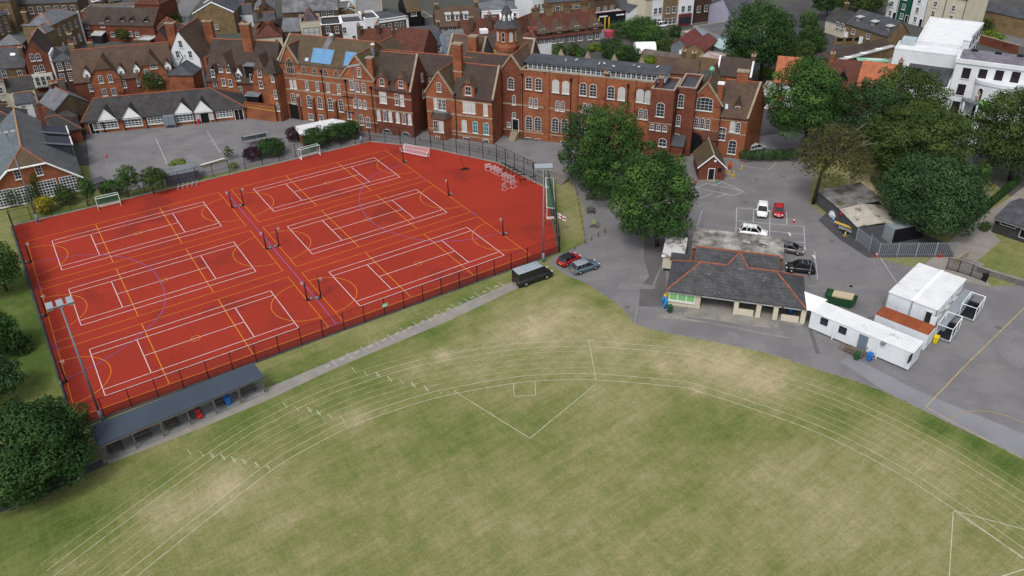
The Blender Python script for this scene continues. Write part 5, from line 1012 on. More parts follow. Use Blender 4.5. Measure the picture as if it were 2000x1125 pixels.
# ================================================================== vehicles
m_tyre = flat('tyre_rubber', (.015, .015, .015), .8); m_rim = flat('alloy_rim', (.3, .3, .31), .4, metal=.6); m_cgl = mat('car_glass', (.01, .012, .015), None, 1, .08, 0, spec=.6); m_head = flat('headlamp', (.6, .62, .65), .2); m_tail = flat('tail_lamp', (.35, .01, .01), .3); m_plateY = flat('yellow_plate', (.6, .42, .03)); m_plateW = flat('white_plate', (.7, .7, .68))
def paint(name, c, r=.3): return mat(name, c, None, 1, r, 0, spec=.5)
def vehicle(name, label, cat, L, W, H, kind, pm, rear, front, rm=None, group=None, bars=False, off=0):
    A, B = G(*rear), G(*front); d = (B-A).normalized(); c = (A+B)/2+Vector((-d.y, d.x, 0))*off
    T = thing(name, label, cat, loc=c, rz=math.atan2(d.y, d.x), group=group); rm = rm or pm; w = W/2; h = L/2
    belt = {'hatch': .62, 'suv': .6, 'mini': .63, 'van': .5, 'estate': .61}[kind]*H; hood = belt-.04 if kind != 'suv' else belt
    st = {'hatch': [(-h, .55, .9), (-h+.12, 1, .97), (-h+.7, 1.02, 1), (h*.35, 1.0, 1), (h*.62, .96, .98), (h-.25, .82, .93), (h, .55, .82)],
          'van': [(-h, .98, .96), (-h+.1, 1, 1), (0, 1, 1), (h*.55, 1, 1), (h*.72, .95, 1), (h-.2, .75, .95), (h, .5, .86)]}
    S = st['van'] if kind == 'van' else st['hatch']; a = MB(); zb = .24; P = []
    for x, kz, kw in S: zt = zb+(belt-zb)*kz; P += [(x, -w*kw*.94, zb), (x, -w*kw, zb+(zt-zb)*.55), (x, -w*kw*.93, zt), (x, w*kw*.93, zt), (x, w*kw, zb+(zt-zb)*.55), (x, w*kw*.94, zb)]
    n = 6; k = len(S)
    a.mesh(P, [(i*n+j, i*n+(j+1) % n, (i+1)*n+(j+1) % n, (i+1)*n+j) for i in range(k-1) for j in range(n)]+[tuple(range(n-1, -1, -1)), tuple(range((k-1)*n, k*n))], pm, True)
    if kind == 'van': xr0, xr1, xs0, xs1 = -h+.05, -h+.12, h*.42, h*.7
    elif kind == 'mini': xr0, xr1, xs0, xs1 = -h+.1, -h+.55, h*.22, h*.5
    elif kind == 'suv': xr0, xr1, xs0, xs1 = -h+.12, -h+.55, h*.18, h*.52
    else: xr0, xr1, xs0, xs1 = -h+.1, -h+.6, h*.2, h*.6
    wr = w*.78 if kind != 'van' else w*.9; wb = w*.93; zr = H-.07
    g = MB(); Q = [(xr0, -wb, belt-.02), (xs1, -wb, belt-.02), (xs1, wb, belt-.02), (xr0, wb, belt-.02), (xr1, -wr, zr), (xs0, -wr, zr), (xs0, wr, zr), (xr1, wr, zr)]
    g.mesh(Q, [(0, 1, 5, 4), (1, 2, 6, 5), (2, 3, 7, 6), (3, 0, 4, 7), (4, 5, 6, 7)], m_cgl)
    for s in (-1, 1):      # pillars
        for x0, x1 in ((xr0, xr1), (xs1, xs0)): a.bar((x0, s*wb, belt-.03), (x1, s*wr, zr), .055, pm if kind != 'van' else pm)
        xm = (xr0+xs1)/2; a.bar((xm, s*wb*1.003, belt-.03), (xm*.9, s*wr*1.01, zr), .05, pm)
        if kind in ('van', 'suv', 'estate', 'hatch'): xm = xr0*.55+xs1*.1; a.bar((xm, s*wb, belt-.03), (xm, s*wr*1.01, zr), .06, pm)
        a.obox((xs1-.25, s*(w+.1), belt+.05), (.07, 0, 0), (0, .1, 0), (0, 0, .07), pm)
    a.build('body', T); g.build('windows', T)
    r = MB(); t = .1; R0 = [(xr1-.12, -wr-.02, zr), (xs0+.06, -wr-.02, zr), (xs0+.06, wr+.02, zr), (xr1-.12, wr+.02, zr)]; R1 = [(xr1, -wr*.9, H), (xs0-.12, -wr*.9, H), (xs0-.12, wr*.9, H), (xr1, wr*.9, H)]
    r.mesh(R0+R1, [(4, 5, 6, 7), (0, 1, 5, 4), (1, 2, 6, 5), (2, 3, 7, 6), (3, 0, 4, 7), (3, 2, 1, 0)], rm, True)
    if kind == 'van':
        for i in range(5): x = xr1+.5+i*.75; r.box(x, x+.03, -wr*.85, wr*.85, H, H+.02, m_greym)
    ro = r.build('roof', T)
    if bars:
        b_ = MB()
        for x in (xr1+.6, xs0-.5): b_.bar((x, -wr, H+.1), (x, wr, H+.1), .03, m_steel)
        for s in (-1, 1): b_.bar((xr1+.2, s*wr*.95, H+.06), (xs0-.1, s*wr*.95, H+.06), .03, m_iron)
        b_.build('roof_bars', T)
    wr_ = .32 if kind != 'van' else .36
    for x in (-h*.58, h*.62):
        for s in (-1, 1):
            b_ = MB(); b_.bar((0, -.11, 0), (0, .11, 0), wr_, m_tyre, n=14); o = b_.build('wheel', T, (x, s*(w-.1), wr_))
            q = MB(); q.bar((0, -.125, 0), (0, .125, 0), wr_*.62, m_rim, n=10); q.build('rim', o)
    for s in (-1, 1):
        b_ = MB(); b_.obox((h-.1, s*w*.64, belt*.72), (.09, 0, 0), (0, w*.17, 0), (0, 0, .085), m_head); b_.build('headlight', T)
        b_ = MB(); b_.obox((-h+.04, s*w*.8, belt*.82), (.05, 0, 0), (0, w*.11, 0), (0, 0, .13), m_tail); b_.build('tail_light', T)
    for x, mm in ((h+.005, m_plateW), (-h-.005, m_plateY)): b_ = MB(); b_.obox((x, 0, .5), (.012, 0, 0), (0, .26, 0), (0, 0, .06), mm); b_.build('number_plate', T)
    b_ = MB(); b_.box(h-.16, h+.02, -w*.8, w*.8, .2, .36, m_greym if kind in ('van', 'suv') else m_iron); b_.box(-h-.02, -h+.14, -w*.85, w*.85, .2, .36, m_greym if kind in ('van', 'suv') else m_iron); b_.build('bumper', T)
    return T
pBlack = paint('black_car_paint', (.012, .013, .016)); pRed = paint('red_car_paint', (.36, .01, .015)); pBlue = paint('slate_blue_paint', (.085, .125, .155)); pWhite = paint('white_car_paint', (.72, .73, .74)); pSil = paint('silver_paint', (.36, .37, .38)); pPlum = paint('plum_grey_paint', (.11, .095, .105)); pSoft = flat('black_soft_top', (.02, .02, .024), .8); pSilR = flat('silver_van_roof', (.27, .3, .34), .4)
vehicle('minibus', 'black minibus with silver roof parked on the grass at the court corner', 'minibus', 5.9, 2.05, 2.45, 'van', pBlack, (1012, 566), (1083, 541), pSilR, off=1.0)
vehicle('parked_car', 'red convertible with black soft top parked beside the floodlight mast', 'car', 3.75, 1.7, 1.42, 'mini', pRed, (1096, 520), (1126, 505), pSoft)
vehicle('parked_car', 'slate blue crossover car with silver roof parked next to the red convertible', 'car', 4.4, 1.82, 1.6, 'suv', pBlue, (1120, 534), (1163, 520), paint('grey_roof_paint', (.2, .22, .24)))
vehicle('parked_car', 'white hatchback in the marked bay beside the small red car', 'car', 4.3, 1.78, 1.56, 'hatch', pWhite, (1489, 402), (1487, 430))
vehicle('parked_car', 'small red hatchback facing the camera in the marked bay', 'car', 3.55, 1.65, 1.48, 'hatch', pRed, (1520, 405), (1520, 431))
vehicle('parked_car', 'white off-roader half hidden behind the concrete roofed shed', 'car', 4.3, 1.82, 1.68, 'suv', pWhite, (1445, 456), (1496, 463), bars=True)
vehicle('parked_car', 'plum grey car parked at the end of the long shed', 'car', 4.3, 1.8, 1.45, 'hatch', pPlum, (1519, 487), (1562, 495))
vehicle('parked_car', 'black estate car with roof bars behind the pavilion corner', 'car', 4.1, 1.8, 1.6, 'suv', pBlack, (1588, 532), (1536, 527), bars=True)
G_ = 'cars in the town streets'
for rear, front, pm, k, lab in (((1944, 57), (1980, 66), pBlack, 'hatch', 'dark green car in the hotel car park'), ((1976, 47), (2012, 54), pBlack, 'hatch', 'black car at the top right edge of the hotel car park'), ((30, 37), (13, 48), paint('yellow_car_paint', (.5, .3, .02)), 'hatch', 'bright yellow car on the street at far left'), ((36, 50), (18, 57), pWhite, 'van', 'small white van parked next to the yellow car'),
    ((184, 6), (200, 3), pWhite, 'hatch', 'white car in the upper left car park'), ((201, 7), (216, 4), pBlack, 'hatch', 'black car between two others in the upper left car park'), ((217, 6), (233, 3), paint('olive_car_paint', (.12, .12, .08)), 'hatch', 'olive grey car in the upper left car park'), ((318, 8), (328, 14), pSil, 'hatch', 'silver car on the grey car park at the top left'), ((1025, 3), (1038, 0), pWhite, 'hatch', 'white car on the street at the top middle'), ((1030, 9), (1042, 4), paint('pink_car_paint', (.4, .08, .16)), 'hatch', 'crimson pink car on the street at the top middle'),
    ((1900, 262), (1899, 243), pSil, 'suv', 'silver car between the holm oak and the right edge tree'), ((1897, 296), (1893, 283), pWhite, 'hatch', 'white car half hidden under the right edge tree'), ((1238, 91), (1258, 89), pBlack, 'hatch', 'dark car parked beside the white polytunnel'), ((1310, 112), (1338, 121), paint('navy_car_paint', (.02, .04, .09)), 'hatch', 'dark blue car in the workshop yard'), ((1366, 127), (1392, 122), pWhite, 'van', 'white van behind the gatehouse'), ((1288, 54), (1300, 52), pWhite, 'van', 'white van at the roadside beyond the scrub'), ((1372, 34), (1388, 31), pBlack, 'hatch', 'black car at the corner of the lilac house'), ((1466, 296), (1482, 292), pSil, 'hatch', 'silver car behind the clipped drive hedge')):
    vehicle('parked_car', lab, 'van' if k == 'van' else 'car', 4.2, 1.78, 1.9 if k == 'van' else 1.5, k, pm, rear, front, group=G_)
# ================================================================== floodlight masts
def mast(label, base, H, heads, face, n=3):
    T = thing('floodlight_mast', label, 'floodlight', loc=G(*base), rz=face, group='floodlight masts round the court'); a = MB()
    a.bar((0, 0, 0), (0, 0, 1.6), .2, m_greym, n=10); a.bar((0, 0, 1.6), (0, 0, H), .14, m_greym, .08, n=10); a.box(-.25, .25, -.25, .25, 0, .05, m_greym); a.build('mast', T)
    a = MB(); a.bar((-heads, 0, H), (heads, 0, H), .06, m_steel); a.build('crossarm', T)
    for i in range(n):
        x = -heads+2*heads*i/(n-1); b_ = MB(); b_.obox((x, -.3, H+.12), (.32, 0, 0), (0, .42, -.16), (0, .07, .16), m_steel); b_.obox((x, -.32, H-.06), (.28, 0, 0), (0, .38, -.15), (0, .006, .012), m_head); b_.build('lamp_head', T)
fa = R_(CY_)
mast('floodlight mast with three lamps at the near left of the court behind the picnic shelter', (200, 822), 15.7, .95, fa+math.pi, 3); mast('floodlight mast at the right corner of the court beside the black minibus', (1061, 512), 15.3, .95, fa+R_(150), 4); mast('floodlight mast at the far corner in front of the first school wing', (706, 280), 15.9, .95, fa, 4); mast('floodlight mast by the yellow shrub at the left edge', (75, 435), 16.0, .95, fa, 3)
for (b, H, lab) in (((1533, 497), 3.6, 'slim lamp post with white head in the car park'), ((1579, 545), 3.8, 'short floodlight pole beside the black estate car'), ((1888, 250), 7.0, 'street lamp in front of the white hotel'), ((1277, 45), 8, 'street lamp on the road beyond the scrub'), ((1937, 52), 6, 'lamp post in the hotel car park'), ((330, 30), 9, 'dark telegraph pole in the upper left car park')):
    T = thing('lamp_post', lab, 'lamp post', loc=G(*b)); a = MB(); a.bar((0, 0, 0), (0, 0, H), .06, m_greym); a.build('post', T); a = MB(); a.obox((0, -.3, H+.05), (.14, 0, 0), (0, .4, 0), (0, 0, .07), m_offw); a.build('lamp_head', T)
# ================================================================== fences
def net_mat(name, c, a_):
    M = bpy.data.materials.new(name); M.use_nodes = True; t = M.node_tree; N = t.nodes; L = t.links; b = N['Principled BSDF']; b.inputs['Base Color'].default_value = (*c, 1); b.inputs['Roughness'].default_value = .7
    tr = N.new('ShaderNodeBsdfTransparent'); mx = N.new('ShaderNodeMixShader'); mx.inputs[0].default_value = a_; L.new(tr.outputs[0], mx.inputs[1]); L.new(b.outputs[0], mx.inputs[2]); L.new(mx.outputs[0], N['Material Output'].inputs[0]); return M
m_netl = net_mat('black_wire_mesh', (.02, .02, .022), .16); m_netd = net_mat('dense_black_mesh', (.025, .012, .014), .52); m_netg = net_mat('blue_grey_mesh', (.05, .055, .07), .6)
def fence(name, label, pts, h, sp=3, low=0, rails=(1.0,), net=None, netlow=None, post=.045, pm=None, cat='fence', base=.012, wires=0):
    pm = pm or m_iron; P = [G(*p) for p in pts]; T = thing(name, label, cat, loc=P[0]); O = P[0]; nt_, nl, ra = MB(), MB(), MB()
    for i in range(len(P)-1):
        A, B = P[i]-O, P[i+1]-O; L = (B-A).length; k = max(1, round(L/sp)); d = (B-A)/k; n = Vector((-d.y, d.x, 0)).normalized()
        for j in range(k+(1 if i == len(P)-2 else 0)):
            q = A+d*j; b_ = MB(); b_.box(-post, post, -post, post, 0, h+.04, pm); b_.build('post', T, q, math.atan2(d.y, d.x))
        up = Vector((0, 0, 1)); o = n*.05
        if net: nt_.face([A+up*(low+.02)+o, B+up*(low+.02)+o, B+up*h+o, A+up*h+o], net)
        if low: nl.face([A+up*base+o, B+up*base+o, B+up*low+o, A+up*low+o], netlow)
        for z in rails: ra.bar(A+up*z*h, B+up*z*h, .03 if not wires else .025, pm, n=4)
        for w_ in range(wires): z = (low+.1)+(h-low-.1)*(w_+.5)/wires; ra.bar(A+up*z, B+up*z, .009, pm, n=4)
    nt_.build('mesh_panel', T); nl.build('lower_panel', T); ra.build('rail', T); return T
fence('court_fence', 'black mesh fence with dense lower panels along the near side of the court', [(150, 835), (1092, 493)], 2.75, 2.9, 1.15, (1.0, .42), net_mat('fine_wire_mesh', (.02, .02, .022), .1), m_netd, wires=4)
fence('court_fence', 'tall dense grey mesh fence along the left end of the court', [(27, 443), (150, 835)], 3.4, 3.0, 0, (1.0,), m_netg)
fence('court_fence', 'low black mesh fence at the back of the court beside the hall and hedge', [(24, 441), (480, 331), (610, 300), (722, 276)], 2.7, 3.0, 0, (1.0, .45), m_netl)
fence('court_fence', 'black mesh fence with mid rails along the school side of the court', [(724, 276), (842, 289), (970, 317), (1042, 352), (1064, 363)], 3.6, 3.0, 0, (1.0, .35), m_netl, None)
fence('court_fence', 'tall mesh fence along the grass bank at the right end of the court', [(1070, 362), (1093, 491)], 3.3, 3.0, 0, (1.0,), m_netg)
fence('path_railing', 'dark handrail along the path between the court and the school', [(745, 262), (860, 282), (955, 300), (1030, 322), (1062, 345)], 1.1, 2.4, 0, (1.0, .5), None, None, .03)
fence('compound_fence', 'grey steel palisade fence around the container compound', [(1671, 470), (1697, 491)], 2.3, 2.5, 0, (.92, .15), net_mat('palisade_pales', (.2, .23, .26), .55), None, .05, m_steel)
fence('compound_fence', 'grey steel palisade fence between the car park and the steps', [(1697, 484), (1714, 501), (1862, 500)], 2.3, 2.6, 0, (.92, .15), None, None, .05, m_steel)
PFN = [o for o in COL.objects if o.get('label', '').startswith('grey steel palisade fence between')][0]; a = MB(); A, B, C_ = G(1697, 484), G(1714, 501), G(1862, 500)
for p, q in ((A, B), (B, C_)):
    k = int((q-p).length/.28); d = (q-p)/k; e = d.normalized(); n = Vector((-e.y, e.x, 0))
    for j in range(k): c = p+d*(j+.5)-A; a.obox(c+n*-.04+Vector((0, 0, 1.2)), e*.045, n*.01, (0, 0, 1.2), m_greym)
o = a.build('pales', PFN); o['kind'] = 'stuff'
fence('iron_railing', 'black iron gate and railing at the bottom of the stone steps', [(1848, 526), (1870, 532), (1895, 540), (1925, 552)], 1.9, 2.4, 0, (1.0, .1), net_mat('diamond_mesh', (.02, .02, .02), .35), None, .05)
fence('iron_railing', 'dark iron railing beside the brown lawn and east path', [(1700, 355), (1760, 405), (1790, 440)], 1.2, 2.5, 0, (1.0, .1), m_netd, None, .03)
fence('wooden_knee_rail', 'low timber knee rail at the corner of the grass bank', [(1155, 470), (1182, 455)], .7, 2.0, 0, (1.0,), None, None, .07, m_wood)
fence('wooden_knee_rail', 'low timber rail along the grass verge behind the red convertible', [(1101, 499), (1143, 475)], .5, 3, 0, (1.0,), None, None, .06, m_wood)
fence('bank_edge_fence', 'post and wire edging between the grass bank and picnic area', [(1124, 370), (1143, 474)], .8, 2.2, 0, (1.0,), None, None, .05, m_wood)
a = MB(); ws = [G(1600, 0), G(1700, 0)]
# stone steps and retaining wall by the east path
T = thing('stone_steps', 'stone steps climbing to the east path beside the iron gate', 'steps', F(G(1872, 518), to=G(1908, 532))); L_ = (G(1908, 532)-G(1872, 518)).length
a = MB()
for k in range(4): a.box(-.2, L_, .45*k, .45*k+.5, 0, .17*(k+1), m_concrete)
a.build('treads', T); a = MB(); a.box(-.55, -.2, -.2, 3.4, 0, 1.1, m_stone); a.build('side_wall', T)
T = thing('stone_retaining_wall', 'low flint retaining wall below the lawn at the right edge', 'wall', F(G(1908, 532), to=G(2040, 572))); L_ = (G(2040, 572)-G(1908, 532)).length; a = MB(); a.box(0, L_, 0, .4, 0, .8, m_flint); a.build('wall', T); a = MB(); a.box(-.05, L_, -.05, .45, .804, .9, m_concrete); a.build('coping', T)
T = thing('concrete_steps', 'steps with dark nosings between the court corner and the school yard', 'steps', F(G(1060, 350), -40)); a = MB(); b_ = MB()
for k in range(6): a.box(0, 4.2, .38*k, .38*k+.42, 0, .15*(k+1), m_concrete); b_.box(0, 4.2, .38*k-.02, .38*k+.1, .15*(k+1)+.003, .15*(k+1)+.02, m_brickk)
a.build('treads', T); b_.build('nosings', T)
# ================================================================== court equipment
def netball(label, px, ang):
    T = thing('netball_post', label, 'netball post', loc=G(*px), rz=ang, group='netball posts on the court'); a = MB(); a.bar((0, 0, .1), (0, 0, 3.05), .085, m_iron, n=8); a.build('post', T)
    a = MB(); a.box(-.7, .1, -.22, .22, .02, .1, m_iron); a.box(-.75, -.4, -.3, .3, .1, .24, m_lead); a.build('base', T)
    a = MB(); n = 12
    for k in range(n): t0, t1 = 2*math.pi*k/n, 2*math.pi*(k+1)/n; a.bar((.34+.19*math.cos(t0), .19*math.sin(t0), 3.05), (.34+.19*math.cos(t1), .19*math.sin(t1), 3.05), .016, m_offw, n=4); a.bar((.34+.19*math.cos(t0), .19*math.sin(t0), 3.05), (.34+.1*math.cos(t0), .1*math.sin(t0), 2.65), .008, m_offw, n=3)
    a.bar((0, 0, 3.05), (.16, 0, 3.05), .016, m_offw, n=4); a.build('hoop', T)
rows = ('far', 'middle', 'near')
for i, (px, col, s) in enumerate([((61, 511), 0, 0), ((92, 616), 0, 0), ((130, 746), 0, 0), ((453, 406), 1, math.pi), ((520, 487), 1, math.pi), ((600, 587), 1, math.pi), ((476, 401), 2, 0), ((545, 480), 2, 0), ((627, 581), 2, 0), ((788, 317.5), 3, math.pi), ((876, 382), 3, math.pi), ((982.5, 459.5), 3, math.pi)]):
    netball('netball post at the %s court, %s' % (rows[i % 3], ('left end of the red surface', 'left side of the violet centre line', 'right side of the violet centre line', 'right end of the red surface')[col]), px, fa+s)
m_gnet = net_mat('green_net', (.03, .13, .08), .5)
def hockey(label, px0, px1, h=2.14, depth=1.2, sgn=1):
    A, B = G(*px0), G(*px1); fr = F(A, to=B); L = (B-A).length; T = thing('hockey_goal', label, 'goal', fr); a = MB()
    for x in (0, L): a.bar((x, 0, .02), (x, 0, h), .05, m_white); a.bar((x, 0, h), (x, sgn*depth, h-.1), .035, m_white); a.bar((x, sgn*depth, 0), (x, sgn*depth, h-.1), .035, m_white)
    a.bar((0, 0, h), (L, 0, h), .05, m_white); a.bar((0, sgn*depth, h-.1), (L, sgn*depth, h-.1), .035, m_white); a.build('frame', T)
    a = MB(); a.box(0, L, sgn*depth-.04, sgn*depth+.04, .02, .46, m_offw)
    for x in (0, L): a.box(x-.03, x+.03, min(0, sgn*depth)+.05, max(0, sgn*depth)-.05, .02, .46, m_offw)
    a.build('backboard', T); a = MB(); a.face([(0, 0, h-.03), (L, 0, h-.03), (L, sgn*depth, h-.12), (0, sgn*depth, h-.12)], m_gnet); a.face([(0, sgn*depth-.02, .46), (L, sgn*depth-.02, .46), (L, sgn*depth-.02, h-.12), (0, sgn*depth-.02, h-.12)], m_gnet); a.build('net', T); return T
hockey('hockey goal with green net at the far left beside the yellow shrub', (193, 411), (237, 401)); hockey('hockey goal with green net at the far side in front of the hedge', (590, 313), (626, 303)); hockey('hockey goal seen end on by the right floodlight mast, laid along the fence', (1068, 428), (1066, 368), 2.1, 1.3, -1)
T = thing('football_goal', 'white folding goal lying at the school side of the court', 'goal', F(G(790, 296), to=G(838, 306))); L_ = (G(838, 306)-G(790, 296)).length; a = MB()
for x in (0, L_): a.bar((x, 0, .05), (x, .2, 1.6), .05, m_white); a.bar((x, 0, .05), (x, -1.0, .4), .05, m_white); a.bar((x, -1.0, .4), (x, .2, 1.6), .04, m_white)
for y, z in ((0, .05), (.2, 1.6), (-1, .4), (-.4, 1.0)): a.bar((0, y, z), (L_, y, z), .05, flat('pinkish_white', (.6, .45, .48)))
a.build('frame', T); a = MB(); a.face([(0, -.95, .38), (L_, -.95, .38), (L_, .2, 1.55), (0, .2, 1.55)], net_mat('white_net', (.6, .5, .55), .25)); a.build('net', T)
T = thing('drag_brush', 'dark drag brush with long handle standing on the red court', 'brush', F(G(908, 331), 10)); a = MB(); a.box(-.7, .7, -.25, .25, .02, .22, m_iron); a.build('brush_head', T); a = MB(); a.bar((0, 0, .2), (-.8, .3, 2.4), .04, m_iron); a.build('handle', T)
m_hur = flat('pale_pink_frame', (.55, .42, .44))
def hurdle(px, ang, lean, label, dark=False):
    m = m_iron if dark else m_hur; T = thing('folding_chair' if dark else 'hurdle', label, 'trolley' if dark else 'hurdle', loc=G(*px), rz=ang, group='folded carts by the court fence' if dark else 'hurdles on the red court'); a = MB()
    for x in (-.5, .5): a.bar((x, 0, .03), (x, lean, 1.05), .035, m); a.bar((x, -.55, .03), (x, .3, .03), .03, m)
    a.bar((-.5, -.55, .03), (.5, -.55, .03), .03, m); a.build('frame', T); b_ = MB(); b_.obox((0, lean, 1.02), (.58, 0, 0), (0, .03, 0), (0, 0, .09), m); b_.build('crossbar', T)
    if not dark: b_ = MB(); b_.obox((0, lean*.6, .6), (.46, 0, 0), (0, .015, 0), (0, 0, .3), net_mat('hurdle_panel', (.55, .42, .44), .5) if 'hp' not in MATS else MATS['hp']); b_.build('panel', T); MATS['hp'] = b_.mats[0]
hl = ['leftmost hurdle of the row', 'second hurdle from the left end of the row', 'third hurdle from the left in the row', 'fourth hurdle from the left in the row', 'first of the four open hurdles in mid row', 'second of the four open hurdles in mid row', 'third of the four open hurdles in mid row', 'last of the four open hurdles in mid row', 'bulky white hurdle stack at the near end of the row', 'tilted hurdle standing apart at the near end']
for i, px in enumerate([(953, 331), (964, 335), (970, 338), (976, 341), (986, 349), (991, 352), (996, 354), (1002, 356), (1002, 365), (985, 369)]): hurdle(px, R_(20+i*4), .1+.05*(i % 3), 'pale pink '+hl[i])
for i, px in enumerate([(982, 330), (990, 334), (998, 338), (1006, 342), (1014, 346), (1020, 352), (1023, 362), (1042, 356)]): hurdle(px, R_(-35+i*9), .3, 'dark folded cart number %s along the corner fence, counted from the school side' % ('one', 'two', 'three', 'four', 'five', 'six', 'seven', 'eight')[i], True)
# ================================================================== small things
m_blue = flat('bin_blue', (.02, .12, .42)); m_green = flat('bin_green', (.02, .07, .03)); m_yell = flat('bin_yellow', (.6, .45, .01)); m_redp = flat('plastic_red', (.5, .02, .025))
def wbin(label, p, m, rz=0, s=1.0, z=0):
    T = thing('wheelie_bin', label, 'bin', loc=Vector((p.x, p.y, z)), rz=rz); T.scale = (s, s, s); a = MB()
    a.mesh([(-.22, -.24, .06), (.22, -.24, .06), (.22, .2, .06), (-.22, .2, .06), (-.29, -.32, .95), (.29, -.32, .95), (.29, .32, .95), (-.29, .32, .95)], [(3, 2, 1, 0), (4, 5, 6, 7), (0, 1, 5, 4), (1, 2, 6, 5), (2, 3, 7, 6), (3, 0, 4, 7)], m); a.build('body', T)
    a = MB(); a.slab([(-.31, -.36, 1.02), (.31, -.36, 1.02), (.31, .36, 1.08), (-.31, .36, 1.08)], .07, m); a.build('lid', T); a = MB(); a.bar((-.3, .28, .1), (.3, .28, .1), .1, m_tyre, n=10); a.build('wheels', T)
wbin('green wheelie bin at the left corner of the pavilion', G(1308, 610), m_green, .2); wbin('dark green wheelie bin at the foot of the cabin steps', G(1672, 702), m_green, -.7); wbin('blue wheelie bin next to the green one by the cabin steps', G(1697, 704), m_blue, -.7); wbin('yellow wheelie bin between the containers and the wheeled cages', G(1826, 670), m_yell, -.7); wbin('blue wheelie bin under the picnic shelter roof', KF.w(13.6, .9), m_blue, R_(KF.ang), 1.1, .06); wbin('blue wheelie bin on the veranda of the pavilion', PF.w(16.2, 2.2), m_blue, 0, 1, .3); wbin('black wheelie bin by the gate at the right', G(1922, 548), m_black)
T = thing('gas_bottles', 'blue gas cylinders standing at the left wall of the pavilion', 'gas bottles', loc=G(1299, 602))
for i, (x, y) in enumerate(((0, 0), (.15, .5), (-.1, 1.0))): a = MB(); a.lathe([(.2, 0), (.2, 1.1), (.1, 1.3), (.06, 1.45)], flat('cylinder_blue', (.02, .2, .5)), (x, y, 0), 10); a.build('cylinder', T)
T = thing('mop_bucket', 'yellow bucket cart beside the blue gas cylinders', 'bucket', loc=G(1300, 583)); a = MB(); a.lathe([(.25, .1), (.32, .7)], flat('bright_yellow', (.55, .38, .02)), (0, 0, 0), 10); a.build('tub', T); a = MB(); a.bar((.1, 0, .6), (.6, .5, 1.2), .04, MATS['bright_yellow']); a.build('handle', T)
def cone(label, px, m, band_=None, h=.75):
    T = thing('traffic_cone', label, 'traffic cone', loc=G(*px)); a = MB(); a.box(-.22, .22, -.22, .22, 0, .05, m); a.lathe([(.16, .05), (.035, h)], m, (0, 0, 0), 10); a.build('cone', T)
    if band_: a = MB(); a.lathe([(.122, h*.42), (.075, h*.72)], band_, (0, 0, 0), 10); a.build('stripe', T)
m_cy = flat('cone_yellow', (.6, .4, .01)); m_cr = flat('cone_red', (.6, .03, .04)); m_cg = flat('cone_green', (.02, .35, .15)); m_cb = flat('cone_blue', (.02, .2, .5))
for px, m, b_, lab in [((1448, 330), m_cy, None, 'yellow cone alone on the parking line right of the brick hut'), ((1433, 341), m_cy, None, 'yellow cone, further of the pair right of the hut'), ((1430, 347), m_cy, None, 'yellow cone, nearer of the pair right of the hut'), ((1424, 340), m_cy, None, 'yellow cone in front of the orange sack'), ((1420, 337), m_cy, None, 'yellow cone at the hut wall beside the orange sack'), ((1359, 357), m_cr, None, 'red cone at the left corner of the brick hut'), ((1400, 357), m_cg, None, 'green cone at the right of the hut door'), ((1456, 317), m_cr, m_white, 'red and white cone by the clipped hedge'), ((1550, 434), m_cr, m_white, 'red and white cone beside the small red car'), ((1627, 432), m_cb, m_white, 'blue and white cone by the white bulk bag'), ((1639.5, 443), m_cb, m_white, 'blue and white cone by the trailer'), ((1650, 460), m_cy, m_white, 'yellow and white cone behind the trailer'), ((1711, 501), m_cr, m_white, 'red and white cone at the palisade corner'), ((1834, 502), m_cr, None, 'small red cone below the palisade sign'), ((208, 307), m_cr, None, 'red marker cone on the playground line')]: cone(lab, px, m, b_)
T = thing('orange_sack', 'orange net sack leaning on the hut side wall', 'sack', loc=G(1425, 330)); link('netting', leaves([((0, 0, .8), (.35, .5, .8), .5)], .3, 1.2, 301, 'dark', .08, 0), T).data.materials[0] = flat('orange_net', (.6, .09, .02))
T = thing('bulk_bag', 'white rubble bulk bag beside the shed wall', 'bag', loc=G(1628, 424)); bm_ = MB(); q_ = random.Random(4); bm_.lathe([(.6, 0), (.85, .3), (.9, .7), (.7, 1.0), (.3, 1.15)], mat('white_woven_sack', (.5, .53, .56), (.38, .41, .44), 3, .9, .2), (0, 0, 0), 9, False)
for i, v in enumerate(bm_.v): bm_.v[i] = (v[0]*q_.uniform(.85, 1.15), v[1]*q_.uniform(.85, 1.15), v[2]*q_.uniform(.92, 1.1))
bm_.build('sack', T); 
T = thing('car_trailer', 'small silver trailer carrying yellow poles', 'trailer', F(G(1653, 453), -50)); a = MB(); a.box(-1.1, 1.1, -.6, .6, .45, .55, m_steel)
for s in (-.6, .57): a.box(-1.1, 1.1, s, s+.03, .55, .9, m_steel)
a.build('bed', T); a = MB()
for s in (-.2, .1): a.bar((-2.2, s, 1.0), (2.0, s, 1.0), .1, flat('scaffold_yellow', (.5, .33, .05)))
a.build('poles', T)
for s in (-.72, .72): a = MB(); a.bar((0, s-.1, .3), (0, s+.1, .3), .3, m_tyre, n=12); a.build('wheel', T)
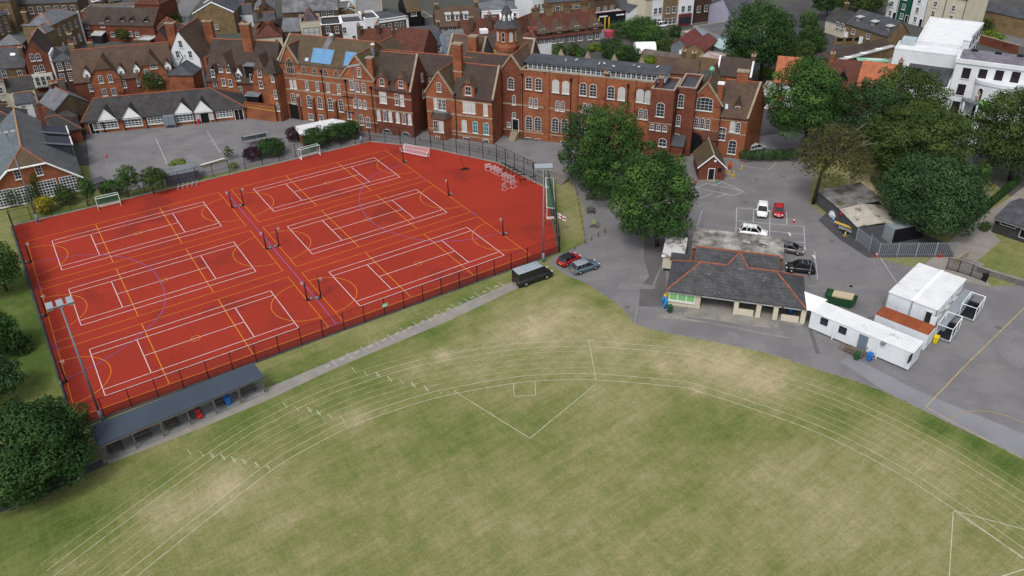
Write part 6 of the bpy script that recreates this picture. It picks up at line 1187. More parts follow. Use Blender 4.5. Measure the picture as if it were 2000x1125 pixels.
T = thing('rubbish_skip', 'dark green skip with a cream mattress on top behind the cabin canopy', 'skip', F(G(1640, 592), -32)); a = MB(); a.mesh([(-1.4, -.8, 0), (1.4, -.8, 0), (1.4, .8, 0), (-1.4, .8, 0), (-2.0, -.95, 1.3), (2.0, -.95, 1.3), (2.0, .95, 1.3), (-2.0, .95, 1.3), (-1.85, -.85, .9), (1.85, -.85, .9), (1.85, .85, .9), (-1.85, .85, .9)], [(0, 1, 5, 4), (1, 2, 6, 5), (2, 3, 7, 6), (3, 0, 4, 7), (3, 2, 1, 0), (4, 5, 9, 8), (5, 6, 10, 9), (6, 7, 11, 10), (7, 4, 8, 11), (8, 9, 10, 11)], m_green); a.build('hopper', T); a = MB(); a.obox((.2, 0, 1.35), (1.3, 0, .12), (0, .75, 0), (0, 0, .12), flat('cream_mattress', (.45, .38, .25))); a.build('mattress', T)
def cage(label, px, ang):
    T = thing('wheeled_cage', label, 'trolley', loc=G(*px), rz=ang, group='white wheeled cages by the portable building'); a = MB(); L, W, h = 3.7, 1.8, 2.1
    for x in (-L/2, L/2):
        for y in (-W/2, W/2): a.bar((x, y, .2), (x, y, h), .05, m_white)
        a.bar((x, -W/2, h), (x, W/2, h), .05, m_white)
    for y in (-W/2, W/2): a.bar((-L/2, y, h), (L/2, y, h), .05, m_white)
    a.bar((0, -W/2, h), (0, -W/2, .2), .04, m_white); a.build('frame', T); a = MB()
    for y in (-W/2, W/2): a.box(-L/2, L/2, y-.1, y+.1, .12, .36, m_steel)
    for x in (-L/2, L/2): a.box(x-.1, x+.1, -W/2, W/2, .13, .3, m_steel)
    a.build('base_frame', T); a = MB(); a.box(-L/2+.1, L/2-.1, -W/2+.1, W/2-.1, .1, .14, m_iron); a.box(L/2-.6, L/2-.1, -W/2+.2, W/2-.2, .15, .9, m_iron); a.build('mat', T)
    for x in (-L/2, L/2):
        for y in (-W/2, W/2): a = MB(); a.bar((x, y-.05, .1), (x, y+.05, .1), .1, m_tyre, n=8); a.build('wheel', T)
cage('white wheeled cage nearer to the yellow bin', (1848, 652), R_(47)); cage('white wheeled cage further along the portable building', (1894, 612), R_(47))
m_tb = mat('picnic_table_wood', (.1, .09, .075), (.065, .058, .05), 2, .9, .25)
def ptable(label, p, rz, z=0, m=m_tb, group='picnic tables', bright=None):
    T = thing('picnic_table', label, 'picnic table', loc=Vector((p.x, p.y, z)), rz=rz, group=group); a = MB()
    for i in range(4): a.box(-.9, .9, -.36+.19*i, -.19+.19*i, .72, .76, m)
    if bright: a.face([(-.45, -.3, .766), (.45, -.3, .766), (.45, .3, .766), (-.45, .3, .766)], bright)
    a.build('table_top', T)
    for s in (-.72, .58): a = MB(); a.box(-.9, .9, s, s+.14, .42, .46, m); a.box(-.9, .9, s+.15*(-1 if s > 0 else 1), s+.14+.15*(-1 if s > 0 else 1), .42, .455, m); a.build('seat', T)
    for x in (-.65, .65):
        a = MB(); a.box(x-.04, x+.04, -.75, .75, .33, .41, m); a.bar((x, -.2, .72), (x, -.6, 0), .05, m); a.bar((x, .2, .72), (x, .6, 0), .05, m); a.build('legs', T)
for i, (u, r, lab) in enumerate(((1.4, 90, 'leftmost picnic table under the long shelter'), (4.3, 0, 'picnic table turned along the shelter, second from the left'), (7.4, 90, 'picnic table in the middle of the long shelter'), (10.0, 90, 'picnic table beside the red chair under the shelter'), (13.2, 0, 'picnic table behind the blue bin under the shelter'), (16.3, 0, 'picnic table at the right end of the long shelter'))): ptable(lab, KF.w(u, 1.5 if r else 1.7), R_(KF.ang+r), .06)
ptable('light grey picnic table with striped cover beside the grass bank', G(1160, 441), R_(80), 0, mat('pale_table_wood', (.22, .2, .17), (.15, .135, .115), 2), bright=flat('green_striped_cover', (.15, .25, .06))); ptable('dark picnic table in the shade of the bright green tree', G(1154, 414), R_(85)); ptable('small dark picnic table nearest the trunk of the bright green tree', G(1152, 388), R_(85))
T = thing('plastic_chair', 'red plastic chair under the picnic shelter', 'chair', loc=KF.w(10.2, .55, .06), rz=R_(KF.ang)); a = MB(); a.box(-.28, .28, -.28, .28, .4, .46, m_redp); a.build('seat', T); a = MB(); a.obox((0, .3, .75), (.27, 0, 0), (0, .03, 0), (0, .05, .32), m_redp); a.build('backrest', T)
for x in (-.24, .24):
    for y in (-.24, .24): a = MB(); a.box(x-.03, x+.03, y-.03, y+.03, 0, .4, m_redp); a.build('leg', T)
T = thing('flagpole', 'leaning pole with a white flag bearing a red cross at the court end', 'flag', loc=G(1090, 452), rz=0); a = MB(); a.bar((0, 0, 0), (-.1, 0, 3.4), .04, m_offw); a.build('pole', T); b_ = MB(); n = 10; P = []
for i in range(n+1):
    x = 1.5*i/n; y = .12*math.sin(x*5); P += [(-.08+x*.9, y, 3.3-x*.45), (-.08+x*.9, y, 2.45-x*.5)]
b_.mesh(P, [(2*i, 2*i+2, 2*i+3, 2*i+1) for i in range(n)], m_white); fl = b_.build('flag', T); b_ = MB()
def fp(x, t, o): y = .12*math.sin(x*5)+o; return (-.08+x*.9, y, (3.3-x*.45)*(1-t)+(2.45-x*.5)*t)
for o in (-.012, .012):
    for i in range(n): x0, x1 = 1.5*i/n, 1.5*(i+1)/n; b_.face([fp(x0, .4, o), fp(x1, .4, o), fp(x1, .6, o), fp(x0, .6, o)], m_redp)
    for i in range(1): b_.face([fp(.62, 0, o*1.1), fp(.8, 0, o*1.1), fp(.8, 1, o*1.1), fp(.62, 1, o*1.1)], m_redp)
b_.build('red_cross', fl)
p_ = G(752, 595); d_ = (G(1092, 493)-G(150, 835)).normalized(); T = thing('fence_sign', 'small green sign fixed on the near court fence', 'sign', loc=p_+Vector((0, 0, 0)), rz=math.atan2(d_.y, d_.x)); f0 = F(G(150, 835), to=G(1092, 493)); u, z = f0.uz(752, 596, -.08); T.location = f0.w(u, -.08); a = MB(); a.box(-.42, .42, -.02, .02, z-.28, z+.28, flat('sign_green', (.08, .36, .16))); a.build('panel', T); a = MB(); a.box(-.28, -.05, -.026, -.021, z-.15, z+.15, m_white); a.box(.05, .3, -.026, -.021, z+.02, z+.12, m_white); a.box(.05, .3, -.026, -.021, z-.12, z-.03, m_white); a.build('lettering', T)
for i, (px, v, z) in enumerate([((1125, 120), 7, 15.35), ((1170, 124), 6, 15.32), ((1181, 124), 6.5, 15.33), ((1199, 133), 5.5, 15.3), ((1238, 131), 7, 15.34), ((1247, 134), 6.4, 15.33), ((1283, 137), 7.5, 15.35), ((1105, 116), 6.2, 15.32)]):
    u, zz = SF.uz(px[0], px[1], v); T = thing('seagull', 'white seagull perched on the clerestory roof', 'seagull', loc=SF.w(u, v, z), rz=i*1.1, group='seagulls on the clerestory roof'); a = MB()
    a.mesh([(-.32, 0, .2), (-.1, -.11, .2), (.15, -.12, .22), (.3, 0, .3), (.15, .12, .22), (-.1, .11, .2), (0, 0, .08), (.05, 0, .34)], [(0, 1, 7), (1, 2, 7), (2, 3, 7), (3, 4, 7), (4, 5, 7), (5, 0, 7), (1, 0, 6), (2, 1, 6), (3, 2, 6), (4, 3, 6), (5, 4, 6), (0, 5, 6)], m_white, True); a.lathe([(.01, .26), (.09, .32), (.09, .4), (.02, .46)], m_white, (.27, 0, 0), 8); a.bar((.34, 0, .36), (.46, 0, .34), .03, MATS['bright_yellow'], .005); a.bar((.05, .04, 0), (.05, .04, .12), .012, MATS['bright_yellow']); a.bar((.05, -.04, 0), (.05, -.04, .12), .012, MATS['bright_yellow']); a.build('body', T)
T = thing('stacked_benches', 'grey bench frames stacked behind the court fence by the cycle shelter', 'benches', loc=G(365, 366), rz=.5); a = MB()
for k in range(5): a.bar((-1.6+k*.8, -.3, 0), (-1.2+k*.8, .3, .9), .05, m_steel); a.bar((-1.6+k*.8, .3, 0), (-1.1+k*.8, -.3, .7), .05, m_steel)
a.bar((-1.6, 0, .5), (2.2, 0, .6), .05, m_steel); a.build('frames', T)
T = thing('planter_wall', 'low wall with white coping by the playground edge', 'wall', F(G(395, 329), to=G(440, 316))); L_ = (G(440, 316)-G(395, 329)).length; a = MB(); a.box(0, L_, 0, .4, 0, .6, m_stone); a.build('wall', T); a = MB(); a.box(0, L_, -.05, .45, .604, .7, m_offw); a.build('coping', T)
T = thing('serving_hatch_roof', 'flat grey roofed store at the playground corner of the gabled hall', 'store', F(G(171, 378), to=G(212, 364))); L_ = (G(212, 364)-G(171, 378)).length; a = MB(); a.box(0, L_, 0, 2.2, 0, 1.2, m_lead); a.build('wall', T); a = MB(); a.slab([(-.1, -.1, 1.3), (L_+.1, -.1, 1.3), (L_+.1, 2.3, 1.4), (-.1, 2.3, 1.4)], .08, m_felt); a.build('roof', T)
# ================================================================== the town behind the school
sheet('town_street', [(325, 60), (352, 0), (378, -20), (392, 0), (372, 25), (362, 60)], -.02, m_tarm_r)
sheet('high_street', [(1130, 62), (1210, 48), (1300, 36), (1370, 26), (1420, 20), (1420, 38), (1350, 48), (1290, 58), (1220, 72), (1140, 80)], -.02, m_tarmac)
sheet('car_park', [(300, 25), (312, -10), (350, -10), (340, 25)], -.016, m_tarm_r); sheet('car_park', [(150, 16), (172, 0), (262, -10), (262, 8), (205, 20)], -.02, m_tarmacd)
sheet('hotel_car_park', [(1925, 80), (1945, 40), (2040, 40), (2060, 100)], -.02, m_tarm_r); sheet('hotel_street', [(1840, 300), (1895, 225), (2000, 250), (1900, 300), (1900, 330), (1860, 330)], .01, m_tarm_r)
sheet('drive', [(1478, 320), (1488, 190), (1520, 190), (1560, 330)], -.01, m_tarmacd); sheet('courtyard', [(1700, 128), (1760, 105), (1770, 130), (1720, 140)], -.015, m_concrete); sheet('town_street', [(1005, 30), (1030, -10), (1062, -10), (1040, 30)], -.02, m_tarm_r)
sheet('gravel_yard', [(1440, 60), (1500, 20), (1600, -10), (1660, 60), (1640, 100)], -.022, m_tarmacd)
def house(label, p0, p1, ze, dep, zr=None, axis='u', kind='gable', wm=None, rm=None, name='terraced_house', cat='house', w=(), ws=(.9, 1.4), g=(), gs=None, st=(), ang=None, cop=None, wk=None, oh=.2, group=None, pp=.5, back=0, ridge=m_ridge, stm=None, sk=0):
    A = G(*p0, ze); B = G(*p1, ze); fr = F(A, to=B) if ang is None else F(A, ang); L = (B-A).length if ang is None else max(2, (B-A).dot(fr.e))
    T = thing(name, label, cat, fr, group=group); wk = wk or {}
    block(T, 0, L, 0, dep, ze, zr, axis, kind, wm=wm or m_brickb, rm=rm or m_slate, cop=cop, oh=oh, parapet=pp, ridge=ridge, sk=sk)
    wins(T, fr, w, *ws, **wk)
    for (z, n) in g: grid(T, .4, L-.4, n, [z], *(gs or ws), **wk)
    for (uf, vf, h) in st: chimney(T, L*uf, dep*vf, 1.2 if axis == 'v' else .8, .8 if axis == 'v' else 1.3, (zr or ze)-2.0, (zr or ze)+h, stm or m_brickb, 2)
    return T, fr, L
m_green_w = flat('bottle_green_paint', (.015, .075, .05)); m_lil = flat('lilac_render', (.42, .4, .5)); m_bluew = flat('pale_blue_paint', (.25, .33, .42)); m_ochre = flat('ochre_render', (.38, .25, .05)); m_maroon = flat('maroon_paint', (.13, .03, .04)); m_fl = mat('flat_grey_roof', (.12, .12, .125), (.09, .09, .095), .3, .9, .15)
m_wroof = mat('pale_flat_roof', (.42, .42, .42), (.3, .3, .3), .3, .9, .15); m_rust = mat('rust_red_sheet', (.16, .05, .045), (.11, .04, .035), .5, .8, .2, 6, 'corr', 1.2)
# ---- red gabled terrace behind the classroom block
RHF = F((-98.04, 174.81), 15.7)
T = thing('gabled_terrace', 'red brick terrace with two half hipped gables and small white dormers behind the classroom block', 'house', RHF)
block(T, -.6, 20.4, 0, 10, 5.5, 11.3, rm=m_tileb, wm=m_brickd)
for x, y, w_ in ((205, 150, 6.2), (298, 140, 6.2)):
    u, z = RHF.uz(x, y, -.3); dormer(T, u, -.3, 0, w_, 6.0, 10.5, 5.5, m_brick, m_tileb, 0, 0, roof='jerkin')
for x, y in ((168, 143), (235, 137), (265, 131), (326, 126)): u, z = RHF.uz(x, y, .5); dormer(T, u, .5, 5.6, 1.5, 7.2, 8.4, 3, m_white, m_tileb, .7, .9, 6.5, nx=2, nz=2)
wins(T, RHF, [(197, 155), (215, 153), (204, 180), (222, 179), (287, 143), (310, 154)], .95, 1.7, -.3, nz=4); wins(T, RHF, [(300, 130)], 1.5, .9, -.3, nx=3); wins(T, RHF, [(178, 171), (242, 164), (272, 160), (332, 153), (337, 175)], .95, 1.7, 0, nz=4)
creeper(T, RHF, [(290, 165), (305, 168), (298, 150), (312, 160), (285, 150)], -.4, [(2, 1.6), (1.8, 1.5), (1.6, 1.4), (1.2, 1.2), (1.0, 1.0)], 'ivy', 210, .35)
for uf in (-.3, 3.6): chimney(T, uf, 6.2, 1, .9, 9, 12.4, m_brickt, 3)
# ---- white gabled house and the tall red row to its right
WGF = F((-80.3, 184.4), -3)
T = thing('white_gable_house', 'tall house with a white rendered gable and brown tiled roof', 'house', WGF)
block(T, 0, 7.5, 0, 12, 7.9, 14.1, 'v', rm=m_tileb, wm=m_render); block(T, 7.5, 8.6, 1, 11, 7.5, 7.9, kind='flat', wm=m_brick, rm=m_tileb, parapet=0); block(T, 1.4, 7.3, -5, -.05, 5.4, 7.2, 'v', 'hip', rm=m_slate, wm=m_brick, hl=1.5, hr=0, ridge=m_slate)
wins(T, WGF, [(352.5, 86), (347, 106), (371.5, 106), (343, 137)], .9, 1.7); wins(T, WGF, [(361, 109)], .5, .6)
u, z = WGF.uz(355, 112, 0); a = MB(); a.tube([(u-.2, -.1, z+1.5), (u+.3, -.1, z), (u-.9, -.1, z-1.6), (u-.9, -.1, 2)], [.07]*4, m_iron); a.build('drainpipe', T)
for x, y, yb, v in ((332, 46, 95, 4), (405, 42, 72, 9)): u, z = WGF.uz(x, y, v); chimney(T, u, v, 2.1, 1.3, z-6.5, z, m_brick, 3, flute=True)
RGF = F(G(407, 155, 6), -13)
T = thing('tall_gabled_terrace', 'tall red terrace with steep gables and fluted chimneys left of the school turret', 'house', RGF)
block(T, -.5, 16, 0, 10.6, 6, 13.6, rm=m_tiled, wm=m_brickd)
for x, y, w_ in ((441, 150, 4.6), (509, 150, 4.4)): u, z = RGF.uz(x, y, -.3); dormer(T, u, -.3, 0, w_, 7.2, 11.9, 5.5, m_brick, m_tileb, 0, 0, roof='jerkin')
for x, y in ((414, 122), (463, 124)): u, z = RGF.uz(x, y, .6); dormer(T, u, .6, 6.2, 1.4, 7.8, 9.2, 3, m_white if x > 430 else m_black, m_tileb, .7, .9, 7.1)
u, z = RGF.uz(485, 128, .4); dormer(T, u, .4, 6.0, 2.2, 9.4, 9.6, 3.5, m_black, m_lead, 0, 0, roof='flat')
wins(T, RGF, [(431, 133), (445, 134), (437, 160), (450, 162), (507, 143), (510, 165)], .9, 1.7, -.3, nz=2); wins(T, RGF, [(416, 143), (421, 168), (465, 150), (470, 176), (492, 152), (524, 146)], .9, 1.7, 0, nz=2)
u, z = RGF.uz(489, 170, -1.5); a = MB(); a.box(u-1.6, u+1.6, -1.8, 0, 0, 3.2, m_black); a.slab([(u-1.8, -2, 3.4), (u+1.8, -2, 3.4), (u+1.8, 0, 3.8), (u-1.8, 0, 3.8)], .12, m_lead); a.build('conservatory', T)
u, z = RGF.uz(478, 48, 4.2); chimney(T, u, 4.4, 2.2, 1.3, z-6.5, z, m_brick, 2, flute=True)
# ---- far left
T, f_, L = house('red brick house with a steep front gable and white bay window at far left', (46, 113), (95, 108), 8.6, 11, 12.6, 'v', wm=m_brickd, rm=m_tiled, w=[(63, 112), (75, 111), (70, 135), (82, 133)], ws=(.95, 1.7), wk={'arch': .3})
a = MB(); a.box(L-.05, L+.35, -.1, 6, 0, 8.9, m_render); a.build('party_wall', T); u, z = f_.uz(85, 158, -.8); a = MB(); a.box(u-2.2, u+2.2, -.8, 0, z-1.6, z+1.6, m_offw); a.build('bay', T)
for k in (-1.2, 0, 1.2): window(T, u+k, -.8, z, .9, 2.2)
house('narrow dark brick house with a grey hipped roof beside the red gabled house', (102, 121), (143, 117), 8.6, 8, 10.8, kind='hip', wm=m_brickk, rm=m_slate, w=[(117, 130), (133, 128), (122, 151), (139, 149)], ws=(1.1, 1.8), wk={'nz': 4}, ridge=None, st=[(.9, .8, 2.2)])
T, f_, L = house('brown brick house with dark slate roof and one bright skylight at the left edge', (-22, 135), (48, 130.5), 6.3, 8, 10, wm=m_brickb, rm=m_slated, w=[(8, 144), (40, 146)], ws=(1, 2), st=[(.95, .3, .3)]); skylight(T, f_, [(20, 109), (30, 108.5), (30, 104), (20.5, 104)], 0, 6.3, 3.7/4, m_white)
T, f_, L = house('large tan brick villa with a pale slate valley roof and white trim', (43, 50), (105, 47.5), 8.5, 14, 10.6, 'v', 'hip', wm=m_brickt, rm=m_slatel, name='villa', ang=-2, st=[(.15, .05, 1.2)], w=[(80, 62), (66, 70)], ws=(.9, 1.6)); grid(T, 1, 13, 4, [6.2], .9, 1.9, face='r', u=L); grid(T, 1, 13, 4, [2.2], .9, 2.0, face='r', u=L, gm=m_blind); a = MB(); a.box(L+.002, L+.25, 13.6, 14.1, 0, 9, m_render); a.build('white_pier', T)
block(T, L*.55, L+.1, -4, 0, 7.5, 9, 'v', 'hip', wm=m_brickt, rm=m_slatel, ridge=m_ridge, hr=0)
T, f_, L = house('long brown tiled terrace with small dormers and a white conservatory', (158, 47), (299, 51), 4.8, 9, 8.6, wm=m_brickd, rm=m_tiled, w=[(170, 51), (200, 49), (176, 67), (220, 67), (268, 67), (255, 66)], ws=(1.2, 1.3), ridge=None)
for x in (212, 241, 259, 287): u, z = f_.uz(x, 47, .8); dormer(T, u, .8, 4.9, 1.5, 6, 6.9, 2.5, m_black, m_tiled, 1, .8, 5.5)
u, z = f_.uz(193, 70, -1.2); a = MB(); a.box(u-1.7, u+1.7, -2.4, 0, 0, 2.2, m_glass); a.slab([(u-1.8, -2.5, 2.3), (u+1.8, -2.5, 2.3), (u+1.8, 0, 3), (u-1.8, 0, 3)], .1, m_wroof); a.build('conservatory', T)
house('flat roofed dark building with two white skylights behind the long tiled terrace', (157, 24), (256, 20), 5, 9, kind='flat', wm=m_brickd, rm=m_fl, name='workshop', cat='building', pp=.2)
house('brick terrace with stone window surrounds at the top left', (30, 9), (150, 4), 6.5, 9, 9, wm=m_brickb, rm=m_slate, g=[(4.6, 7)], gs=(1.2, 2.0)); house('tall tan brick building cut by the top left corner', (-40, 6), (18, 2), 9, 10, 12, wm=m_brickt, rm=m_slate, g=[(6, 3)]); house('cream trimmed shop building at the left edge below the tan block', (-40, 48), (14, 26), 6, 9, 8, wm=m_brickt, rm=m_slate, g=[(2, 4), (4.6, 4)], gs=(1, 1.8))
T, f_, L = house('yellow brick house with a wide gable and white verges beside the lane', (377, 28), (456, 25), 6, 14, 9, 'v', wm=m_brickt, rm=m_slate, cop=m_white, w=[(423, 52)], ws=(.8, 1.4), st=[(.5, .7, 1.5)]); house('grey slate house behind the yellow gable', (400, 2), (475, 8), 6, 9, 9, wm=m_brickt, rm=m_slate, g=[(4, 4)]); house('small white sided house with slate roof right of the yellow gable', (462, 28), (492, 26), 4, 7, 6, wm=m_render, rm=m_slate, w=[(470, 36)])
house('red brick house with clay hipped roof at the top left car park', (262, 8), (310, 9), 7, 10, 10.5, kind='hip', wm=m_brickd, rm=m_tiler, g=[(4.5, 3), (1.8, 3)]); house('dark tiled low roof adjoining the long terrace', (300, 58), (332, 62), 3.5, 6, 6.5, kind='hip', wm=m_brickd, rm=m_tiled); house('white roofed shed below the long terrace', (261, 79), (293, 80), 3, 5, kind='flat', wm=m_brickb, rm=m_wroof, name='shed', cat='shed', pp=.1); house('brown tiled outhouse beside the white gable house', (302, 78), (326, 77), 3.5, 6, 6.2, 'v', wm=m_brickd, rm=m_tiled, name='outhouse')
house('grey hipped shed below the tan villa at far left', (-8, 90), (42, 86), 3, 6, 5, kind='hip', wm=m_brickb, rm=m_slatel, name='shed', cat='shed', ridge=None); house('weathered grey roofed row at the left edge', (14, 180), (66, 172), 4.5, 7, 6.5, wm=m_cream, rm=m_slatew, w=[(30, 190)]); house('low blue slate house with white wall at the left edge', (30, 204), (62, 200), 3.4, 5, 5, wm=m_render, rm=m_slate, w=[(46, 209)], ws=(.8, .7)); house('cream stucco house cut by the left edge', (-30, 165), (6, 158), 7, 8, 8, kind='hip', wm=m_cream, rm=m_slatel, g=[(5, 2), (2, 2)]); house('narrow cream house behind the gabled hall', (-25, 215), (12, 205), 5, 7, 6, kind='hip', wm=m_cream, rm=m_slatew)
T, f_, L = house('brown cottage with a pale grey front slope and red side slope', (78, 199), (108, 216), 4.6, 7, 7.2, wm=m_brickb, rm=m_slatel, st=[(.1, .5, .8)], stm=m_brickk); house('brown tiled cottage behind the pale fronted cottage', (100, 190), (130, 186), 4.8, 6, 7.4, wm=m_brickt, rm=m_tiled); house('small red roofed outhouse beside the gabled hall', (76, 232), (98, 228), 2.6, 4, 4, wm=m_brickd, rm=m_tiler, name='outhouse'); house('low grey building between hall and classrooms', (95, 236), (150, 226), 3, 6, 5.2, kind='hip', wm=m_brickd, rm=m_slatew, ridge=None)
# ---- centre
house('slate gabled brown brick house at the top behind the hall', (498, 21), (537, 18), 5.5, 9, 8, 'v', wm=m_brickb, rm=m_slatel, st=[(.5, .0, .6)]); house('low slate roofed house in front of the brown gable', (495, 42), (537, 39), 4.5, 5, 6.2, wm=m_brickt, rm=m_slate, st=[(.25, .2, 1.5)]); house('cream house with a red hipped roof behind the hall gable', (500, 74), (550, 70), 5.5, 9, 8.6, kind='hip', wm=m_cream, rm=m_tiler, w=[(541, 81)], ridge=None)
house('long brown building with a silvered slate roof', (552, 25), (660, 19), 7.5, 8, 10, wm=m_brickb, rm=mat('silvered_slate', (.2, .2, .21), (.09, .09, .1), .5, .7, .3, 6, 'tile', 1.2), w=[(633, 27), (646, 26)], ws=(1.4, 1.4)); house('blue grey roofed rear extension below the silvered slate', (550, 62), (586, 61), 5, 9, 7.5, wm=m_brickb, rm=m_slatel, ridge=None)
house('tan rear range right of the silvered slate', (660, 17), (692, 14), 6, 8, kind='flat', wm=m_brickt, rm=m_fl, pp=.2); house('pale blue glazed roof hall at the top', (655, 30), (706, 28), 4, 24, 6, 'v', wm=m_brickt, rm=flat('pale_glazed_roof', (.4, .5, .55)), ridge=None, name='market_hall', cat='building'); house('broad grey concrete roofed building at the top centre', (694, 31), (748, 28), 6, 30, kind='flat', wm=m_brickb, rm=mat('worn_grey_roof', (.2, .2, .195), (.15, .15, .148), .2, .9, .2), name='warehouse', cat='building', pp=.15)
T, f_, L = house('cream shop with three tall green framed windows', (586, 47.5), (626, 44.5), 6.8, 9, kind='flat', wm=m_cream, rm=m_slate, pp=.5, name='shop', cat='shop'); grid(T, .6, L-.6, 3, [4.4], 1.5, 2.6, fm=m_green_w, gm=m_blind, nx=1, nz=2); block(T, 1.2, L-1, 1.5, 8, 6.9, 9.6, 'v', 'hip', rm=m_slate, wm=m_cream, hr=0)
house('dark brick building with white cornice right of the cream shop', (627, 53), (667, 50), 6, 9, kind='flat', wm=m_brickk, rm=m_slate, w=[(641, 58), (658, 58)], ws=(1.1, 1.8), cop=m_white); house('wide white rendered building in the centre row', (668, 49), (712, 45.5), 6.6, 9, kind='flat', wm=m_render, rm=m_slate, w=[(673, 59), (706, 56), (692, 75)], ws=(1.0, 1.7), cop=m_white); house('narrower white rendered building in the centre row', (713, 41), (741, 38), 7.6, 9, kind='flat', wm=m_render, rm=m_slate, w=[(721, 57), (734, 55)], ws=(1.0, 1.7), cop=m_white, st=[(.05, .3, 1.5)])
T, f_, L = house('grey brick house framed in white at the end of the centre row', (741, 40), (796, 32), 7.6, 9, 8.8, kind='hip', wm=m_brickb, rm=m_slate, ridge=None, w=[(749, 54), (762, 52), (775, 50), (785, 49)], ws=(1.0, 1.7)); a = MB(); a.box(-.1, L+.1, -.15, .1, 6.9, 7.9, m_white); a.box(L-.5, L+.12, -.15, .1, 0, 7.9, m_white); a.build('white_trim', T)
house('tall house with black weatherboarding and mossy tiled roof', (795, 24), (822, 21), 8.0, 9, 12, wm=m_black, rm=m_tilem, w=[(808, 27)], ws=(1.6, 1.1)); house('brick lower storey of the weatherboarded pair', (797, 38), (821, 36), 5.5, 6, kind='flat', wm=m_brickd, rm=m_fl, w=[(810, 42)], ws=(1.6, 1.1), pp=.1); house('glazed grey lean building beside the weatherboarded house', (829, 36), (845, 34), 5, 8, kind='flat', wm=m_lead, rm=m_slatel, pp=.1)
T, f_, L = house('long brown mansard roofed house with three white dormers', (853, 53), (940, 47.5), 5.5, 9, 9.6, wm=m_brickb, rm=m_tileb, w=[(880, 58), (896, 57), (862, 59)], ws=(1.1, 2), st=[(.05, .5, 1), (.95, .5, 1)], ridge=None)
for x, y in ((876, 40), (893, 38), (910, 36)): u, z = f_.uz(x, y, 1.2); dormer(T, u, 1.2, 6.4, 1.3, 8.3, 8.5, 2.5, m_white, m_wroof, .9, 1.3, 7.5, 'flat')
T, f_, L = house('maroon brick house with white cornice and quoins behind the turret', (941, 24), (1012, 20), 8, 10, 10, kind='hip', wm=m_maroon, rm=m_slatel, ridge=None, w=[(951, 33), (965, 32), (979, 30), (1003, 26)], ws=(1.1, 1.8)); a = MB(); a.box(-.1, L+.1, -.2, .1, 7.3, 8.3, m_white); a.box(-.15, .5, -.12, .1, 0, 7.3, m_white); a.box(L-.5, L+.15, -.12, .1, 0, 7.3, m_white); a.build('white_trim', T)
house('slate roofed house with a white rear wall behind the school link', (806, 92), (862, 88), 4.6, 10, 8.4, wm=m_render, rm=m_slate, w=[(822, 98), (842, 97), (857, 95)], ws=(.9, 1.4), ridge=None, st=[(1.0, .5, 1)]); house('pale slate roofed house with a light blue rear wall', (874, 95), (915, 90), 5, 9, 8.2, wm=m_bluew, rm=m_slatel, w=[(881, 102)], ws=(1, 1.6), ridge=None); house('maroon tiled roof behind the first school wing', (765, 100), (826, 104), 6, 10, 10.5, wm=m_brickd, rm=m_tiler, ridge=None); house('maroon tiled lower roof with chimneys left of the cross gable', (700, 86), (766, 82), 6, 9, 8.5, wm=m_brickd, rm=m_tiler, ridge=None, st=[(.05, .3, 1.5), (.6, .3, 1.5)])
house('ochre walled cottage with a brown roof left of the turret', (938, 95), (978, 92), 4.6, 7, 7.2, wm=m_ochre, rm=m_tiled, w=[(950, 102)], ridge=None); T, f_, L = house('red brown tiled house with two chimneys left of the turret', (905, 74), (978, 68), 5.5, 8, 9, wm=m_brickd, rm=m_tiler, st=[(.25, .2, 1.2), (.75, .2, 1.6)], ridge=None); a = MB(); a.box(L*.45, L*.65, -.8, 1.2, 4.5, 7.3, m_white); a.build('white_plant_box', T)
house('brick house with a clay gable just right of the turret', (998, 62), (1022, 66), 6.5, 8, 10, 'v', wm=m_brickb, rm=m_tiler); house('white rear wing with black pipes right of the turret', (1022, 70), (1044, 72), 6, 6, 7.5, kind='hip', wm=m_render, rm=m_tiler, w=[(1030, 80), (1037, 80)], ws=(.7, 1.2))
CTF = F(G(1044, 75.5, 5.2), to=G(1173, 60, 5.2)); L_ = (G(1173, 60, 5.2)-G(1044, 75.5, 5.2)).length
T = thing('flint_cottage_row', 'row of dark flint cottages with red tiled roofs and four hipped dormers', 'houses', CTF); block(T, 0, L_, 0, 9, 5.2, 10.2, rm=m_tiler, wm=m_flint, ridge=None)
for x, y in ((1060, 61), (1091.5, 58.5), (1126, 54.5), (1163, 51)): u, z = CTF.uz(x, y, .25); dormer(T, u, .25, 4.6, 4.0, 6.6, 9.0, 4.5, m_brickb, m_tileb, 1.2, 1.2, z, 'hip', oh=.5)
wins(T, CTF, [(1053, 82), (1067, 80), (1082, 78.5), (1096, 76.5), (1116, 75), (1133, 73), (1152, 71.5), (1167, 70)], 1.3, 1.6, nz=4); wins(T, CTF, [(1049, 103), (1068, 102)], 1.3, 2.0, nz=4)
a = MB(); a.box(.2, 4.8, -.14, .05, 0, 3.6, m_render); a.build('white_render', T)
for x, y, v in ((1046, 20, 4), (1072, 14, 4.5), (1107, 16, 4.5), (1142, 8, 4.5)): u, z = CTF.uz(x, y, v); chimney(T, u, v, 1.9, 1.2, 8, max(z, 11.5), m_brickt, 4, m_brickb)
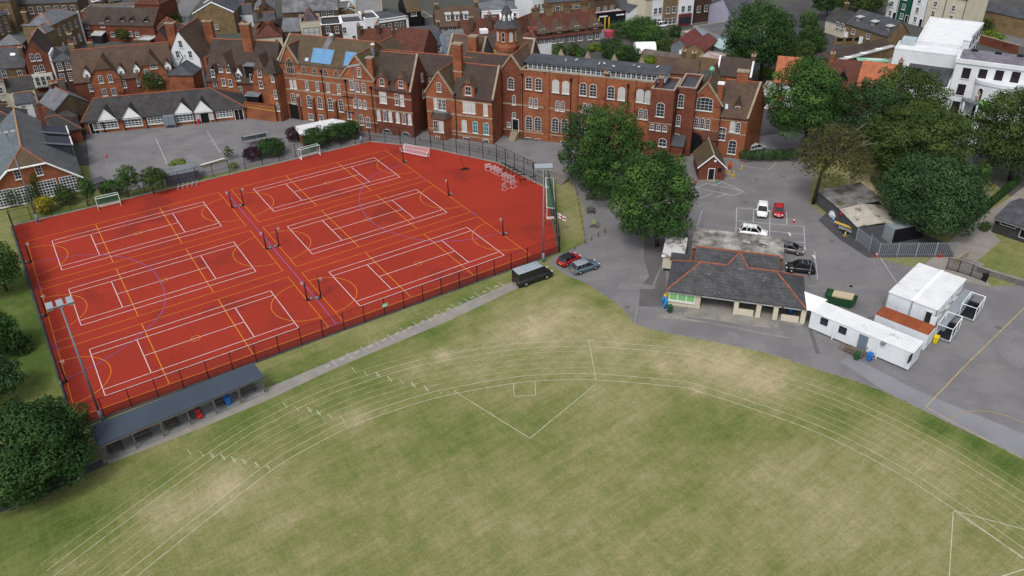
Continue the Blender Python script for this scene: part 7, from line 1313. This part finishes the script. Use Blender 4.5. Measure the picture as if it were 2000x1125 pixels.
# ---- high street at the top
house('white rendered end house on the top street', (1040, -6), (1066, -10), 9, 10, 11, wm=m_render, rm=m_slate, g=[(6, 3), (2.5, 3)]); house('tan brick block at the top with white bands', (1068, 6), (1160, 0), 7.5, 9, 9, wm=m_brickt, rm=m_slate, g=[(5.4, 7), (2.4, 7)], gs=(1.2, 1.9)); house('brown brick block at the top right of the tan one', (1160, 0), (1205, -6), 8, 9, 10, wm=m_brickb, rm=m_slate, g=[(5, 3)])
T, f_, L = house('black fronted shop with yellow door frames and a pale flat roof', (1162, 29), (1228, 22), 4.4, 14, kind='flat', wm=m_black, rm=m_wroof, name='shop', cat='shop', cop=m_maroon, pp=.3)
for uf in (.12, .3, .42): a = MB(); a.box(L*uf-.2, L*uf+.2, -.15, .0, 0, 3.4, MATS['bright_yellow']); a.build('yellow_frame', T)
grid(T, L*.5, L-.5, 3, [1.5], 1.9, 2.2, fm=m_iron, nx=1, nz=1, sill=False)
for uf, s in ((.25, 2.6), (.75, 2.6)): a = MB(); a.box(L*uf-s/2, L*uf+s/2, -.06, .0, 3.5, 3.85, m_white); a.build('sign_lettering', T)
T, f_, L = house('white garage with green doors and dark felt roof beside the shop', (1229, 24), (1262, 20), 4.6, 16, 6.4, 'v', wm=m_render, rm=m_felt, ridge=None, name='garage', cat='garage', w=()); u, z = f_.uz(1254, 32); door(T, u, 0, 0, 2.6, 3.2, m_green_w, m_white); u, z = f_.uz(1240, 34); door(T, u, 0, 0, .9, 2.2, m_green_w, m_white)
for lab, p0, p1, wm_, gz in (('cream tall building with a narrow arched door', (1262, 0), (1275, -2), m_cream, []), ('white house with stacked bay windows', (1275, -2), (1298, -5), m_render, [(1.7, 2), (5, 2)]), ('brown brick house over a white bay shopfront', (1298, -4), (1327, -7), m_brickt, [(5, 2), (1.7, 3)]), ('white house above a dark red shopfront', (1328, -6), (1357, -9), m_render, [(5, 2)]), ('brown and dark red building at the street corner', (1358, -12), (1392, -16), m_brickk, [(4, 2)])): house(lab, p0, p1, 8.6, 9, 10, wm=wm_, rm=m_slate, g=gz, gs=(1.2, 1.8))
T = [o for o in COL.objects if o.get('label') == 'white house above a dark red shopfront'][0]; a = MB(); a.box(.1, 4.3, -.4, 0, 0, 3.6, m_maroon); a.box(.4, 4.0, -.46, -.405, .8, 2.7, m_glass); a.build('shopfront', T)
house('lilac rendered house with a blank gable behind the elm', (1386, 8), (1436, 46), 5.5, 9, 9.5, wm=m_lil, rm=m_slate, ridge=None, axis='v'); house('slate house between the lilac wall and the elm', (1424, 12), (1450, 24), 5, 8, 8, wm=m_brickt, rm=m_tiled, axis='v')
house('pale blue flat roofed workshop', (1354, 52), (1406, 74), 3.6, 12, kind='flat', wm=m_bluew, rm=m_fl, name='workshop', cat='workshop', pp=.2); house('white concrete roofed store below the blue workshop', (1330, 62), (1372, 74), 2.6, 5, kind='flat', wm=m_concrete, rm=m_wroof, name='store', pp=.05)
T, f_, L = house('rust red corrugated workshop with white door', (1311, 87), (1337, 95), 4.0, 12, 5.6, 'v', wm=m_lead, rm=m_rust, ridge=None, name='workshop', cat='workshop', ang=-30); u, z = f_.uz(1340, 110); block(T, 4, 9, -1.2, 10, 3.8, 5.2, 'v', wm=m_brickt, rm=m_rust, ridge=None); door(T, 3.2, 0, 0, 1.8, 3.0, m_white, m_greym)
house('pale green glazed lean to right of the red workshop', (1385, 85), (1412, 98), 3.0, 7, 4, wm=m_lead, rm=flat('pale_green_sheet', (.3, .4, .4)), ridge=None, name='lean_to', cat='shed'); house('pink patched low roof behind the gatehouse', (1365, 112), (1412, 118), 3, 6, kind='flat', wm=m_brickt, rm=mat('pinkish_patched_roof', (.3, .2, .19), (.4, .38, .37), .6), name='store', pp=.1)
def tunnel(label, p0, p1, r, m, cat='polytunnel'):
    fr = F(G(*p0), to=G(*p1)); L = (G(*p1)-G(*p0)).length; T = thing('polytunnel', label, cat, fr); a = MB(); P = []; n = 12
    for k in range(n+1):
        t = math.pi*k/n
        for x in (0, L): P.append((x, r-r*math.cos(t), r*.9*math.sin(t)))
    a.mesh(P, [(2*k, 2*k+2, 2*k+3, 2*k+1) for k in range(n)]+[tuple(range(0, 2*n+2, 2)), tuple(range(2*n+1, 0, -2))], m, False); a.build('cover', T); a = MB(); a.box(L+.002, L+.06, r-.6, r+.6, 0, 1.9, m_greym); a.build('door', T)
tunnel('white arched polytunnel behind the clerestory', (1243, 105), (1282, 104), 2.6, m_white); tunnel('brown weathered arched shed in front of the white polytunnel', (1250, 116), (1326, 128), 2.4, mat('weathered_brown_sheet', (.14, .115, .1), (.09, .07, .06), .5, .9, .25), 'shed')
T = thing('metal_skip', 'pink metal skip among the scrub by the flint cottages', 'skip', loc=G(1191, 72), rz=.2); a = MB(); a.mesh([(-1.2, -.8, 0), (1.2, -.8, 0), (1.2, .8, 0), (-1.2, .8, 0), (-1.6, -1, 1.8), (1.6, -1, 1.8), (1.6, 1, 1.8), (-1.6, 1, 1.8)], [(3, 2, 1, 0), (4, 5, 6, 7), (0, 1, 5, 4), (1, 2, 6, 5), (2, 3, 7, 6), (3, 0, 4, 7)], flat('skip_pink', (.45, .07, .12))); a.build('hopper', T)
# ---- behind the gatehouse
house('dark tiled cottage with a white end wall behind the gatehouse', (1400, 146), (1466, 152), 6.5, 7, 9.5, wm=m_brick, rm=m_tiled, cop=m_render, ridge=None, st=[(.98, .5, .8)]); house('brown tiled range with chimneys left of the gatehouse gable', (1280, 140), (1362, 146), 8, 6, 10.4, wm=m_brick, rm=m_tileb, ridge=None, st=[(.6, .6, 1.5), (.85, .6, 1.2)])
T, f_, L = house('white house with an orange tiled roof and half timbering beyond the gatehouse', (1512, 160), (1556, 164), 5.5, 8, 10, wm=m_render, rm=m_tileo, ridge=None, w=[(1518, 168)], ws=(.8, 1.2)); house('black and white shop by the drive', (1488, 178), (1512, 181), 3.8, 6, kind='flat', wm=m_render, rm=m_wroof, name='shop', cat='shop', g=[(2, 2)], wk={'fm': m_green_w}); house('dark red shopfront under the orange tiled house', (1512, 184), (1530, 186), 3.4, 3, kind='flat', wm=flat('shop_red', (.25, .02, .02)), rm=m_fl, name='shop', cat='shop', g=[(1.6, 2)], pp=.1)
T, f_, L = house('brown tiled house with a gabled dormer behind the bay tree', (1614, 166), (1672, 172), 5, 8, 9.6, wm=m_brickd, rm=m_tiler, ridge=None, st=[(.02, .5, 1.2)], stm=m_brick); u, z = f_.uz(1645, 155, 1.0); dormer(T, u, .8, 5.2, 2, 6.6, 8.2, 3, m_black, m_tileb, 0, 0); house('orange tiled house next to the brown tiled one behind the trees', (1672, 172), (1745, 182), 5, 8, 9.8, wm=m_brickd, rm=m_tileo, ridge=None, st=[(.98, .5, .8)])
T = thing('site_container', 'green roofed site container in the yard behind the orange roofs', 'container', F(G(1672, 138), -12)); a = MB(); a.box(0, 7, 0, 2.6, 0, 2.4, m_green_w); a.build('body', T); a = MB(); a.box(-.1, 7.1, -.1, 2.7, 2.404, 2.55, flat('mint_roof', (.22, .42, .3))); a.box(2.2, 6, 1.4, 1.9, 2.56, 2.64, m_white); a.build('roof', T)
# flint walled long range and cottages
q = [G(1600, 104, 4.4), G(1727, 74, 4.4), G(1741, 87, 3.0), G(1620, 119, 3.0)]
T = thing('flint_outbuilding', 'long low flint outbuilding with brown roof slope and pale parapet gutter', 'outbuilding'); a = MB(); a.slab(q, .15, m_tiled); a.build('roof', T); a = MB(); c_ = sum(q, Vector())/4; a.prism([((p-c_)*.97+c_) for p in q], 0, 2.8, m_brickt); a.build('wall', T); d = (q[2]-q[3]).normalized(); n = Vector((d.y, -d.x, 0)); a = MB(); a.slab([q[3], q[2], q[2]+n*1.3-Vector((0, 0, .1)), q[3]+n*1.3-Vector((0, 0, .1))], .2, m_wroof); a.build('gutter', T); a = MB(); a.prism([q[3], q[2], q[2]+n*1.1, q[3]+n*1.1], 0, 2.65, m_brickt); a.build('front_wall', T)
for t in (.05, .25, .5, .75): p = q[3].lerp(q[2], t)+n*.7; a = MB(); a.box(p.x-.8, p.x+.8, p.y-.5, p.y+.5, 2.95, 3.15, m_white); a.build('rooflight', T)
SCF = F(G(1655, 45, 4.5), to=G(1735, 70, 4.5)); L_ = (G(1735, 70, 4.5)-G(1655, 45, 4.5)).length
T = thing('flint_cottages', 'flint cottages with slate roof and three white topped dormers', 'houses', SCF); block(T, 0, L_, 0, 7, 4.5, 7.8, rm=m_slate, wm=m_brickt, ridge=None); block(T, -8.5, -.05, .4, 6.6, 3.8, 6.6, rm=m_slatew, wm=m_cream, ridge=None); chimney(T, -5, 3.5, .8, .8, 5.5, 8.4, m_brickb, 1)
for x, y in ((1675, 43), (1704, 51), (1734, 59)): u, z = SCF.uz(x, y, .9); dormer(T, u, .9, 4.9, 1.4, 6.5, 6.9, 3.0, m_slated, m_wroof, .9, 1.2, 5.8, 'flat')
wins(T, SCF, [(1667, 62), (1696, 71), (1636, 48), (1645, 51)], 1.2, 1.3); 
for x, y in ((1654, 62), (1683, 71)): u, z = SCF.uz(x, y); door(T, u, 0, 0, 1.1, 2.1, m_white)
T = thing('garden_wall', 'tan garden wall with dark timber panels in front of the flint cottages', 'wall', F(G(1630, 88), to=G(1682, 86))); L_ = (G(1682, 86)-G(1630, 88)).length; a = MB(); a.box(0, L_, 0, .3, 0, .9, m_brickt)
for k in range(4): a.box(L_*k/3-.35, L_*k/3+.35, -.1, .4, 0, 2.0, m_brickt)
a.build('wall', T); a = MB()
for k in range(3): a.box(L_*k/3+.4, L_*(k+1)/3-.4, .1, .18, .9, 1.8, m_black)
a.build('panel', T)
# white and green terrace
TF = F(G(1728, 34), -63.3)
for u0, u1, zt, wm_, lab in ((0, 3.9, 9.5, m_render, 'white house at the left end of the painted terrace'), (3.9, 8.4, 9.6, m_green_w, 'bottle green house in the painted terrace'), (8.4, 13.4, 9.4, m_render, 'white house right of the bottle green one'), (13.4, 19, 10.2, m_cream, 'cream house in the painted terrace'), (19, 25, 10.0, m_cream, 'cream house at the right end of the painted terrace')):
    T = thing('terraced_house', lab, 'house', F(TF.w(u0, 0), TF.ang)); W__ = u1-u0-.01; block(T, 0, W__, 0, 9, zt, zt+2.5, rm=m_tiler if u0 < 13 else m_tiled, wm=wm_, ridge=None)
    for z in (1.6, 4.3, 7.0): window(T, W__*.4, 0, z, 1.1, 1.6, fm=m_white)
    door(T, W__*.8, 0, 0, .9, 2.1, m_black); a = MB(); a.bar((W__-.2, -.1, 0), (W__-.2, -.1, zt-.5), .07, m_iron); a.build('drainpipe', T)
house('long tan wall building at the top right corner', (1886, 12), (2060, 50), 5, 8, 6.5, wm=m_brickt, rm=m_slate, ridge=None)
# ---- the white hotel
HT = F((93.0, 160.5), -31.6)
T = thing('white_hotel', 'large white stucco hotel with slate roof, curved portico and dark sash windows', 'hotel', HT)
block(T, 0, 22, 0, 11, 11.0, 12.2, 'u', 'hip', wm=m_render, rm=mat('purple_slate', (.13, .12, .15), (.2, .19, .22), .6, .7, .25, 5, 'tile', 1.2), ridge=None, oh=-.5, hl=.6)
a = MB()
for x0, x1, y0, y1 in ((-.25, 22, -.25, .35), (-.25, .35, .36, 11)): a.box(x0, x1, y0, y1, 10.9, 11.7, m_render)
a.build('parapet', T)
for u in (2.6, 7, 11): a = MB(); a.box(u-.6, u+.6, 5.0, 6.0, 11.5, 12.6, m_black); a.build('roof_vent', T)
chimney(T, .7, 8.5, 1.3, 2.2, 11, 13.6, m_render, 0, m_render)
block(T, -13, -.2, 8.8, 16, 9.6, kind='flat', wm=m_render, rm=flat('white_membrane', (.66, .67, .68)), parapet=.25, cop=m_render)
block(T, -9.5, .0, 16.05, 41, 10.0, kind='flat', wm=m_render, rm=MATS['white_membrane'], parapet=.2, cop=m_render, wname='rear_wall', sk=.1)
block(T, -9.5, -.05, -7.5, 8.7, 7.0, 7.9, 'v', 'hip', wm=m_render, rm=m_slate, ridge=None, oh=-.3)
a = MB(); a.box(-9.7, -.05, -7.75, -7.2, 6.8, 7.6, m_render); a.build('parapet', T)
a = MB(); a.box(-12.4, -9.6, 14, 17, 9.7, 10.9, flat('pale_glass_box', (.35, .42, .44))); a.build('stair_light', T); a = MB(); a.box(-7, -5.9, 0, 1.1, 7.5, 8.5, m_black); a.build('roof_vent', T)
dk = dict(fm=m_iron, gm=mat('dark_sash', (.02, .014, .016), (.03, .024, .026), .5, .2, 0), nx=2, nz=2, sill=True, sm=m_render)
wins(T, HT, [(1887, 143), (1919, 145.5), (1951, 148), (1983, 151)], 1.5, 2.2, **dk); wins(T, HT, [(1877, 175)], 1.5, 2.3, **dk); wins(T, HT, [(1866, 209)], 1.5, 2.5, **dk); 
for vv in (18.5, 22.5, 27, 31, 35, 39):
    for z in (5.0, 8.3): window(T, (vv-16.05)*.1, vv, z, 1.5, 1.9, 'r', **dk).rotation_euler[2] = math.pi/2-.0997
uc, _ = HT.uz(1950, 215, -2); r_ = 5.4; n = 16
def bow(r0, z0, z1, m, nm, vz=.0):
    a = MB(); P = [(uc+r0*math.cos(math.pi+math.pi*k/n), vz+r0*.55*math.sin(math.pi+math.pi*k/n)) for k in range(n+1)]; a.prism(P+[(uc+r0, .3), (uc-r0, .3)], z0, z1, m); return a.build(nm, T)
bow(r_, 0, 7.6, m_render, 'bow_front'); bow(r_+.25, 7.62, 8.3, m_render, 'bow_cornice'); bow(r_+1.7, 3.6, 3.78, m_lead, 'balcony'); bow(r_+.02, 0, .5, m_iron, 'plinth')
for k in range(1, n): t = math.pi+math.pi*k/n; a = MB(); a.bar((uc+(r_+1.6)*math.cos(t), (r_+1.6)*.55*math.sin(t), 3.78), (uc+(r_+1.6)*math.cos(t), (r_+1.6)*.55*math.sin(t), 4.6), .03, m_iron, n=4); a.build('baluster', T)
for t_ in (200, 235, 270, 305, 340): t = R_(t_); a = MB(); a.bar((uc+(r_+1.4)*math.cos(t), (r_+1.4)*.55*math.sin(t), 0), (uc+(r_+1.4)*math.cos(t), (r_+1.4)*.55*math.sin(t), 3.6), .2, m_render, n=10); a.build('column', T)
def bw(t_, z, w, h, arch, **k): t = R_(t_); o = window(T, uc+(r_+.03)*math.cos(t), (r_+.03)*.55*math.sin(t), z, w, h, 'f', arch=arch, **k); o.rotation_euler[2] = math.atan2(math.sin(t)/.55, math.cos(t))+math.pi/2
bw(222, 5.6, 1.1, 2.6, .55, fm=m_render, gm=m_black, sill=False, nx=1, nz=1); bw(270, 5.5, 1.5, 2.6, 0, **dk); bw(318, 5.5, 1.5, 2.6, 0, **dk); bw(222, 1.9, 1.5, 2.8, .7, fm=m_render, gm=m_black, sill=False, nx=1, nz=1); bw(262, 1.9, 1.7, 2.8, .8, fm=m_render, gm=m_blind, sill=False, nx=1, nz=1)
t = R_(248); S_ = thing('banner', 'bright green banner on the balcony of the white hotel', 'banner', loc=HT.w(uc+(r_+1.75)*math.cos(t), (r_+1.75)*.55*math.sin(t), 3.75), rz=R_(HT.ang)+math.atan2(math.sin(t)/.55, math.cos(t))+math.pi/2); a = MB(); a.box(-1.2, 1.2, -.03, .03, 0, 1.1, flat('banner_green', (.13, .45, .03))); a.build('sheet', S_); a = MB(); a.box(-.9, .1, -.036, -.031, .6, .78, m_white); a.box(-.9, .6, -.036, -.031, .3, .42, m_white); a.build('lettering', S_)
t = R_(222); S_ = thing('statue', 'pale stone statue standing in the arched niche of the hotel', 'statue', loc=HT.w(uc+(r_+.3)*math.cos(t), (r_+.3)*.55*math.sin(t), 4.3)); a = MB(); a.lathe([(.3, 0), (.3, .3), (.24, .35), (.3, .9), (.22, 1.25), (.27, 1.5), (.1, 1.62), (.14, 1.75), (.12, 1.9), (.02, 1.98)], m_stone, (0, 0, 0), 10); a.bar((.2, 0, 1.45), (.3, -.2, 1.1), .06, m_stone); a.build('figure', S_)
T = thing('hoarding', 'dark mesh hoarding beside the white hotel yard', 'hoarding', F(G(1708, 118), to=G(1748, 100))); L_ = (G(1748, 100)-G(1708, 118)).length; a = MB(); a.box(0, L_, 0, .1, 0, 2.2, m_greym); a.build('panel', T)
for k in range(5): a = MB(); a.box(L_*k/4-.06, L_*k/4+.06, -.06, .16, 0, 2.4, m_iron); a.build('post', T)
T = thing('brick_wall', 'red brick wall between the hotel and its car park', 'wall', F(G(1908, 84), to=G(1985, 106))); L_ = (G(1985, 106)-G(1908, 84)).length; a = MB(); a.box(0, L_, 0, .35, 0, 2.2, m_brickd); a.build('wall', T); a = MB(); a.box(-.05, L_, -.05, .4, 2.204, 2.35, m_stone); a.build('coping', T)
